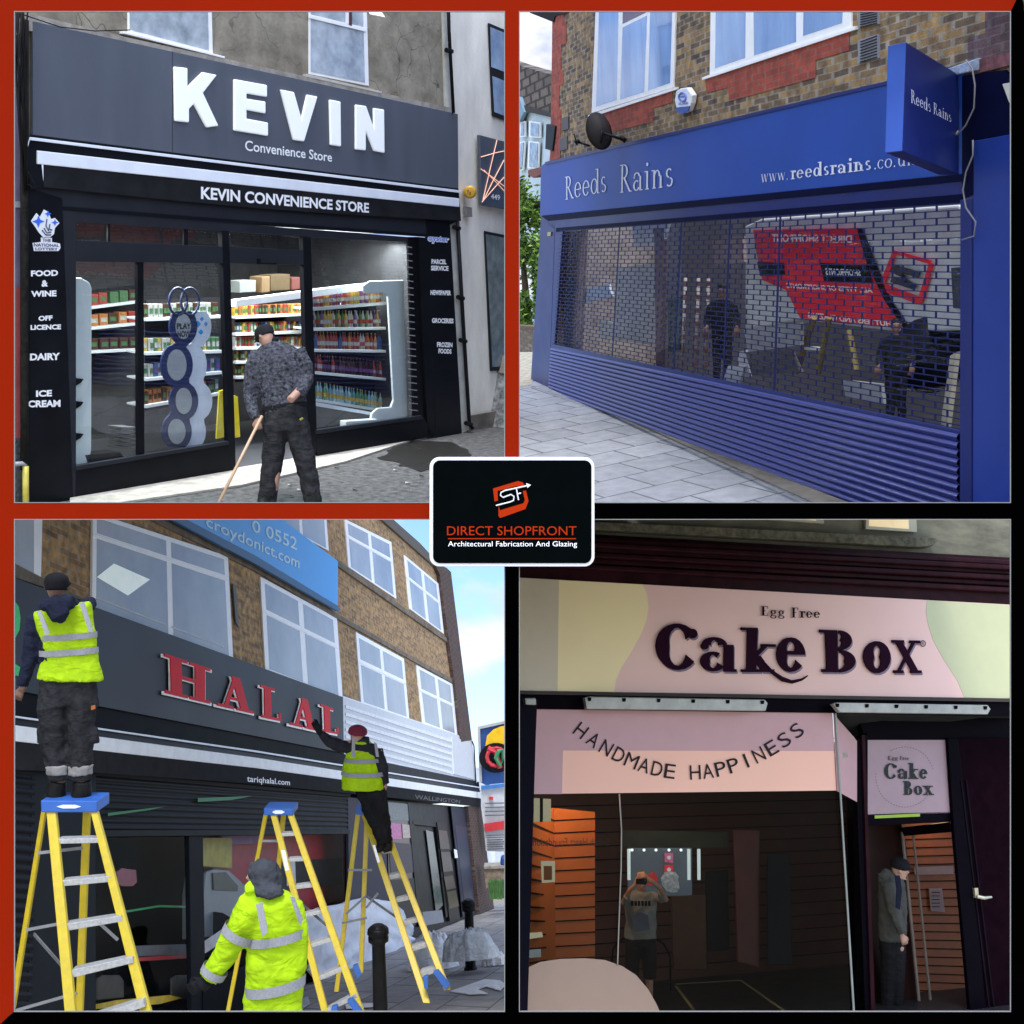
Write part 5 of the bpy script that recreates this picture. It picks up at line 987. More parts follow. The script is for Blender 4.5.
# shopfront
T = Thing(F3, 'halal_shopfront', 'charcoal halal shopfront with half raised shutter and dark display windows', 'shopfront', F3.gd(250, 985))
fs = T.part('fascia', MB().poly(F3, [(8, 575), (14, 577.5), (343, 697), (344, 753), (14, 690), (8, 689)], .06, .04), char, bevel=.004)
HL = [('H', [(165, 653.5), (205.5, 667), (205.5, 702.5), (166, 693)]), ('A', [(220.5, 673), (251, 681), (251, 713), (220.5, 706)]), ('L', [(261, 684.5), (282, 691), (283, 721.5), (261.5, 717)]), ('A', [(292.5, 695), (316, 702), (316, 730.5), (292.5, 725)]), ('L', [(321, 704), (340, 711), (340, 734.5), (322, 731)])]
redl = mat('red_acrylic_letter', (.66, .006, .012), .45, var=.15, spec=.08); wtrim = mat('letter_trim_white', (.92, .92, .9), .4)
for ch, q in HL:
    a = MB(); q2 = [(x - 2.2 if i in (0, 3) else x - 1.2, y + (1.8 if i > 1 else .5)) for i, (x, y) in enumerate(q)]
    serif(F3, a, ch, q2, .078, .27, .012, back=True); lt = T.part('letter', a, redl, fs)
    b_ = MB(); serif(F3, b_, ch, q, .094, .235, .012, back=True)
    T.part('letter_face', b_, redl, lt)
    lt.data.materials[0] = wtrim
T.part('green_logo', MB().poly(F3, [(8, 600), (14, 600), (19, 607), (20.5, 618), (19.5, 630), (14, 640), (8, 642)], .075, .012), mat('logo_green', (.015, .5, .09), .45), fs)
T.part('green_logo', MB().poly(F3, [(8, 662), (14, 663), (20, 667), (25.5, 669), (24, 677), (14, 675), (8, 674)], .075, .012), MC['logo_green'], fs)
T.part('under_fascia', MB().poly(F3, [(8, 688), (14, 689.5), (344, 752.5), (479, 782), (480, 792), (344, 772), (14, 717), (8, 716)], .03, .05), chard)
T.part('next_fascia', MB().poly(F3, [(384, 762), (476, 781), (478, 789), (384, 774)], .06, .04), mat('next_fascia_black', (.02, .018, .022), .5))
aw = T.part('awning', MB().poly(F3, [(8, 715), (478, 788), (480, 794), (8, 727)], .08, .05), blackc)
T.part('white_line', MB().poly(F3, [(8, 714.5), (14, 715.5), (256, 750.5), (480, 787), (480, 788), (256, 752.2), (14, 717.2), (8, 716.5)], .12, .02), silver, aw)
T.part('front_bar', MB().poly(F3, [(8, 724), (14, 725), (256, 757.5), (481, 792.5), (481, 798.5), (256, 768), (14, 741), (8, 740)], .14, .04), mat('awning_bar_white', (.85, .85, .83), .45, var=.08), aw, bevel=.006)
va = T.part('valance', MB().poly(F3, [(8, 740), (14, 741), (256, 768), (481, 798.5), (481, 807), (395, 798), (256, 784), (90, 772), (14, 770), (8, 770)], .13, .01), mat('grey_canvas', (.030, .030, .033), .85, var=.3, scale=5, bump=.5, bscale=7), aw)
nb = MB(); text(F3, nb, 'tariqhalal.com', [(247, 775.5), (290, 780), (290, 787), (247, 783.5)], .135, .014); T.part('lettering', nb, white, va)
nb = MB(); text(F3, nb, 'WALLINGTON', [(415, 794.5), (460, 800), (460, 803.5), (415, 799)], .135, .0); T.part('lettering', nb, mat('faint_grey', (.14, .14, .14), .7), va)
# shutter slats
def slats(name, tl, tr, br, bl, n, w, m, T=T):
    mb = MB(); vs = []; fs = []; K = n * 5
    for i in range(K + 1):
        t = i / K; ph = (t * n) % 1; o = .02 * math.sin(math.pi * ph) ** .8
        for a, b in ((tl, bl), (tr, br)): vs.append(F3.pt(a[0] + (b[0] - a[0]) * t, a[1] + (b[1] - a[1]) * t, w) + Vector((0, -o, 0)))
    for i in range(K): fs.append((2 * i, 2 * i + 1, 2 * i + 3, 2 * i + 2))
    mb.add(vs, fs); return T.part(name, mb, m, smooth=True)
slats('shutter_curtain', (92, 768), (350, 792), (350, 832), (96, 831), 9, .0, sh3)
T.part('shutter_bottom_rail', MB().poly(F3, [(96, 830), (350, 830), (350, 834), (96, 837)], .03, .03), sh3, bevel=.005)
slats('left_shutter', (8, 765), (34, 768), (30, 1030), (8, 1030), 27, .02, sh3)
T.part('pilaster', MB().poly(F3, [(32, 768), (96, 770), (96, 1030), (28, 1030)], .03, .05), mat('pilaster_slate', (.022, .026, .033), .5, spec=.2), bevel=.005)
T.part('post', MB().poly(F3, [(189, 835), (203, 835), (206, 1012), (192, 1030)], .0, .06), mat('post_black', (.012, .015, .02), .5, spec=.2), bevel=.004)
T.part('pilaster', MB().poly(F3, [(348, 797), (385, 801), (389, 925), (350, 950)], .02, .05), mat('lilac_grey', (.06, .055, .07), .6), bevel=.005)
T.part('stall_riser', MB().poly(F3, [(203, 985), (350, 925), (350, 985), (203, 1030)], .01, .05), chard)
T.part('sill', MB().poly(F3, [(203, 983), (350, 921), (350, 926), (203, 989)], .02, .05), chard)
g3 = glass('halal_glass', (.95, .96, .97), .006)
T.part('window_pane', MB().poly(F3, [(96, 832), (189, 832), (192, 1020), (96, 1030)], -.03, .004), g3)
T.part('window_pane', MB().poly(F3, [(203, 832), (350, 832), (350, 925), (203, 986)], -.03, .004), g3)
wsb = Thing(F3, 'blank_signboard', 'white slatted blank sign board right of the charcoal fascia', 'sign board', F3.pt(400, 760, .04))
wsb.part('board', MB().poly(F3, [(343, 697), (472, 740), (477, 783), (384, 766), (344, 754)], .03, .04), mat('white_signboard', (.6, .62, .64), .5, var=.06))
ss = MB()
for k in range(7): y = 705 + k * 7.5; ss.poly(F3, [(346, y), (452, y + 35 - k * 1.2), (452, y + 37.5 - k * 1.2), (346, y + 3.2)], .05, .03)
wsb.part('slats', ss, mat('slat_white', (.75, .77, .79), .45)); wsb.part('end_panel', MB().poly(F3, [(452, 737), (472, 742), (476, 780), (454, 774)], .06, .03), MC['white_signboard'])
# dark room behind
R3 = Thing(F3, 'shop_interior', 'dark shop interior with red and green glints behind the half raised shutter', 'room', F3.gd(250, 960) + Vector((0, .6, 0)))
xa, xb = F3.pt(90, 950, 0).x, F3.pt(472, 880, 0).x; zt = F3.pt(96, 832, 0).z
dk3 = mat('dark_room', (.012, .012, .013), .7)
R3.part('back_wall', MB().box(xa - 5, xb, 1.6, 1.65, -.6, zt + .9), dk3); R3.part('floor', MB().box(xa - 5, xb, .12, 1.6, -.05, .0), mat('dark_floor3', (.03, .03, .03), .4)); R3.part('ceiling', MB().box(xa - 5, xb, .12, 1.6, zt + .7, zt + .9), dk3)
def in3(name, q, w, c, lab, cat, emit=None, es=0, th=.03, bev=0): return top(F3, name, MB().poly(F3, q, w, th), mat(name + '_n%d' % len(MC), c, .5, var=.3, scale=5, emit=emit, es=es), lab, cat, bevel=bev)
in3('reflected_bus', [(203, 838), (290, 834), (345, 834), (345, 905), (250, 930), (225, 900), (203, 905)], -.5, (.38, .012, .02), 'reflected red bus side showing in the second display window', 'bus', bev=.01)  # reflection of a street bus, modelled as a solid panel
in3('poster', [(222, 835), (262, 834), (262, 843), (222, 845)], -.4, (.22, .10, .26), 'purple poster across the top of the second display window', 'poster')
in3('reflected_bus_window', [(262, 862), (342, 858), (342, 884), (262, 892)], -.45, (.02, .02, .025), 'dark window strip of the reflected red bus in the second display window', 'window')
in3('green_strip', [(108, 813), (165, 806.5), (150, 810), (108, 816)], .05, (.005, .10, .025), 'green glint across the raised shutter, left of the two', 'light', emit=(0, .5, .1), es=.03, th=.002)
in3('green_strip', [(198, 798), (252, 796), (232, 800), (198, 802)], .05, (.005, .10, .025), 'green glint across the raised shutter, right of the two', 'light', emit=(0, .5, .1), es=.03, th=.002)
in3('pink_garment', [(117, 872), (122, 868), (127, 869), (136, 870), (137, 882), (133, 886), (123, 886), (118, 884)], -.3, (.28, .07, .09), 'small pink garment shape in the first dark window', 'garment')
in3('red_counter', [(128, 958), (190, 954), (190, 958), (128, 962)], -.3, (.4, .02, .02), 'red stripe along the counter in the first dark window', 'counter')
in3('grey_counter', [(128, 946), (190, 944), (190, 954), (128, 957)], -.32, (.12, .12, .13), 'grey counter top above the red stripe in the first window', 'counter')
in3('green_pipe', [(124, 911), (160, 905), (190, 906), (190, 908), (160, 907), (124, 913)], -.3, (.02, .3, .08), 'thin green arc in the first dark window', 'strip')
in3('yellow_mat', [(98, 1004), (118, 1000), (170, 995), (182, 998), (160, 1004), (98, 1009)], -.2, (.5, .35, .02), 'yellow mat on the floor inside the first dark window', 'mat')
for k, x in enumerate((98, 172)): in3('crate', [(x, 978), (x + 5, 975), (x + 22, 975), (x + 26, 980), (x + 26, 998), (x, 1000)], -.25, (.07, .065, .055), ('left' if k == 0 else 'right') + ' dull plastic crate inside the first dark window', 'crate', bev=.01)
T4 = Thing(F3, 'reflected_car', 'reflected pale grey car showing in the second window beside the hooded worker', 'car', F3.pt(225, 955, -.35))  # street car reflected in the pane, built behind it
T4.part('body', MB().poly(F3, [(203, 895), (206, 872), (214, 868), (228, 869), (240, 880), (252, 892), (256, 930), (203, 938)], -.35, .3), mat('car_grey', (.20, .22, .23), .35, var=.1), bevel=.02)
T4.part('window', MB().poly(F3, [(213, 873), (226, 872), (238, 886), (238, 891), (214, 890)], -.33, .01), mat('car_glass', (.05, .06, .055), .2)); T4.part('wheel', MB().tube([F3.pt(214, 935, -.34), F3.pt(214, 935, -.5)], .3, 16), blackc)
in3('yellow_poster', [(203, 838), (232, 838), (232, 868), (203, 866)], -.3, (.42, .34, .02), 'yellow sign showing at the top left of the second window', 'poster')
in3('white_notice', [(203, 942), (224, 928), (226, 940), (204, 954)], -.02, (.5, .5, .5), 'white notice with dark symbol at the lower left of the second window', 'notice', th=.004)
in3('window_sticker', [(286, 858), (295, 858), (296, 884), (287, 886)], -.02, (.5, .48, .5), 'white paper notice stuck in the second display window', 'notice', th=.004)
# next shop
T = Thing(F3, 'next_shopfront', 'black narrow shopfront with open glazed door and posters beyond the ladders', 'shopfront', F3.gd(430, 925))
T.part('frame', MB().poly(F3, [(385, 800), (476, 808), (484, 918), (389, 945)], -.06, .03), mat('shop_black', (.018, .016, .02), .4))
wn = T.part('window', MB().poly(F3, [(387, 802), (409, 804), (415, 925), (390, 932)], -.02, .02), mat('red_display', (.30, .03, .04), .3, var=.8, scale=12, c2=(.05, .03, .04)))
for q, c in (([(387, 802), (408, 804), (409, 821), (388, 820)], (.14, .15, .15)), ([(390, 823), (401, 824), (402, 839), (391, 839)], (.5, .12, .3)), ([(402, 824), (410, 825), (411, 838), (403, 838)], (.45, .35, .3)), ([(389, 842), (413, 844), (415, 872), (391, 876)], (.06, .05, .06)), ([(390, 880), (415, 878), (416, 925), (391, 931)], (.03, .025, .03))):
    T.part('poster', MB().poly(F3, q, -.01, .003), mat('p%.2f%.2f' % (c[0], c[1]), c, .4, var=.6, scale=18), wn)
for q in ([(408, 803), (412, 803), (424, 925), (419, 927)], [(436, 825), (439, 825), (450, 915), (446, 918)], [(412, 820), (437, 823), (437, 827), (412, 824)]):
    T.part('door_frame', MB().poly(F3, q, .0, .03), blackc)
T.part('open_door', MB().poly(F3, [(426, 830), (433, 832), (443, 905), (436, 912)], -.02, .01), mat('door_glass_pale', (.06, .07, .08), .2, var=.5))
T.part('threshold', MB().poly(F3, [(421, 912), (442, 910), (444, 922), (424, 926)], .0, .03), mat('threshold_grey', (.2, .2, .22), .5))
po = T.part('poster_column', MB().poly(F3, [(437, 822), (446, 823), (460, 918), (450, 922)], .02, .02), mat('poster_black', (.02, .015, .015), .4))
for q, c in (([(438.5, 830), (447, 831), (450, 849), (440.5, 849)], (.38, .26, .2)), ([(441, 852), (450, 852), (453, 871), (443.5, 872)], (.4, .33, .3)), ([(444, 877), (453, 875), (456, 888), (446.5, 890)], (.35, .2, .12)), ([(447, 892), (456, 890), (459, 906), (449.5, 909)], (.30, .22, .04))):
    T.part('picture', MB().poly(F3, q, .03, .003), mat('pic%.2f%.2f' % (c[0], c[1]), c, .4, var=.8, scale=30, c2=(.04, .02, .02)), po)
dd = T.part('blue_door', MB().poly(F3, [(451, 806), (468, 809), (480, 915), (463, 917)], .01, .02), mat('navy_door', (.03, .035, .055), .45), bevel=.004)
T.part('door_panel', MB().poly(F3, [(455, 825), (467, 827), (475, 905), (465, 907)], .018, .006), mat('navy_door2', (.045, .05, .075), .45), dd, bevel=.003)
T.part('notice', MB().poly(F3, [(454, 849), (457, 850), (458, 858), (455, 858)], .03, .003), white, dd)
T.part('brick_pier', MB().poly(F3, [(468, 806), (481, 806), (495, 915), (480, 917)], .10, .12), db)
T.part('lamp_hook', MB().tube([F3.pt(472, 741, .1), F3.pt(474, 746, .1), F3.pt(476, 785, .1)], .02, 6), blackc)
# distance: signs, wall, grass
D3 = 30
def far3(name, q, d, m, lab, cat, **k): return top(F3, name, MB().polyd(F3, q, d, .2), m, lab, cat, **k)
T = Thing(F3, 'pole_sign', 'square blue supermarket sign with yellow disc and red circle on a pole', 'sign', F3.at(494, 870, 36))
T.part('board', MB().polyd(F3, [(479, 728), (512, 721), (512, 800), (480, 782)], 36, .3), mat('sign_back_blue', (.03, .1, .32), .5, var=.05))
T.part('frame', MB().polyd(F3, [(477.5, 727), (512, 719.5), (512, 722), (480, 729), (482, 782), (479.5, 783)], 35.9, .1), mat('sign_frame_grey', (.4, .4, .4), .5))
circ = lambda cx, cy, rx, ry, n=22: [(cx + rx * math.cos(k * 6.2832 / n), cy + ry * math.sin(k * 6.2832 / n)) for k in range(n)]
T.part('yellow_disc', MB().polyd(F3, [(485, 748), (487, 736), (493, 730), (500, 727), (510, 725), (510, 748)], 35.8, .05), mat('sun_yellow', (.85, .5, .01), .5))
T.part('black_disc', MB().polyd(F3, circ(496, 758, 17, 15), 35.7, .05), mat('disc_black', (.02, .02, .025), .5))
em = MB(); em.tube([F3.at(496 + 9 * math.cos(k * .524), 757 + 9 * math.sin(k * .524), 35.5) for k in range(2, 13)], .06, 6); em.tube([F3.at(x, y, 35.5) for x, y in ((488, 748), (496, 752), (500, 768))], .08, 6); T.part('red_emblem', em, mat('emblem_red', (.6, .03, .04), .5))
em = MB(); em.tube([F3.at(x, y, 35.4) for x, y in ((498, 752), (503, 750), (504, 758), (500, 766), (496, 758), (498, 752))], .07, 6); T.part('green_emblem', em, mat('emblem_green', (.03, .25, .1), .5))
T.part('pole', MB().tube([F3.at(492, 772, 36.4), F3.at(492, 868, 36.4)], .1, 8), silver)
far3('white_building', [(470, 768), (512, 766), (512, 872), (482, 872)], 40, mat('far_white', (.5, .54, .58), .7, var=.1), 'pale building edge behind the street signs at the far right', 'building')
T = Thing(F3, 'notice_board', 'white notice board with red bands and small lettering near the far wall', 'sign', F3.at(492, 875, 34))
T.part('board', MB().polyd(F3, [(480, 790), (490, 786), (512, 784), (512, 852), (486, 851)], 34, .2), mat('notice_white', (.62, .64, .66), .5))
T.part('red_band', MB().polyd(F3, [(484, 824), (512, 820), (512, 828), (485, 832)], 33.9, .05), mat('notice_red', (.6, .04, .05), .5))
T.part('red_cross', MB().polyd(F3, [(489, 797), (493, 797), (493, 800), (489, 800)], 33.9, .05), MC['notice_red'])
T.part('blue_top', MB().polyd(F3, [(481, 786), (512, 783), (512, 786), (481, 790)], 33.9, .05), mat('notice_blue', (.05, .2, .5), .5))
nb = MB()
for k in range(7): nb.polyd(F3, [(487, 835 + k * 2.3), (509 - (k % 3) * 3, 834.5 + k * 2.3), (509 - (k % 3) * 3, 835.3 + k * 2.3), (487, 835.8 + k * 2.3)], 33.9, .02)
for k in range(4): nb.polyd(F3, [(485, 803 + k * 4), (508, 802.5 + k * 4), (508, 803.4 + k * 4), (485, 804 + k * 4)], 33.9, .02)
T.part('lettering', nb, mat('ink', (.12, .12, .14), .6))
T = Thing(F3, 'boundary_wall', 'weathered buff brick wall behind the grass at the far right', 'wall', F3.at(495, 884, 33))
T.part('wall', MB().polyd(F3, [(484, 868), (512, 867), (512, 888), (486, 888)], 33, .3), mat('buff_brick_far', (.24, .18, .12), .9, var=.4, scale=8))
T.part('coping', MB().polyd(F3, [(484, 866.5), (512, 865.5), (512, 868), (484, 869)], 32.95, .35), cement)
gm = MB(); rg = random.Random(5)
gm.polyd(F3, [(488, 883), (512, 882), (512, 898), (490, 899)], 32, .2)
for k in range(500):
    x = rg.uniform(489, 511); y = rg.uniform(884, 900); p = F3.at(x, y, 31.8 - (y - 884) * .08); gm.add([p, p + Vector((.02, -.02, 0)), p + Vector((rg.uniform(-.05, .05), -.02, rg.uniform(.1, .22)))], [(0, 1, 2)])
top(F3, 'grass', gm, mat('grass_green', (.06, .15, .03), .8, var=.4, scale=3), kind='stuff')
top(F3, 'blue_bin', MB().polyd(F3, [(501, 858), (512, 856), (512, 866), (500, 866)], 31, .3), mat('bin_blue', (.02, .08, .3), .5), 'small blue object on the wall at the far right edge', 'bin', bevel=.05)
# wrapped goods, bollards, bags
sheet = mat('grey_dust_sheet', (.7, .71, .73), .75, var=.12, scale=3, bump=.8, bscale=6)
sh_ = MB(); vs = []; fs = []
topl = [(300, 918), (318, 908), (345, 903), (370, 898), (395, 902), (413, 925)]; botl = [(316, 985), (330, 982), (350, 972), (372, 964), (395, 955), (414, 948)]
NU, NV_ = 24, 12
for i in range(NU + 1):
    t = i / NU * (len(topl) - 1); a = min(int(t), len(topl) - 2); f_ = t - a
    tp = (topl[a][0] + (topl[a + 1][0] - topl[a][0]) * f_, topl[a][1] + (topl[a + 1][1] - topl[a][1]) * f_); bt = (botl[a][0] + (botl[a + 1][0] - botl[a][0]) * f_, botl[a][1] + (botl[a + 1][1] - botl[a][1]) * f_)
    for j in range(NV_ + 1):
        v = j / NV_; x = tp[0] + (bt[0] - tp[0]) * v; y = tp[1] + (bt[1] - tp[1]) * v
        vs.append(F3.pt(x, y, .16) + Vector((0, noise.noise(Vector((i * .5, j * .6, 0))) * .12, 0)))
for i in range(NU):
    for j in range(NV_): k = i * (NV_ + 1) + j; fs.append((k, k + 1, k + NV_ + 2, k + NV_ + 1))
sh_.add(vs, fs); o = top(F3, 'dust_sheet', sh_, sheet, 'large grey dust sheet draped over goods stacked behind the middle and right ladders', 'dust sheet', smooth=True); q = o.modifiers.new('s', 'SOLIDIFY'); q.thickness = .05
def bollard(x, ytop, ybase, r, d, lab):
    d = F3.dep(F3.gd(x + (ybase - ytop) * .03, ybase))
    T = Thing(F3, 'bollard', lab, 'bollard', F3.at(x + (ybase - ytop) * .03, ybase, d), 'cast iron bollards'); m = mat('bollard_black', (.012, .012, .013), .4, var=.3, bump=.3)
    pr = [(0, .95), (.02, 1.15), (.06, 1.2), (.075, 1.0), (.09, 1.12), (.13, 1.1), (.145, .8), (.17, .72), (.6, .78), (.96, .85), (.97, 1.05), (1, 1.05)]
    P_ = [F3.at(x + (ybase - ytop) * t * .03, ytop + (ybase - ytop) * t, d) for t, q in pr]
    T.part('post', MB().tube(P_, [q * r * d / FPX for t, q in pr], 18, 1, F3.view), m, smooth=True); T.part('cap', MB().tube([P_[0], P_[0] + (P_[0] - P_[1]).normalized() * r * .25 * d / FPX], [r * .9 * d / FPX, r * .6 * d / FPX], 18, 1, F3.view), m, bevel=.004)
bollard(378, 927, 1035, 9.2, 9.2, 'near black cast iron bollard between the middle and right ladders')
bollard(468.5, 901, 970, 6.3, 14.5, 'far black cast iron bollard behind the heap of plastic bags')
plm = mat('translucent_plastic', (.62, .66, .68), .3, var=.2, scale=10, bump=.6, bscale=20, c2=(.78, .81, .82)); cloth(plm, 6, .8, .06)
wpl = mat('white_plastic', (.86, .87, .87), .35, var=.08, scale=8, spec=.6); cloth(wpl, 6, .9, .05)
for m_ in (plm, wpl): m_.node_tree.nodes['Principled BSDF'].inputs['Alpha'].default_value = .72
def drape(cx, cy, rx, ry, hh, lab, m, seed, dd=0):       # crumpled film thrown over itself: two loose folded shells
    mb = MB(); c0 = F3.gd(cx, cy + ry * .6, .01); d = F3.dep(c0) + dd; c0 = F3.at(cx, cy + ry * .6, d) if dd else c0; k = d / FPX; n, q = 44, 18
    for s_ in range(2):
        vs = []; o = len(mb.v)
        for j in range(q + 1):
            r = j / q
            for i in range(n):
                a = i / n * 6.2832; e = 1 + .28 * noise.noise(Vector((math.cos(a) * 1.7, math.sin(a) * 1.7, seed + s_))) + .12 * noise.noise(Vector((math.cos(a) * 5, math.sin(a) * 5, seed)))
                p = Vector((math.cos(a) * r, math.sin(a) * r, seed * 3.1 + s_ * 7))
                rid = 1 - abs(noise.noise(p * 2.6)) * 2 + .5 * (1 - abs(noise.noise(p * 6)) * 2)
                z = hh * (1 - .2 * s_) * max(0, 1 - r ** 3.5) ** .6 * (.72 + .28 * rid) + .02
                vs.append(c0 + Vector((math.cos(a) * r * rx * k * e, math.sin(a) * r * rx * k * e * .9, z * k * 1)) + Vector((noise.noise(p * 4), noise.noise(p * 4 + Vector((5, 0, 0))), 0)) * .05 * r)
        fs = [(j * n + i, j * n + (i + 1) % n, (j + 1) * n + (i + 1) % n, (j + 1) * n + i) for j in range(q) for i in range(n)]
        mb.add(vs, fs)
    return top(F3, 'plastic_bag', mb, m, lab, 'plastic bag', smooth=True)
drape(434, 962, 25, 10, 32, 'pale white crumpled plastic bag at the left of the heap', wpl, 1)
drape(474, 953, 24, 9, 27, 'grey tinted plastic sheeting bunched round the far bollard', plm, 2, F3.dep(F3.gd(469, 970)) - F3.dep(F3.gd(472, 958.4)) - .3)
drape(456, 956, 13, 8, 25, 'rolled grey plastic sheeting left of the far bollard on top of the white bag', plm, 5, F3.dep(F3.gd(469, 970)) - F3.dep(F3.gd(472, 958.4)) - .25)
drape(494, 961, 13, 6, 12, 'small white plastic bag at the right edge of the heap', wpl, 3)
def flat3(name, pts, lab, cat, m):
    mb = MB(); n = len(pts); v = [F3.gd(x, y, .02 + .03 * abs(noise.noise(Vector((i * .7, 2, 0))))) for i, (x, y) in enumerate(pts)]; mb.prism(v, (0, 0, -.012)); return top(F3, name, mb, m, lab, cat, bevel=.004)
flat3('plastic_sheet', [(450, 991), (470, 984), (484, 979), (500, 980), (506, 984), (500, 990), (486, 986), (478, 989), (488, 993), (470, 994)], 'flat white plastic wrapper lying on the pavement by the right ladder', 'wrapper', wpl)
flat3('plastic_sheet', [(345, 1004), (373, 1003), (374, 1006), (346, 1008)], 'thin white offcut on the pavement at the foot of the middle ladder', 'offcut', white)
flat3('plastic_sheet', [(298, 1000), (308, 996), (310, 1003), (300, 1010)], 'small crumpled grey wrapper beside the hooded worker', 'wrapper', plm)
# ladders
ly = mat('ladder_yellow', (.56, .41, .012), .42, var=.1, scale=14, bump=.15, bscale=80); lbm = mat('ladder_blue', (.03, .12, .42), .45, var=.12); lal = mat('ladder_aluminium', (.46, .46, .44), .45, metal=.3, var=.2, scale=40); lgr = mat('brace_grey', (.2, .2, .2), .5, metal=.3)
def ladder(lab, dt, db, cap, rails, steps, braces, feet=(), stick=()):
    T = Thing(F3, 'stepladder', lab, 'ladder', F3.at(rails[0][2][0], rails[0][2][1], db), 'yellow stepladders')
    cp_ = T.part('top_cap', MB().polyd(F3, cap, dt - .02, .3), lbm, bevel=.008)
    cx = sum(p[0] for p in cap) / 4; cy = sum(p[1] for p in cap) / 4; wq = (cap[1][0] - cap[0][0]) * .22
    T.part('logo', MB().polyd(F3, [(cx - wq, cy), (cx - wq * .5, cy - 1.8), (cx + wq * .5, cy - 1.8), (cx + wq, cy), (cx + wq * .5, cy + 1.8), (cx - wq * .5, cy + 1.8)], dt - .025, .002), silver, cp_)
    for q in rails:
        bk_ = q[4] if len(q) > 4 else 0
        T.part('rail', MB().polyd(F3, q[:4], [dt + bk_ * .25, dt + bk_ * .25, db + bk_ * 1.1, db + bk_ * 1.1], .045), ly, bevel=.006)
    ytop = cap[2][1]; yb = rails[0][2][1]
    for q in steps:
        t = (q[0][1] - ytop) / (yb - ytop); d_ = dt + (db - dt) * t; T.part('step', MB().polyd(F3, q, d_ - .005, .09), lal, bevel=.004)
    for a, b, bk_, r_ in braces:
        t1 = (a[1] - ytop) / (yb - ytop); t2 = (b[1] - ytop) / (yb - ytop)
        T.part('brace', MB().bar(F3.at(a[0], a[1], dt + (db - dt) * t1 + bk_ * t1), F3.at(b[0], b[1], dt + (db - dt) * t2 + bk_ * t2 * (0 if r_ == 'x' else 1)), .025, .012, (0, 0, 1)), lgr)
    for q in feet: T.part('foot', MB().polyd(F3, q, db - .03, .07), lbm, bevel=.006)
    for q in stick: T.part('label', MB().polyd(F3, q, (dt + db) / 2 - .05, .002), silver)
    return T
L1 = ladder('yellow stepladder with blue cap under the worker at the left edge', 9.6, 9.0, [(40.5, 800.5), (97, 801), (97, 812.5), (41, 812.5)],
    [[(46, 811), (55.5, 811), (77, 1030), (66, 1030)], [(90, 811), (97, 811), (155.5, 1030), (144, 1030)], [(41, 811), (45.5, 811), (14, 1010), (9, 1008), 1], [(82.5, 811), (89.5, 811), (81.5, 1030), (74.5, 1030), 1]],
    [[(57.5, 839), (100.5, 838), (100.5, 843), (57.5, 844)], [(62, 880.5), (110, 876), (111, 882), (62, 886.5)], [(66, 924), (121, 915.5), (122.5, 921.5), (67, 931)], [(71.5, 970), (132, 957), (133.5, 963), (72, 978)], [(76, 1021), (143, 1000), (145, 1007), (77, 1030)]],
    [((38, 853), (83, 848), 1, ''), ((26, 930), (79, 920), 1, ''), ((14, 1011), (77, 993), 1, ''), ((34, 934), (63, 967), 1, 'x'), ((96, 920), (118, 940), .6, '')])
ladder('yellow stepladder standing alone behind the hooded worker', 12.4, 11.6, [(263.5, 808.5), (293, 809), (293, 815.5), (264, 815.5)],
    [[(270, 814), (276, 814), (333, 1030), (326, 1030)], [(287, 814), (293, 814), (366, 1018), (358, 1018)], [(263.5, 814), (267.5, 814), (228, 1020), (224, 1020), 1], [(281, 814), (285.5, 814), (272, 960), (267, 960), 1]],
    [[(281, 833.5), (298, 832.5), (298, 836), (281, 836.5)], [(288, 859), (307, 857.5), (307, 861), (288, 862)], [(295, 886), (316, 883), (317, 887), (295, 889.5)], [(303, 914), (326.5, 909), (327, 912.5), (303, 918)], [(310.5, 944), (336, 936), (337, 940), (311, 948)], [(318, 977), (345.5, 965), (346.5, 969.5), (319, 981)], [(327, 1009), (356, 993.5), (357.5, 998), (328.5, 1012)]],
    [((303, 905), (326, 925), .6, 'x'), ((262, 841), (283, 841), 1, '')], feet=[[(347, 1001), (352, 999), (363, 1014), (356, 1016)], [(331, 1008), (337, 1006), (338, 1018), (332, 1020)]],
    stick=[[(281, 850), (285, 850), (289, 870), (285.5, 871)], [(306, 952), (308, 952), (314, 972), (312, 973)]])
ladder('yellow stepladder under the worker in the maroon hat', 13.9, 12.6, [(355.5, 808), (384, 808.5), (384, 814.5), (356, 815)],
    [[(361, 813.5), (367, 813.5), (430, 1003.5), (423, 1003)], [(376.5, 813), (382, 813), (450.5, 990), (444, 990.5)], [(355.5, 814), (360, 814), (338.5, 992), (334, 992), .8], [(364.5, 814), (369, 814), (363, 973), (358.5, 973), .8]],
    [[(381, 850.5), (393, 849.5), (393.5, 853), (381.5, 854)], [(389, 875.5), (402, 872.5), (403, 877), (390, 879.5)], [(396, 899), (411, 895), (412, 899.5), (397, 902.5)], [(403.5, 922), (420, 917.5), (421, 921.5), (404, 926)], [(411, 947.5), (429.5, 941), (430.5, 946), (412, 952)], [(420, 972), (440, 965.5), (441, 970.5), (421, 978)]],
    [((346, 914), (366, 896), .8, ''), ((366, 896), (399, 919), .8, 'x'), ((366, 908), (378, 893), .5, ''), ((348, 870), (372, 870), .8, ''), ((342, 923), (367, 918), .8, '')], feet=[[(433, 973), (438, 971), (450, 986), (445, 990)], [(352.5, 967), (357, 965), (361, 976), (357, 979)], [(423, 978), (428, 976), (428, 990), (424, 988)]],
    stick=[[(372.5, 845), (375, 845), (380, 862), (377.5, 863)], [(401, 930), (403.5, 930), (407, 942), (405, 943)]])
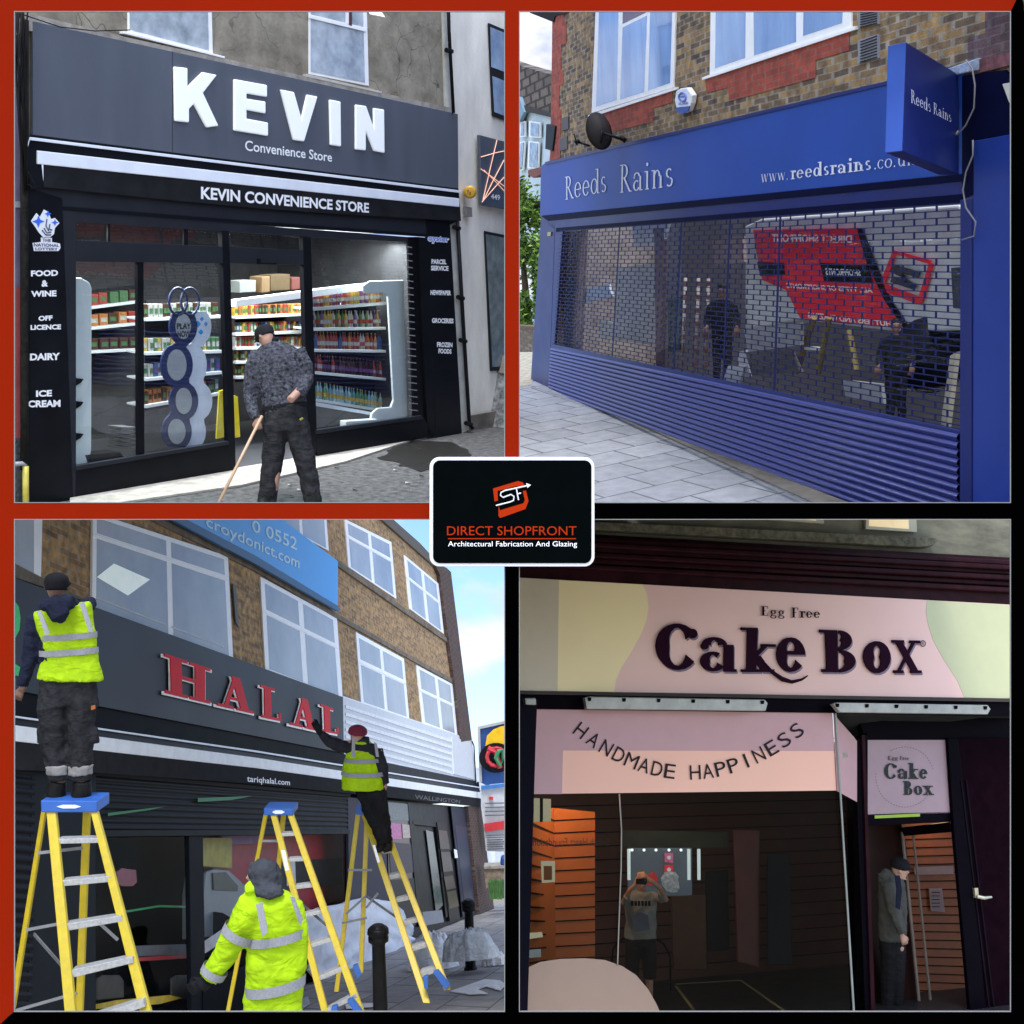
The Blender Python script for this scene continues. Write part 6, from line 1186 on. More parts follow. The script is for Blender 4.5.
# ---- worker 1
d = 9.75
T = Thing(F3, 'person', 'worker in black cap and yellow vest standing on the left ladder, seen from behind', 'person', F3.at(68, 801, d))
b_ = MB(); H = head(b_, F3, (56.5, 587), 11.5, d, (-.15, .1, 1)); b_.pxtube(F3, [(58, 596, 6), (60, 606, 8)], d); ring(b_, F3, [(606, 40, 88), (650, 45, 92), (690, 44, 94)], d)
for q in ([(54, 690, 9), (56, 745, 8), (60, 790, 5.5)], [(81, 690, 9), (81, 745, 8), (81, 790, 5.5)], [(33, 625, 6), (31, 662, 5), (22, 690, 3.6)], [(88, 612, 6, .1), (88, 606, 4.6, .35), (78, 610, 3.6, .5)]): b_.pxtube(F3, q, d)
hand(b_, F3, (23, 688), (17, 700), d, .16, 1, .5); hand(b_, F3, (78, 610), (70, 606), d, .16, -1, .4, .5)
T.part('body', b_, SK2, remesh=.011); eyes(T, H, EW, EB)
j = MB(); ring(j, F3, [(598, 48, 72), (603, 40, 80), (610, 33, 91), (640, 38, 95), (674, 40, 96)], d, .5); j.pxtube(F3, [(36, 616, 8.5), (31, 640, 8), (29, 664, 7.5), (22, 686, 5.5)], d); j.pxtube(F3, [(86, 607, 8.5, .05), (89, 604, 8, .2), (82, 608, 6.5, .42)], d)
j.pxtube(F3, [(44, 606, 5), (56, 602, 7.5), (68, 606, 8), (76, 600, 6)], d - .06); j.tube([F3.at(52, 606, d - .12), F3.at(58, 616, d - .15), F3.at(62, 622, d - .13)], [.07, .07, .02], 10)
T.part('hooded_jacket', j, NV, remesh=.014, wrinkle=.02)
v_ = MB(); ring(v_, F3, [(604, 70, 90, 0, 601), (611, 34, 92, 0, 604), (618, 34, 93), (632, 38, 96), (650, 41, 97), (662, 40, 99), (672, 38, 102), (679, 37, 104, 0, 681)], d, .56)
T.part('hi_vis_vest', v_, HV, remesh=.014, wrinkle=.02, wsize=.16)
s_ = MB(); band(s_, F3, [(635, 40, 97.5, 0, 631), (641, 41, 97.5, 0, 637)], d, .60, arc=(180, 360)); band(s_, F3, [(650, 39.5, 98.5, 0, 646.5), (656, 39.5, 99, 0, 652.5)], d, .60, arc=(180, 360))
for q in ([(37, 611), (41, 611), (50, 634), (45, 635)], [(79, 603), (84, 602), (93, 631), (89, 632)]): s_.polyd(F3, q, [d - .23, d - .23, d - .28, d - .28], .01)
T.part('reflective_stripe', s_, RF)
hd = MB(); hd.pxtube(F3, [(42, 606, 6), (58, 604, 9), (74, 602, 7)], d - .17); hd.tube([F3.at(56, 604, d - .2), F3.at(61, 617, d - .25), F3.at(63, 622, d - .22)], [.085, .075, .02], 12); T.part('hood', hd, NV, remesh=.012, wrinkle=.015)
t_ = MB(); ring(t_, F3, [(673, 40, 97), (685, 38, 97), (705, 38, 96)], d, .55); t_.pxtube(F3, [(53, 695, 15), (53, 720, 14.5), (54, 745, 13), (58, 765, 12), (60, 780, 10.5)], d); t_.pxtube(F3, [(82, 695, 14.5), (81, 720, 14), (80.5, 745, 12.5), (80.5, 765, 12), (80.5, 780, 10.5)], d)
for x, y in ((41, 735), (95, 735), (94, 698)): t_.pxtube(F3, [(x, y - 8, 4), (x, y + 8, 4.5)], d)
T.part('trousers', t_, GT, remesh=.014, wrinkle=.03, wsize=.18)
for x in (59, 80.5): s_ = MB(); s_.pxtube(F3, [(x, 764, 13), (x, 774, 12.6)], d); T.part('reflective_cuff', s_, mat('cuff_grey', (.22, .21, .2), .7, bump=.5), remesh=.014, wrinkle=.02)
for x, o_ in ((58, -1), (82, 1)): s_ = MB(); s_.pxtube(F3, [(x, 781, 9), (x - 1 + o_, 792, 10), (x - 2, 798, 10)], d); s_.pxtube(F3, [(x + 2, 798, 6), (x + o_ * 4 - 5, 799, 6.5, .05), (x + o_ * 6 - 4, 799, 4, .2)], d); T.part('boot', s_, SH, remesh=.012)
c_ = MB(); C, m, f, up, sdv = H; c_.tube([C + up * m * z for z in (-.3, .1, .5, .85, 1.15, 1.28)], [m * q for q in (.93, 1.02, 1.07, .98, .66, .2)], 18, 1.1, f); c_.tube([C + up * m * .2 - f * m * .2 - sdv * m * .9, C + up * m * .3 - sdv * m * 1.15 + f * m * .3], [m * .2, m * .1], 10); T.part('cap', c_, mat('cap_black', (.015, .015, .017), .8, bump=.3), remesh=.011)
T.part('pocket_tag', MB().polyd(F3, [(91, 706), (95, 705), (95, 709), (91, 710)], d - .3, .01), mat('tag_orange', (.35, .1, .02), .6))
# ---- worker 2
d = 13.6
T = Thing(F3, 'person', 'worker in maroon hat and yellow vest on the right ladder wiping a sign letter', 'person', F3.at(384, 851, d))
b_ = MB(); H = head(b_, F3, (357, 735), 8, d, (-.9, -.1, .6)); b_.pxtube(F3, [(360, 741, 4.5), (363, 748, 6)], d); ring(b_, F3, [(748, 350, 377), (770, 348, 380), (790, 356, 384)], d)
for q in ([(364, 792, 6), (374, 820, 5), (382, 845, 4)], [(378, 792, 6), (384, 820, 5), (388, 842, 4)], [(352, 745, 4.5), (335, 743, 3.8), (321, 734, 3)], [(378, 750, 5), (384, 772, 4), (384, 788, 3.5)]): b_.pxtube(F3, q, d)
hand(b_, F3, (384, 787), (384, 794), d, .16, 1, .5)
T.part('body', b_, SK1, remesh=.012); eyes(T, H, EW, EB)
gl_ = MB(); hand(gl_, F3, (320, 733), (315, 724), d, .19, 1, .25); gl_.pxtube(F3, [(321, 734, 3.2), (318, 730, 3)], d); T.part('glove', gl_, GL, remesh=.009)
j = MB(); ring(j, F3, [(741, 353, 368), (745, 348, 377), (770, 346, 384), (789, 352, 386)], d, .55); j.pxtube(F3, [(354, 748, 6.5), (340, 746, 6.8), (329, 741, 5.6), (321, 733.5, 4.2)], d); j.pxtube(F3, [(377, 750, 6), (383, 768, 5.5), (385, 784, 4.6)], d); j.pxtube(F3, [(352, 742, 4), (360, 740, 5.5), (369, 741, 4.5)], d)
T.part('jacket', j, mat('dark_grey_jacket', (.035, .035, .042), .8, var=.3, bump=.4), remesh=.014, wrinkle=.02)
v_ = MB(); ring(v_, F3, [(738, 353, 366), (745, 350, 375), (755, 345, 379), (770, 342, 383), (780, 341.5, 385), (789, 341.5, 385.5)], d, .58); T.part('hi_vis_vest', v_, HV, remesh=.014, wrinkle=.02)
s_ = MB(); band(s_, F3, [(757.5, 344.5, 380.5), (761.5, 344, 381.5)], d, .62, arc=(180, 360)); band(s_, F3, [(770.5, 341.5, 384.5, 0, 771), (774.5, 341, 385, 0, 775.5)], d, .62, arc=(180, 360)); s_.polyd(F3, [(352, 738), (355, 738), (355, 757), (351.5, 757)], d - .30, .01); s_.polyd(F3, [(374, 742), (377, 744), (379, 757), (376, 757)], d - .2, .01)
T.part('reflective_stripe', s_, RF)
t_ = MB(); ring(t_, F3, [(788, 355, 386), (800, 358, 387)], d, .55); t_.pxtube(F3, [(366, 793, 9), (372, 812, 8.5), (379, 830, 7), (383, 843, 5.8)], d); t_.pxtube(F3, [(378, 793, 9), (381, 815, 8.5), (385, 830, 7), (387, 842, 5.8)], d); T.part('trousers', t_, BK, remesh=.014, wrinkle=.03)
for x in (381, 388): s_ = MB(); s_.pxtube(F3, [(x, 842, 4.8), (x, 848, 5), (x - 5, 850, 3.6, -.02)], d); T.part('boot', s_, SH, remesh=.011)
c_ = MB(); C, m, f, up, sdv = H; c_.tube([C + up * m * z - f * m * .08 for z in (.1, .45, .8, 1.1, 1.3)], [m * q for q in (1.1, 1.16, 1.08, .8, .3)], 16, 1.1, f); T.part('beanie', c_, mat('maroon_knit', (.16, .012, .03), .9, bump=.8, bscale=150), remesh=.011)
# ---- worker 3
d = 8.6
T = Thing(F3, 'person', 'worker in long sleeved yellow hi vis coat and grey hood, looking left in the foreground', 'person', F3.at(270, 1090, d))
b_ = MB(); H = head(b_, F3, (260, 877), 13, d, (-.98, -.08, .15)); b_.pxtube(F3, [(262, 888, 7), (266, 900, 9)], d); ring(b_, F3, [(900, 250, 292), (960, 250, 296), (1005, 252, 296)], d)
for q in ([(262, 1000, 12), (262, 1060, 10), (262, 1090, 7)], [(284, 1000, 12), (286, 1060, 10), (286, 1090, 7)], [(252, 905, 8), (234, 940, 7), (207, 980, 5)], [(294, 905, 8), (300, 945, 7), (296, 985, 5)]): b_.pxtube(F3, q, d)
hand(b_, F3, (296, 985), (292, 1000), d, .18, -1, .6)
T.part('body', b_, SK1, remesh=.011); eyes(T, H, EW, EB)
gl_ = MB(); hand(gl_, F3, (206, 981), (188, 992), d, .21, 1, .45); gl_.pxtube(F3, [(208, 980, 7), (201, 986, 7)], d); T.part('glove', gl_, GL, remesh=.009)
j = MB(); ring(j, F3, [(889, 247, 276), (893, 243, 290), (902, 244, 300), (925, 246, 304), (955, 246, 305), (985, 245, 304), (1010, 243, 303), (1030, 242, 303)], d, .6); j.pxtube(F3, [(254, 902, 15), (240, 928, 14.5), (226, 952, 12.5), (214, 971, 10.5), (208, 979, 9.5)], d - .05); j.pxtube(F3, [(293, 903, 10), (299, 930, 10), (298, 965, 9), (296, 984, 7)], d); j.pxtube(F3, [(246, 890, 5), (252, 888, 7), (262, 890, 8)], d - .05)
T.part('hi_vis_coat', j, HV, remesh=.015, wrinkle=.035, wsize=.16)
s_ = MB()
def cuff(a, b, r_, w_):
    A = F3.at(a[0], a[1], d - .05); B = F3.at(b[0], b[1], d - .05); s_.tube([A, A.lerp(B, .5), B], [r_ * d / FPX, r_ * d / FPX * .99, r_ * .98 * d / FPX], 24, 1, F3.view, cap=False)
cuff((241, 929), (236.5, 937), 17.0, 0); cuff((216, 968), (212, 975), 13.2, 0)
band(s_, F3, [(936, 247, 306.5, 0, 926), (945, 247, 306.5, 0, 935)], d, .7, arc=(180, 360)); band(s_, F3, [(985, 245, 306, 0, 973), (995, 245, 305.5, 0, 984)], d, .7, arc=(180, 360))
s_.polyd(F3, [(256, 905), (262, 902), (268, 932), (262, 937)], [d - .26, d - .26, d - .29, d - .29], .01); s_.polyd(F3, [(290, 897), (294, 897), (303, 920), (300, 926)], [d - .16, d - .14, d - .12, d - .18], .01)
T.part('reflective_stripe', s_, RF)
hd = MB(); C, m, f, up, sdv = H; hd.tube([C + up * m * z - f * m * q for z, q in ((-1.1, .55), (-.8, .6), (-.3, .55), (.3, .38), (.75, .16), (1.15, .06), (1.36, .05))], [m * q for q in (.95, 1.15, 1.12, 1.14, 1.08, .78, .3)], 20, 1.05, f); hd.pxtube(F3, [(254, 893, 4), (270, 892, 7), (283, 890, 5)], d - .1)
T.part('hood', hd, mat('grey_quilted_hood', (.045, .048, .055), .85, var=.3, bump=1, bscale=35), remesh=.013, wrinkle=.03, wsize=.06)
t_ = MB(); t_.pxtube(F3, [(262, 1015, 16), (262, 1050, 13), (262, 1088, 10)], d); t_.pxtube(F3, [(286, 1015, 16), (287, 1050, 13), (287, 1088, 10)], d); T.part('trousers', t_, GT, remesh=.015, wrinkle=.03)
for x in (262, 287): s_ = MB(); s_.pxtube(F3, [(x, 1088, 9), (x - 6, 1090, 8), (x - 16, 1091, 5)], d); T.part('boot', s_, SH, remesh=.013)
# ================================================================== SET 4: the cake shop after dark
plum2 = mat('door_plum', (.009, .0025, .006), .6, var=.3, spec=.05)
plum = mat('dark_plum_paint', (.034, .008, .012), .35, var=.4, scale=5, bump=.25, bscale=25, spec=.22)
pblk = mat('black_plum_frame', (.004, .0025, .006), .4, var=.2, spec=.1)
pink = mat('dusty_pink_panel', s2l((226, 188, 176)), .6, var=.03, scale=1)
crm = mat('cream_panel', s2l((236, 218, 166)), .6, var=.03, scale=1)
plt = mat('plum_lettering', (.028, .006, .02), .6, var=.1, spec=.1)
stn = mat('greenish_stone', (.13, .125, .085), .9, var=.45, scale=3.5, bump=.6, bscale=14, stretch=(.5, 1, 1.6))
T = Thing(F4, 'stone_building', 'weathered grey green stone upper wall above the dark plum cake shop cornice', 'building', F4.pt(760, 560, 0))
T.part('wall', MB().poly(F4, [(515, 511), (1018, 511), (1018, 562), (515, 534)], .0, .1), stn)
T.part('ledge', MB().poly(F4, [(588, 521), (700, 526), (936, 538), (938, 541), (934, 546), (920, 547), (700, 535), (588, 529)], .12, .15), mat('mossy_ledge', (.10, .095, .06), .9, var=.6, scale=12, bump=.9, bscale=30), wrinkle=.02, bevel=.01)
for q in ([(768, 511), (824, 511), (824, 523.5), (768, 519.5)], [(866, 511), (916, 511), (917, 532), (866, 529)]):
    wf = T.part('window', MB().poly(F4, q, .05, .04), mat('cream_frame', (.4, .38, .26), .5)); T.part('pane', MB().poly(F4, [(q[0][0] + 3, 511), (q[1][0] - 8, 511), (q[2][0] - 8, q[2][1] - 3), (q[3][0] + 3, q[3][1] - 3)], .055, .004), mat('lit_blind', (.55, .45, .25), .6, emit=(1, .75, .4), es=.25), wf)
T = Thing(F4, 'cake_shopfront', 'dark plum cake shop front with pink and cream fascia and deep glass window', 'shopfront', F4.pt(760, 1012, 0))
co = MB()
prof = [(0, 532, 560), (.17, 541, 569)]
for k, (t, w_) in enumerate(((0, .16), (.11, .2), (.22, .13), (.34, .17), (.48, .09), (.62, .12))):
    y0 = 533 + 44 * t; y1 = 560.5 + 44 * t; h = 44 * .11
    T.part('cornice_moulding', MB().poly(F4, [(515, y0), (1018, y1), (1018, y1 + h), (515, y0 + h)], w_, w_ + .02), plum, bevel=.012)
T.part('cornice_frieze', MB().poly(F4, [(515, 530), (1018, 558), (1018, 606), (515, 578)], .03, .05), plum)
fs = T.part('fascia', MB().poly(F4, [(515, 577), (521, 577.5), (1009, 604.5), (1018, 605), (1018, 699), (519.5, 691), (515, 691)], .05, .06), pink, bevel=.004)
T.part('cream_shape', MB().poly(F4, [(521, 578), (643, 584.5), (647, 594), (648.5, 608), (646, 622), (640, 636), (630, 654), (621, 668), (616, 680), (614, 692), (521, 690.5)], .053, .003), crm, fs)
T.part('cream_shape', MB().poly(F4, [(927, 600.3), (1012, 605), (1012, 698.5), (964.5, 697.5), (957, 680), (944, 660), (933, 640), (928, 624), (926, 612)], .053, .003), mat('pale_green_cream', s2l((184, 186, 144)), .5, var=.03), fs)
T.part('shade_end', MB().poly(F4, [(515, 577.3), (521, 577.8), (559, 580), (557.5, 691.5), (515, 690.8)], .057, .003), mat('shaded_cream_panel', s2l((196, 184, 158)), .5, var=.03), fs)  # strip of shade on the fascia, painted as a greyer panel
T.part('under_trim', MB().poly(F4, [(515, 690.5), (1018, 698.5), (1018, 702), (515, 694)], .07, .02), mat('fascia_trim_brown', (.05, .04, .035), .4), fs)
# lettering, letter by letter
nb = MB(); serif(F4, nb, 'Egg', [(761, 606), (785, 607.5), (785, 616.5), (761, 615.5)], .058, .19, .01); serif(F4, nb, 'Free', [(791.5, 607.5), (820.5, 608.5), (820.5, 618), (791.5, 617.5)], .058, .19, .01); T.part('lettering', nb, plt, fs)
for ch, q, b in (('C', [(655, 622.5), (697.5, 624), (697, 671), (655, 669)], .25), ('a', [(700, 619), (739, 620.5), (739, 672), (699, 671)], .17), ('k', [(741, 629), (779, 630), (775, 672), (741, 672)], .2), ('e', [(776, 619), (808, 620), (808, 672), (776, 672)], .22), ('B', [(819.5, 629.5), (860, 631), (858, 672.5), (822, 672)], .22), ('o', [(863, 624), (893, 625), (893, 673.5), (863, 673)], .25), ('x', [(892, 623), (921, 624), (921, 673), (895, 673)], .17)):
    sh = MB(); q2 = [(x + .8, y + 2.0) for x, y in q]; serif(F4, sh, ch, q2, .054, b, .005); T.part('letter_shade', sh, mat('letter_shadow_mauve', (.17, .12, .17), .5), fs)
    a = MB(); serif(F4, a, ch, q, .062, b, .014, back=True); T.part('letter', a, plt, fs)
sw = MB(); P_ = [(764, 662, .010), (772, 672, .02), (782, 679, .026), (792, 682, .018), (802, 679.5, .012), (808, 675.5, .006)]
sw.tube([F4.pt(x, y, .075) for x, y, r_ in P_], [r_ for *_, r_ in P_], 10, .3); T.part('letter_swash', sw, plt, fs, smooth=True)
rg_ = MB(); rg_.tube([F4.pt(923 + 2.6 * math.cos(k * .524), 643.5 + 2.9 * math.sin(k * .524), .058) for k in range(13)], .004, 5); text(F4, rg_, 'R', [(921.9, 642), (924.3, 642), (924.3, 645.2), (921.9, 645.2)], .056, .0); T.part('lettering', rg_, plt, fs)
# light bars
T.part('head_beam', MB().poly(F4, [(515, 694), (1018, 702), (1018, 716), (838, 713), (537, 709), (515, 709)], .02, .08), pblk)
for k, (q, lab) in enumerate((([(585, 698), (590, 696.5), (765, 699.5), (768, 703), (766, 711), (587, 709)], 'long silver light bar under the pink fascia above the window'), ([(833, 704), (838, 702.5), (988, 705), (991, 709), (988, 714.5), (840, 712.5)], 'long silver light bar under the fascia above the doorway'), ([(525, 698), (536, 698), (536.5, 705), (526, 704.5)], 'short silver bracket at the left end under the fascia'))):
    L_ = Thing(F4, 'light_bar', lab, 'light fitting', F4.pt(q[-1][0], q[-1][1], .12), 'silver bars under the fascia')
    L_.part('housing', MB().poly(F4, q, .16, .06), mat('dull_silver', (.30, .30, .27), .35, metal=.5, var=.2), bevel=.008)
    if k < 2:
        n_ = 6; x0 = q[0][0] + 5; x1 = q[3][0] - 5
        for j in range(n_): x = x0 + (x1 - x0) * j / (n_ - 1); y = q[1][1] + (q[2][1] - q[1][1]) * j / (n_ - 1); L_.part('clip', MB().poly(F4, [(x - 1.6, y + 1), (x + 1.6, y + 1), (x + 1.2, y + 4.5), (x - 1.2, y + 4.5)], .175, .02), pblk, bevel=.003)
# frames
T.part('left_frame', MB().poly(F4, [(515, 694), (539, 700), (537, 709), (527.5, 1030), (515, 1030)], .03, .08), mat('deep_indigo_frame', (.008, .007, .016), .4, spec=.15), bevel=.01)
T.part('mullion', MB().poly(F4, [(856, 740), (868, 733), (868, 816), (871, 1030), (856, 1030), (853, 800)], -.35, .1), pblk, bevel=.006)
T.part('mullion_edge', MB().poly(F4, [(862, 735), (865, 735), (876, 1030), (872, 1030)], -.33, .02), plum)
T.part('window_edge', MB().poly(F4, [(835, 712), (836.5, 712), (855.5, 1020), (853.8, 1020)], .0, .01), mat('glass_edge', (.25, .27, .24), .3))
T.part('recess_soffit', MB().hexa([F4.pt(832, 712, .0), F4.pt(1018, 716, .0), F4.pt(1018, 722, -.9), F4.pt(858, 742, -.9)], [F4.pt(832, 708, .0), F4.pt(1018, 711, .0), F4.pt(1018, 716, -.9), F4.pt(858, 736, -.9)]), mat('soffit_grey', (.035, .035, .035), .7, var=.3))
T.part('door_head', MB().poly(F4, [(850, 690), (1018, 690), (1018, 745), (866, 742)], -.38, .08), pblk)
T.part('door_transom', MB().poly(F4, [(866, 814), (960, 811), (962, 822), (950, 822), (868, 826)], -.36, .08), pblk, bevel=.005)
T.part('green_strip', MB().poly(F4, [(875, 815.5), (920, 813.5), (920, 816.5), (875, 818.5)], -.345, .01), mat('green_lamp', (.2, .3, .02), .5, emit=(.4, .7, .05), es=.06))
T.part('right_panel', MB().poly(F4, [(948, 738), (1030, 738), (1030, 1030), (978, 1030), (960, 820)], -.33, .06), plum2, bevel=.006)
T.part('door_stile', MB().poly(F4, [(948, 738), (958, 738), (972, 850), (988, 1030), (972, 1030), (954, 830)], -.31, .05), pblk, bevel=.008)
for x0, x1 in ((961, 992), (966, 997)): T.part('door_bead', MB().poly(F4, [(x0, 780), (x0 + 1, 780), (x1 + .8, 1030), (x1 - .4, 1030)], -.30, .02), mat('bead_sheen', (.012, .008, .014), .4, spec=.1))
hn = MB(); hn.poly(F4, [(974.5, 888), (978, 888), (979, 898), (975.5, 898)], -.28, .03); hn.tube([F4.pt(977, 896.5, -.25), F4.pt(984, 898, -.22), F4.pt(991.5, 897, -.22)], [.02, .02, .012], 8); T.part('door_handle', hn, mat('brushed_brass', (.55, .5, .36), .3, metal=.7), smooth=False)
# window upper panel
up_ = T.part('window_sign_panel', MB().poly(F4, [(537, 708), (832.5, 713), (836.5, 790.5), (533.5, 794)], -.01, .01), mat('peach_panel', s2l((238, 184, 160)), .6, var=.03, scale=1))
T.part('shade_border', MB().poly(F4, [(537, 708), (832.5, 713), (834.5, 751), (563, 750.5), (562, 794), (533.5, 794)], -.007, .002), mat('mauve_shade_panel', s2l((190, 150, 150)), .6, var=.03), up_)  # shade over the peach panel, painted as a mauve band
T.part('side_sign_panel', MB().hexa([F4.pt(833, 713, -.0), F4.pt(857, 741, -.34), F4.pt(857, 802, -.34), F4.pt(837, 791, .0)], [F4.pt(833, 713, -.01), F4.pt(857, 741, -.35), F4.pt(857, 802, -.35), F4.pt(837, 791, -.01)]), MC['mauve_shade_panel'])
nb = MB(); S = 'HANDMADE HAPPINESS'; 
cx, cy, rad = 688, 585, 0
pos = []
for i, ch in enumerate(S):
    t = i / (len(S) - 1); x = 581 + (797 - 581) * t; u = (x - 689) / 108; y = 772.5 - 42.0 * u * u; sl = -84 * u / 108
    if ch == ' ': continue
    a = math.atan(sl); c_, s_ = math.cos(a), math.sin(a); hw, hh = 5.4, 7.2
    if ch in 'IJ': hw = 1.2
    if ch == 'M': hw = 6.4
    q = [(x + dx * c_ + dy * -s_ * -1 * -1 if False else x + dx * c_ - dy * s_, y + dx * s_ + dy * c_) for dx, dy in ((-hw, -hh), (hw, -hh), (hw, hh), (-hw, hh))]
    text(F4, nb, ch, q, -.004, .0, .004)
T.part('lettering', nb, mat('charcoal_letters', (.03, .02, .03), .5), up_)
# fanlight sign
fl = T.part('fanlight_sign', MB().poly(F4, [(861, 740), (949, 740), (958, 812.5), (867, 816)], -.36, .01), mat('fanlight_pink', s2l((150, 126, 130)), .5, var=.08, scale=3))
nb = MB(); serif(F4, nb, 'Egg', [(888, 756), (898, 756), (898, 760), (888, 760)], -.355, .2); serif(F4, nb, 'Free', [(900, 756), (909, 756.3), (909, 760.3), (900, 760)], -.355, .2)
serif(F4, nb, 'Cake', [(884, 763), (928, 764), (928, 779), (884, 779)], -.355, .24); serif(F4, nb, 'Box', [(903, 781), (932, 781), (933, 795), (903.5, 795)], -.355, .24); T.part('lettering', nb, mat('slate_green_letters', (.03, .045, .04), .5), fl)
nb = MB()
for k in range(64):
    a = k / 64 * 6.283
    if math.sin(a) < -.2 and -.5 < math.cos(a) < 1 or math.sin(a) > -.1 and math.cos(a) < .8: nb.ball(F4.pt(905 + 29 * math.cos(a), 777 + 30 * math.sin(a), -.354), .004, 5, 4)
T.part('dotted_ring', nb, MC['slate_green_letters'], fl)
# glass and decal
g4 = glass('night_glass', (.68, .68, .65), .004)
T.part('window_pane', MB().poly(F4, [(533.5, 794), (836.5, 790.5), (856, 1030), (526, 1030)], -.015, .006), g4)
T.part('return_pane', MB().hexa([F4.pt(837, 791, -.0), F4.pt(857, 802, -.34), F4.pt(866, 1030, -.34), F4.pt(856, 1030, .0)], [F4.pt(837, 791, -.01), F4.pt(857, 802, -.35), F4.pt(866, 1030, -.35), F4.pt(856, 1030, -.01)]), g4)
dc = [(527, 968)] + [(540, 962), (560, 959), (585, 958.3), (605, 960), (622, 966), (636, 975), (648, 989), (656, 1003), (661, 1014), (664, 1030), (526, 1030)]
T.part('round_decal', MB().poly(F4, dc, -.008, .004), mat('beige_decal', s2l((152, 128, 110)), .6, var=.03))
T.part('window_cable', MB().tube([F4.pt(x, y, .0) for x, y in ((619.5, 794), (621.5, 830), (621, 870), (619, 920), (617.5, 966))], .007, 6), mat('cream_cable', (.32, .31, .26), .5), smooth=True)
# interior
I4 = Thing(F4, 'shop_interior', 'dim interior of the cake shop lined with orange slatwall', 'room', F4.pt(700, 1000, -1.5))
zt = F4.pt(600, 792, -.02).z + .3; z0 = F4.pt(700, 1012, 0).z - .5; xa = F4.pt(533, 900, -.02).x; xb = F4.pt(1018, 900, -.4).x
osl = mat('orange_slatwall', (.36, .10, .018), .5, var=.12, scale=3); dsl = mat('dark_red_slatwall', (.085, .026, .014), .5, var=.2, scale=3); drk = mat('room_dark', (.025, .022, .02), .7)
FZ = z0 + .18
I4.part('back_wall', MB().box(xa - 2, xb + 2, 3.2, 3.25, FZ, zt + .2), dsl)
XM = F4.pt(852, 900, -.2).x
I4.part('ceiling', MB().box(xa - 2, XM, .12, 3.2, zt, zt + .04).box(XM, xb + 2, .6, 3.2, zt - .0, zt + .04), mat('ceiling_night', (.3, .3, .23), .8))
I4.part('floor', MB().box(xa - 2, xb + 2, .02, 3.2, FZ - .05, FZ), mat('night_floor', (.03, .03, .032), .35))
I4.part('left_wall', MB().box(xa - .28, xa - .2, .05, 3.2, FZ, zt), osl)
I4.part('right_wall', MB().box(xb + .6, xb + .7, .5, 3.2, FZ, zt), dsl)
I4.part('pier_front', MB().poly(F4, [(554, 808), (595, 812), (595, 966), (556, 962)], -.9, .05), osl)
I4.part('pier_side', MB().hexa([F4.pt(530, 812, -.1), F4.pt(554, 808, -.9), F4.pt(556, 962, -.9), F4.pt(528, 972, -.1)], [F4.pt(528, 812, -.1), F4.pt(552, 808, -.92), F4.pt(552, 962, -.92), F4.pt(526, 972, -.1)]), osl)
gv = MB()
for k in range(12):
    y = 818 + k * 12.6; gv.poly(F4, [(554, y + 2), (595, y), (595, y + 1.2), (554, y + 3.2)], -.895, .004)
    gv.hexa([F4.pt(531, y - 10 + k * 1.4, -.09), F4.pt(554, y + 2, -.88), F4.pt(554, y + 3.4, -.88), F4.pt(531, y - 8 + k * 1.4, -.09)], [F4.pt(530, y - 10 + k * 1.4, -.10), F4.pt(553, y + 2, -.9), F4.pt(553, y + 3.4, -.9), F4.pt(530, y - 8 + k * 1.4, -.10)])
I4.part('grooves', gv, mat('groove_black', (.01, .004, .002), .8))
gv = MB()
for k in range(18): z = FZ + .15 + k * .16; gv.box(xa, xb + .6, 3.185, 3.2, z, z + .012)
I4.part('grooves', gv, MC['groove_black'])
for k in range(5): I4.part('ceiling_grid', MB().box(xa, XM, .5 + k * .6, .52 + k * .6, zt - .008, zt - .002), drk)
I4.part('ceiling_grid', MB().box(xa + 1.2, xa + 1.22, .12, 3.2, zt - .008, zt - .002), drk)
def in4(name, q, w, c, lab, cat, emit=None, es=0, th=.03, bev=0, grp=None): return top(F4, name, MB().poly(F4, q, w, th), mat(name + '_q%d' % len(MC), c, .5, var=.25, scale=6, emit=emit, es=es), lab, cat, grp, bevel=bev)
in4('counter_block', [(672, 896), (706, 895), (707, 970), (674, 970)], -1.4, (.06, .032, .02), 'dark brown slatted counter unit standing in the middle of the cake shop', 'counter', bev=.01)
in4('fridge_unit', [(706, 872), (728, 870), (730, 950), (707, 952)], -1.6, (.006, .007, .009), 'tall black cabinet right of the brown counter unit', 'cabinet', bev=.01)
in4('tall_cabinet', [(768, 853), (790, 853), (793, 965), (768, 965)], -1.4, (.008, .012, .017), 'tall dark blue cabinet near the window return', 'cabinet', bev=.01)
in4('red_display', [(734, 830), (760, 830), (760, 968), (738, 962)], -1.5, (.08, .016, .014), 'dark red display stand beside the black cabinet', 'display stand', bev=.01)
in4('wall_panel_band', [(622, 830), (728, 832), (728, 848), (622, 848)], -1.9, (.05, .05, .045), 'grey band above the reflected window at the back of the cake shop', 'panel')
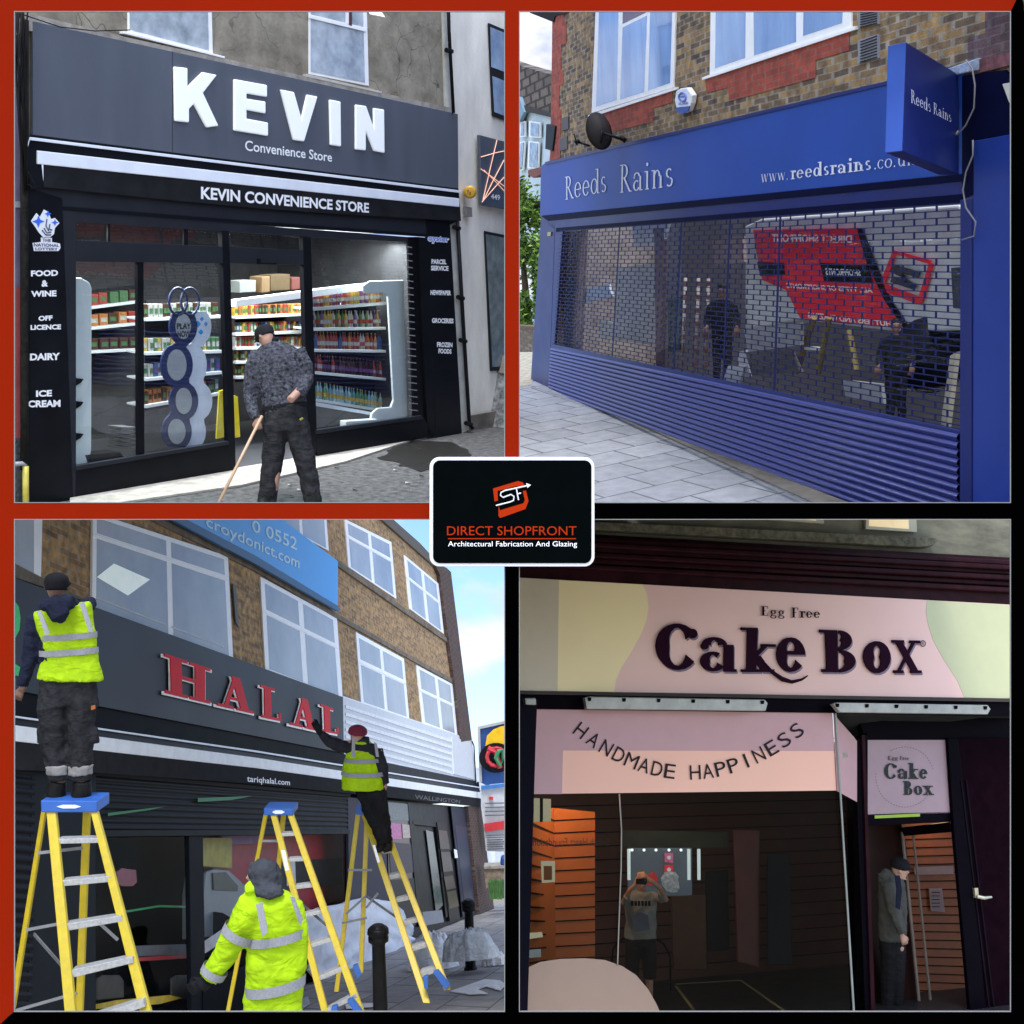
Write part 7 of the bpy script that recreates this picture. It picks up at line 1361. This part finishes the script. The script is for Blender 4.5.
# reflected lit shop window, built as glowing goods at the back
LD = Thing(F4, 'reflected_window_display', 'reflection of a lit blue white shop window with clothes and posters, back centre', 'display', F4.pt(660, 890, -1.7))
LD.part('back_panel', MB().poly(F4, [(629, 848), (692, 848), (692, 896), (629, 896)], -1.7, .03), mat('display_blue', (.06, .075, .10), .5, emit=(.3, .4, .55), es=.10))
for x in (628, 688, 698): LD.part('light_strip', MB().poly(F4, [(x, 849), (x + 2.4, 849), (x + 2.6, 880), (x + .3, 880)], -1.66, .02), mat('cool_strip', (.6, .7, .75), emit=(.7, .9, 1), es=.45))
for x in (632, 644, 656, 669, 681): LD.part('spot_lamp', MB().tube([F4.pt(x, 849, -1.64), F4.pt(x, 851, -1.64)], .012, 8), mat('spot_white', (.9, .9, .9), emit=(.8, .95, 1), es=3))
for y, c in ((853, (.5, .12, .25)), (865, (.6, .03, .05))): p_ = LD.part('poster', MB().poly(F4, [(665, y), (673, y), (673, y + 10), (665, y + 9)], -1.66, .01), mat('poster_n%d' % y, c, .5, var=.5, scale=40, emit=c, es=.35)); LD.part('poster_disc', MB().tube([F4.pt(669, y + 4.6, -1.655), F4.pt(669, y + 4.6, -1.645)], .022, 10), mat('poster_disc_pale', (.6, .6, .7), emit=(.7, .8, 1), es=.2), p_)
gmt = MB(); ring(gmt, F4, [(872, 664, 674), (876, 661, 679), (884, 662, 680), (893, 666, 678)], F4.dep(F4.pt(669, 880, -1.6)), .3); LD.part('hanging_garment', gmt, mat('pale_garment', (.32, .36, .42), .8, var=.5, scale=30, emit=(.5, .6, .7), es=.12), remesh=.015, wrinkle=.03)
LD.part('red_item', MB().poly(F4, [(648, 875), (654, 872), (658, 876), (657, 885), (649, 886)], -1.65, .03), mat('red_item', (.4, .02, .03), .5, emit=(.6, .05, .05), es=.2), bevel=.005)
for k, (q, lab) in enumerate((([(534, 798), (551, 799), (551, 821), (534, 822)], 'reflection of a lit window pane at the top left of the cake shop window'), ([(541, 861), (555, 861), (555, 882), (542, 883)], 'reflection of a small lit square on the orange slatwall'), ([(529, 933), (542, 932), (543, 937), (529, 939)], 'reflection of a small bright oval light low on the left slatwall'))):
    wf = Thing(F4, 'reflected_light', lab, 'light', F4.pt(q[3][0], q[3][1], -.08)); m_ = mat('warm_lit', (.5, .5, .38), emit=(.9, .85, .6), es=.22)  # glowing panes painted in for lights reflected in the glass
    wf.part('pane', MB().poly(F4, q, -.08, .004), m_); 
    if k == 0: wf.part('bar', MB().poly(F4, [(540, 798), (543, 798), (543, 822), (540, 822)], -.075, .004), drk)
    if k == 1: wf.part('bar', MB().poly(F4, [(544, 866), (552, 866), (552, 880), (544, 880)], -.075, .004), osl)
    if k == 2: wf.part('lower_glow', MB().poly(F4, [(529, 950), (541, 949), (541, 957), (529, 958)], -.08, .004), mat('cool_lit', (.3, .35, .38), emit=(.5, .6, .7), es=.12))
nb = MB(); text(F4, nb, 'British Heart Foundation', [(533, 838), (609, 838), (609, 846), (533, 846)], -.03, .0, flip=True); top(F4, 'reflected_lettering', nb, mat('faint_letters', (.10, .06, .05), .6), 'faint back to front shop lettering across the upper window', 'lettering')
tp = MB()
def tape(a, b, w_=.035): tp.bar(F4.gd(a[0], a[1], FZ + .006), F4.gd(b[0], b[1], FZ + .006), w_, .004, (F4.gd(a[0], a[1], FZ) - F4.gd(b[0], b[1], FZ)).cross(Vector((0, 0, 1))))
for a, b in (((676, 984), (742, 980)), ((676, 986), (696, 1013)), ((742, 981), (786, 1012))): tape(a, b)
top(F4, 'floor_tape', tp, mat('tape_yellow', (.30, .25, .11), .6), 'pale yellow taped outline on the dark floor inside the cake shop window', 'floor tape')
lt = MB(); lt.tube([F4.pt(x, y, -1.3) for x, y in ((612, 962), (613, 950), (618, 941), (626, 938))], .012, 6); lt.tube([F4.pt(x, y, -1.3) for x, y in ((655, 938), (664, 944), (670, 956), (671, 990))], .012, 6); top(F4, 'folding_chair', lt, pblk, 'dark curved chair frame behind the person in the white shirt', 'chair', smooth=True)
# door recess and open door
T = Thing(F4, 'open_door', 'open cake shop door with orange slatwall and white papers seen through it', 'door', F4.pt(940, 1012, -.8))
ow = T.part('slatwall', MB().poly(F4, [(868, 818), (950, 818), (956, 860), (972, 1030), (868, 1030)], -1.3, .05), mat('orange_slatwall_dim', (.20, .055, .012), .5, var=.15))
gv = MB()
for k in range(24): gv.poly(F4, [(868, 824 + k * 8.2), (972, 820 + k * 8.6), (972, 821 + k * 8.6), (868, 825 + k * 8.2)], -1.29, .006)
T.part('grooves', gv, MC['groove_black'], ow)
T.part('dark_leaf', MB().poly(F4, [(868, 822), (901, 822), (906, 845), (922, 1030), (868, 1030)], -1.0, .03), mat('leaf_dark_glass', (.03, .012, .010), .3))
for q in ([(902, 832), (904, 832), (921, 1005), (919, 1005)], [(913, 834), (914.5, 834), (932, 1003), (930.5, 1003)]): T.part('door_edge', MB().poly(F4, q, -.9, .02), mat('edge_lit', (.2, .16, .13), .3))
T.part('door_head', MB().poly(F4, [(902, 828), (950, 822), (953, 832), (905, 836)], -.88, .05), pblk)
pm = mat('paper_dim', (.22, .17, .18), .7)
T.part('paper', MB().poly(F4, [(914, 867), (953, 866), (954, 874), (915, 875)], -1.27, .004), pm); T.part('paper', MB().poly(F4, [(929, 888), (942, 888), (945, 912), (931, 911)], -1.27, .004), pm)
nb = MB()
for k in range(5): nb.poly(F4, [(932, 892 + k * 3.6), (940, 892 + k * 3.6), (940, 892.7 + k * 3.6), (932, 892.7 + k * 3.6)], -1.262, .002)
T.part('print', nb, drk)
# ---- people
WT = mat('dim_reflected_shirt', (.18, .19, .19), .8, var=.15, bump=.3)  # white shirt darkened in colour to read as a dim reflection
d = F4.dep(F4.pt(641, 950, -1.0))
T = Thing(F4, 'person', 'reflected photographer in white printed shirt holding a phone up to the face', 'person', F4.at(641, 1010, d))  # photographer's reflection, modelled as a figure behind the glass
b_ = MB(); H = head(b_, F4, (641, 884), 6.2, d, (0, .1, -1)); b_.pxtube(F4, [(641, 889, 3), (641, 893, 4)], d); ring(b_, F4, [(893, 629, 653), (920, 631, 652), (945, 629, 653)], d)
for q in ([(635, 945, 5.5), (633, 975, 4.5), (633, 1006, 3)], [(648, 945, 5.5), (649, 975, 4.5), (650, 1006, 3)], [(627, 896, 3.4), (623, 903, 3, -.1), (630, 890, 2.6, -.25), (636, 884, 2.2, -.3)], [(655, 896, 3.4), (666, 900, 3, -.1), (660, 888, 2.6, -.25), (650, 880, 2.2, -.3)]): b_.pxtube(F4, q, d)
hand(b_, F4, (636, 884), (639, 878), d, .16, 1, .6, -.3); hand(b_, F4, (650, 881), (645, 877), d, .16, -1, .6, -.3)
T.part('body', b_, SK1, remesh=.011); eyes(T, H, EW, EB)
j = MB(); ring(j, F4, [(890, 636, 646), (892, 628, 654), (900, 624, 657), (920, 625.5, 656.5), (938, 624, 656.5)], d, .5); j.pxtube(F4, [(629, 896, 4.6), (625, 903, 4.4, -.1), (627, 896, 3.8, -.2)], d); j.pxtube(F4, [(653, 896, 4.6), (662, 899, 4.4, -.1), (661, 892, 3.6, -.2)], d); T.part('shirt', j, WT, remesh=.013, wrinkle=.02)
nb = MB(); dq = d - .17
for k, ch in enumerate('BOMBOO'): 
    nb.polyd(F4, [(631 + k * 3.4, 901), (633.6 + k * 3.4, 901), (633.6 + k * 3.4, 906), (631 + k * 3.4, 906)], dq - .02, .01)
T.part('shirt_print', nb, blackc); T.part('shirt_print_patch', MB().polyd(F4, [(632, 916), (640, 912), (648, 915), (650, 930), (634, 932)], dq - .02, .01), mat('print_blue', (.08, .10, .15), .8))
t_ = MB(); ring(t_, F4, [(936, 625, 656), (945, 625, 656)], d, .52); t_.pxtube(F4, [(633, 945, 8), (632, 978, 6.8)], d); t_.pxtube(F4, [(649, 945, 8), (650, 978, 6.8)], d); T.part('shorts', t_, BK, remesh=.013)
for x in (633, 650): s_ = MB(); s_.pxtube(F4, [(x, 1004, 3.4), (x, 1008, 3.2, -.12)], d); T.part('shoe', s_, SH, remesh=.011)
hr_ = MB(); C, m, f, up, sdv = H; hr_.tube([C + up * m * z - f * m * .15 for z in (.0, .5, 1.0, 1.25)], [m * q for q in (.92, 1.0, .8, .3)], 14, 1.05, f); T.part('hair', hr_, EB, remesh=.01)
ph = Thing(F4, 'phone', 'dark phone held in front of the face of the person in the white shirt', 'phone', F4.at(641, 884, d - .36)); ph.part('case', MB().polyd(F4, [(636, 879), (647, 878.5), (647, 884), (636, 884.5)], d - .36, .012), blackc, bevel=.004); ph.part('lens', MB().polyd(F4, [(644.5, 879.5), (646, 879.5), (646, 881), (644.5, 881)], d - .363, .002), mat('lens_glass', (.1, .1, .12), .1))
d = F4.dep(F4.pt(893, 950, -.75))
T = Thing(F4, 'person', 'man in dark cap and grey hooded top standing in the doorway facing right', 'person', F4.at(893, 1025, d))
b_ = MB(); H = head(b_, F4, (900, 869), 8.6, d, (.95, .15, -.2)); b_.pxtube(F4, [(897, 876, 4.5), (892, 884, 6)], d); ring(b_, F4, [(886, 880, 905), (920, 882, 904), (950, 882, 906)], d)
for q in ([(890, 945, 7), (888, 985, 6), (886, 1020, 4)], [(898, 945, 7), (897, 985, 6), (896, 1020, 4)], [(888, 884, 4.2, -.08), (893, 908, 3.6, -.16), (902, 934, 2.8, -.2)]): b_.pxtube(F4, q, d)
hand(b_, F4, (902, 935), (906, 947), d, .17, -1, .5, -.2)
T.part('body', b_, SK1, remesh=.011); eyes(T, H, EW, EB)
j = MB(); ring(j, F4, [(873, 884, 896), (878, 878, 904), (900, 878, 907), (925, 878, 907), (940, 879, 906)], d, .6); j.pxtube(F4, [(888, 882, 7.4, -.08), (893, 906, 7, -.16), (898, 922, 6, -.2), (902, 933, 4.8, -.2)], d); j.pxtube(F4, [(881, 878, 5), (886, 874, 6), (892, 877, 5)], d); T.part('hooded_top', j, mat('grey_beige_hoodie', (.06, .06, .052), .85, var=.2, bump=.4), remesh=.013, wrinkle=.025)
st_ = MB(); st_.polyd(F4, [(895, 876), (900, 876), (902, 890), (900, 910), (896, 908), (897, 890)], d - .3, .02); T.part('bag_strap', st_, NV)
t_ = MB(); ring(t_, F4, [(937, 879, 906), (950, 879, 906)], d, .55); t_.pxtube(F4, [(889, 950, 9), (888, 980, 7.6), (887, 1012, 6)], d); t_.pxtube(F4, [(897, 950, 9), (897, 980, 7.6), (897, 1012, 6)], d); T.part('trousers', t_, BK, remesh=.013)
for x in (887, 897): s_ = MB(); s_.pxtube(F4, [(x, 1017, 4.4), (x + 4, 1021, 3.6, -.05), (x + 8, 1022, 2.4, -.05)], d); T.part('shoe', s_, SH, remesh=.011)
c_ = MB(); C, m, f, up, sdv = H; c_.tube([C + up * m * z - f * m * .05 for z in (.1, .5, .85, 1.15, 1.3)], [m * q for q in (1.0, 1.04, .96, .7, .2)], 16, 1.1, f); c_.tube([C + up * m * .35 + f * m * .8, C + up * m * .28 + f * m * 1.3, C + up * m * .2 + f * m * 1.6], [m * .6, m * .6, m * .3], 12, .1, up); T.part('cap', c_, MC['cap_black'], remesh=.01)
# lamps of the shop: slatwall, doorway, and an added fill over the middle
for (x, y, w_, e, c, lab) in ((580, 800, -.45, 16, (1, .62, .35), 'small warm ceiling lamp above the orange slatwall'), (945, 826, -1.0, 1.6, (1, .6, .3), 'small warm ceiling lamp beyond the open door'), (700, 800, -1.2, 5, (.8, .85, .7), 'added dim fill lamp over the middle of the cake shop')):
    p = F4.pt(x, y, w_); p.z = zt - .05 if x < 800 else p.z + .15
    top(F4, 'shop_and_fill_lamp', MB().tube([p, p + Vector((0, 0, .04))], .05, 14), mat('lamp_glow', (.9, .8, .6), emit=(1, .7, .4), es=2), lab, 'light', smooth=True)
    ld = bpy.data.lights.new('shop_and_fill_light', 'AREA'); ld.size = .3; ld.energy = e; ld.color = c; lo = bpy.data.objects.new('shop_and_fill_light', ld); col.objects.link(lo); lo.matrix_world = F4.M @ Matrix.Translation(p - Vector((0, 0, .03)))
# unseen roof and side wall added to keep sun and sky off this set
mbx = MB().box(.035, 4.6, 1.0, 4.2, -.004, .012)          # F0 coords: x right, y away, z up from the view axis at the wall plane
RW = Thing(F0, 'unseen_light_block', 'unseen dark slab added to block sun over the night time cake shop set', 'roof', (2, 2, 0))
RW.part('slab', mbx, drk)
RW.part('side_wall', MB().box(.016, .03, 1.0, 4.2, -4.2, -.006), drk); RW.part('bounce_face', MB().box(-.0, .012, 1.0, 4.2, -4.2, -.006), mat('bounce_white', (.8, .8, .8), .9))  # white outer face added to bounce light onto the halal front
# ================================================================== the display wall with its four openings
redm = mat('orange_red_frame_paint', s2l((128, 26, 4)), .9, var=.03, scale=1.5, spec=.03)
blkm = mat('black_frame_paint', (.0006, .0006, .0007), 1, var=.1, spec=0)
trm = mat('pale_frame_edge', (.20, .195, .19), .9, var=.05)
def P0(x, y, w=0): return F0.pt(x, y, w)
DW = Thing(F0, 'display_wall', 'display wall with four square openings, orange red bars at top and left, black bars at bottom and right', 'display wall', P0(512, 1030))
def bars(name, polys, m):
    mb = MB()
    for q in polys: mb.poly(F0, q, 0, .006)
    return DW.part(name, mb, m)
bars('red_bar', [[(-40, -40), (1035, -40), (1011, 11), (-40, 11)]], redm)
bars('red_bar', [[(-40, 11), (14, 11), (14, 1011), (-40, 1062)]], redm)
bars('red_bar', [[(505, 11), (519, 11), (519, 503), (505, 503)]], redm)
bars('red_bar', [[(14, 503), (519, 503), (519, 519), (14, 519)]], redm)
bars('black_bar', [[(1035, -40), (1075, -40), (1075, 1075), (1011, 1012), (1011, 11)]], blkm)
bars('black_bar', [[(14, 1012), (1011, 1012), (1075, 1075), (-49, 1075)]], blkm)
bars('black_bar', [[(519, 503), (1011, 503), (1011, 519), (519, 519)]], blkm)
bars('black_bar', [[(505, 519), (519, 519), (519, 1012), (505, 1012)]], blkm)
for (x0, y0, x1, y1) in ((14, 11, 505, 503), (519, 11, 1011, 503), (14, 519, 505, 1012), (519, 519, 1011, 1012)):
    e = .8; mb = MB()
    for q in ([(x0, y0), (x1, y0), (x1, y0 + e), (x0, y0 + e)], [(x0, y1 - e), (x1, y1 - e), (x1, y1), (x0, y1)], [(x0, y0 + e), (x0 + e, y0 + e), (x0 + e, y1 - e), (x0, y1 - e)], [(x1 - e, y0 + e), (x1, y0 + e), (x1, y1 - e), (x1 - e, y1 - e)]):
        mb.poly(F0, q, .003, .008)
    DW.part('opening_trim', mb, trm)
# company sign board fixed over the crossing of the bars
SB = Thing(F0, 'company_sign', 'black company sign board with white rounded border at the centre of the display wall', 'sign', P0(512, 568, .05))
def rr(x0, y0, x1, y1, r, n=8):
    o = []
    for cx, cy, a0 in ((x1 - r, y0 + r, -90), (x1 - r, y1 - r, 0), (x0 + r, y1 - r, 90), (x0 + r, y0 + r, 180)):
        for k in range(n + 1): a = R(a0 + 90 * k / n); o.append((cx + r * math.cos(a), cy + r * math.sin(a)))
    return o
SB.part('border', MB().poly(F0, rr(429.5, 457, 594.5, 566.5, 10), .05, .05), mat('white_border', (.7, .7, .7), .6, var=.02), bevel=.004)
pn = SB.part('panel', MB().poly(F0, rr(433, 460.3, 591.5, 563.2, 7), .056, .02), mat('sign_black', (.0022, .0036, .004), .9, var=.1, spec=.01))
om = mat('orange_lettering', s2l((160, 42, 8)), .8, var=.02, spec=.05)
nb = MB(); text(F0, nb, 'DIRECT SHOPFRONT', [(447, 526.2), (576.5, 526.2), (576.5, 535.3), (447, 535.3)], .056, .0)
nb.poly(F0, [(448, 538.2), (576, 538.2), (576, 539.2), (448, 539.2)], .06, .003); SB.part('lettering', nb, om)
nb = MB(); text(F0, nb, 'Architectural Fabrication And Glazing', [(448, 541.2), (577, 541.2), (577, 548), (448, 548)], .056, .0); SB.part('lettering', nb, white)
lg = MB(); lg.poly(F0, [(493, 488.5), (518, 481), (523, 482.5), (525.5, 487), (521, 487.5), (517, 486), (497.5, 491), (498, 500.5), (494.5, 501.5)], .06, .004)
lg.poly(F0, [(498.5, 505), (500, 510.3), (523.5, 503.2), (524.8, 500), (522.8, 491), (526, 490.5), (528.5, 501), (525.5, 509), (500, 518), (498.5, 516)], .06, .004); SB.part('emblem', lg, om)
lg = MB()
for q in ([(496, 505.5), (510, 502), (513.5, 500.5), (514, 496.5), (511, 494.5), (503, 497.5), (500.5, 495.5), (501, 492.5), (505, 490.5), (527, 485.8)], [(516.5, 489), (518.5, 500)], [(517.5, 494), (521, 493)]):
    lg.tube([F0.pt(x, y, .064) for x, y in q], .0045, 6)
lg.poly(F0, [(526, 483), (531, 484.8), (527.5, 488)], .066, .004); SB.part('emblem_letters', lg, mat('emblem_silver', (.7, .7, .7), .4))
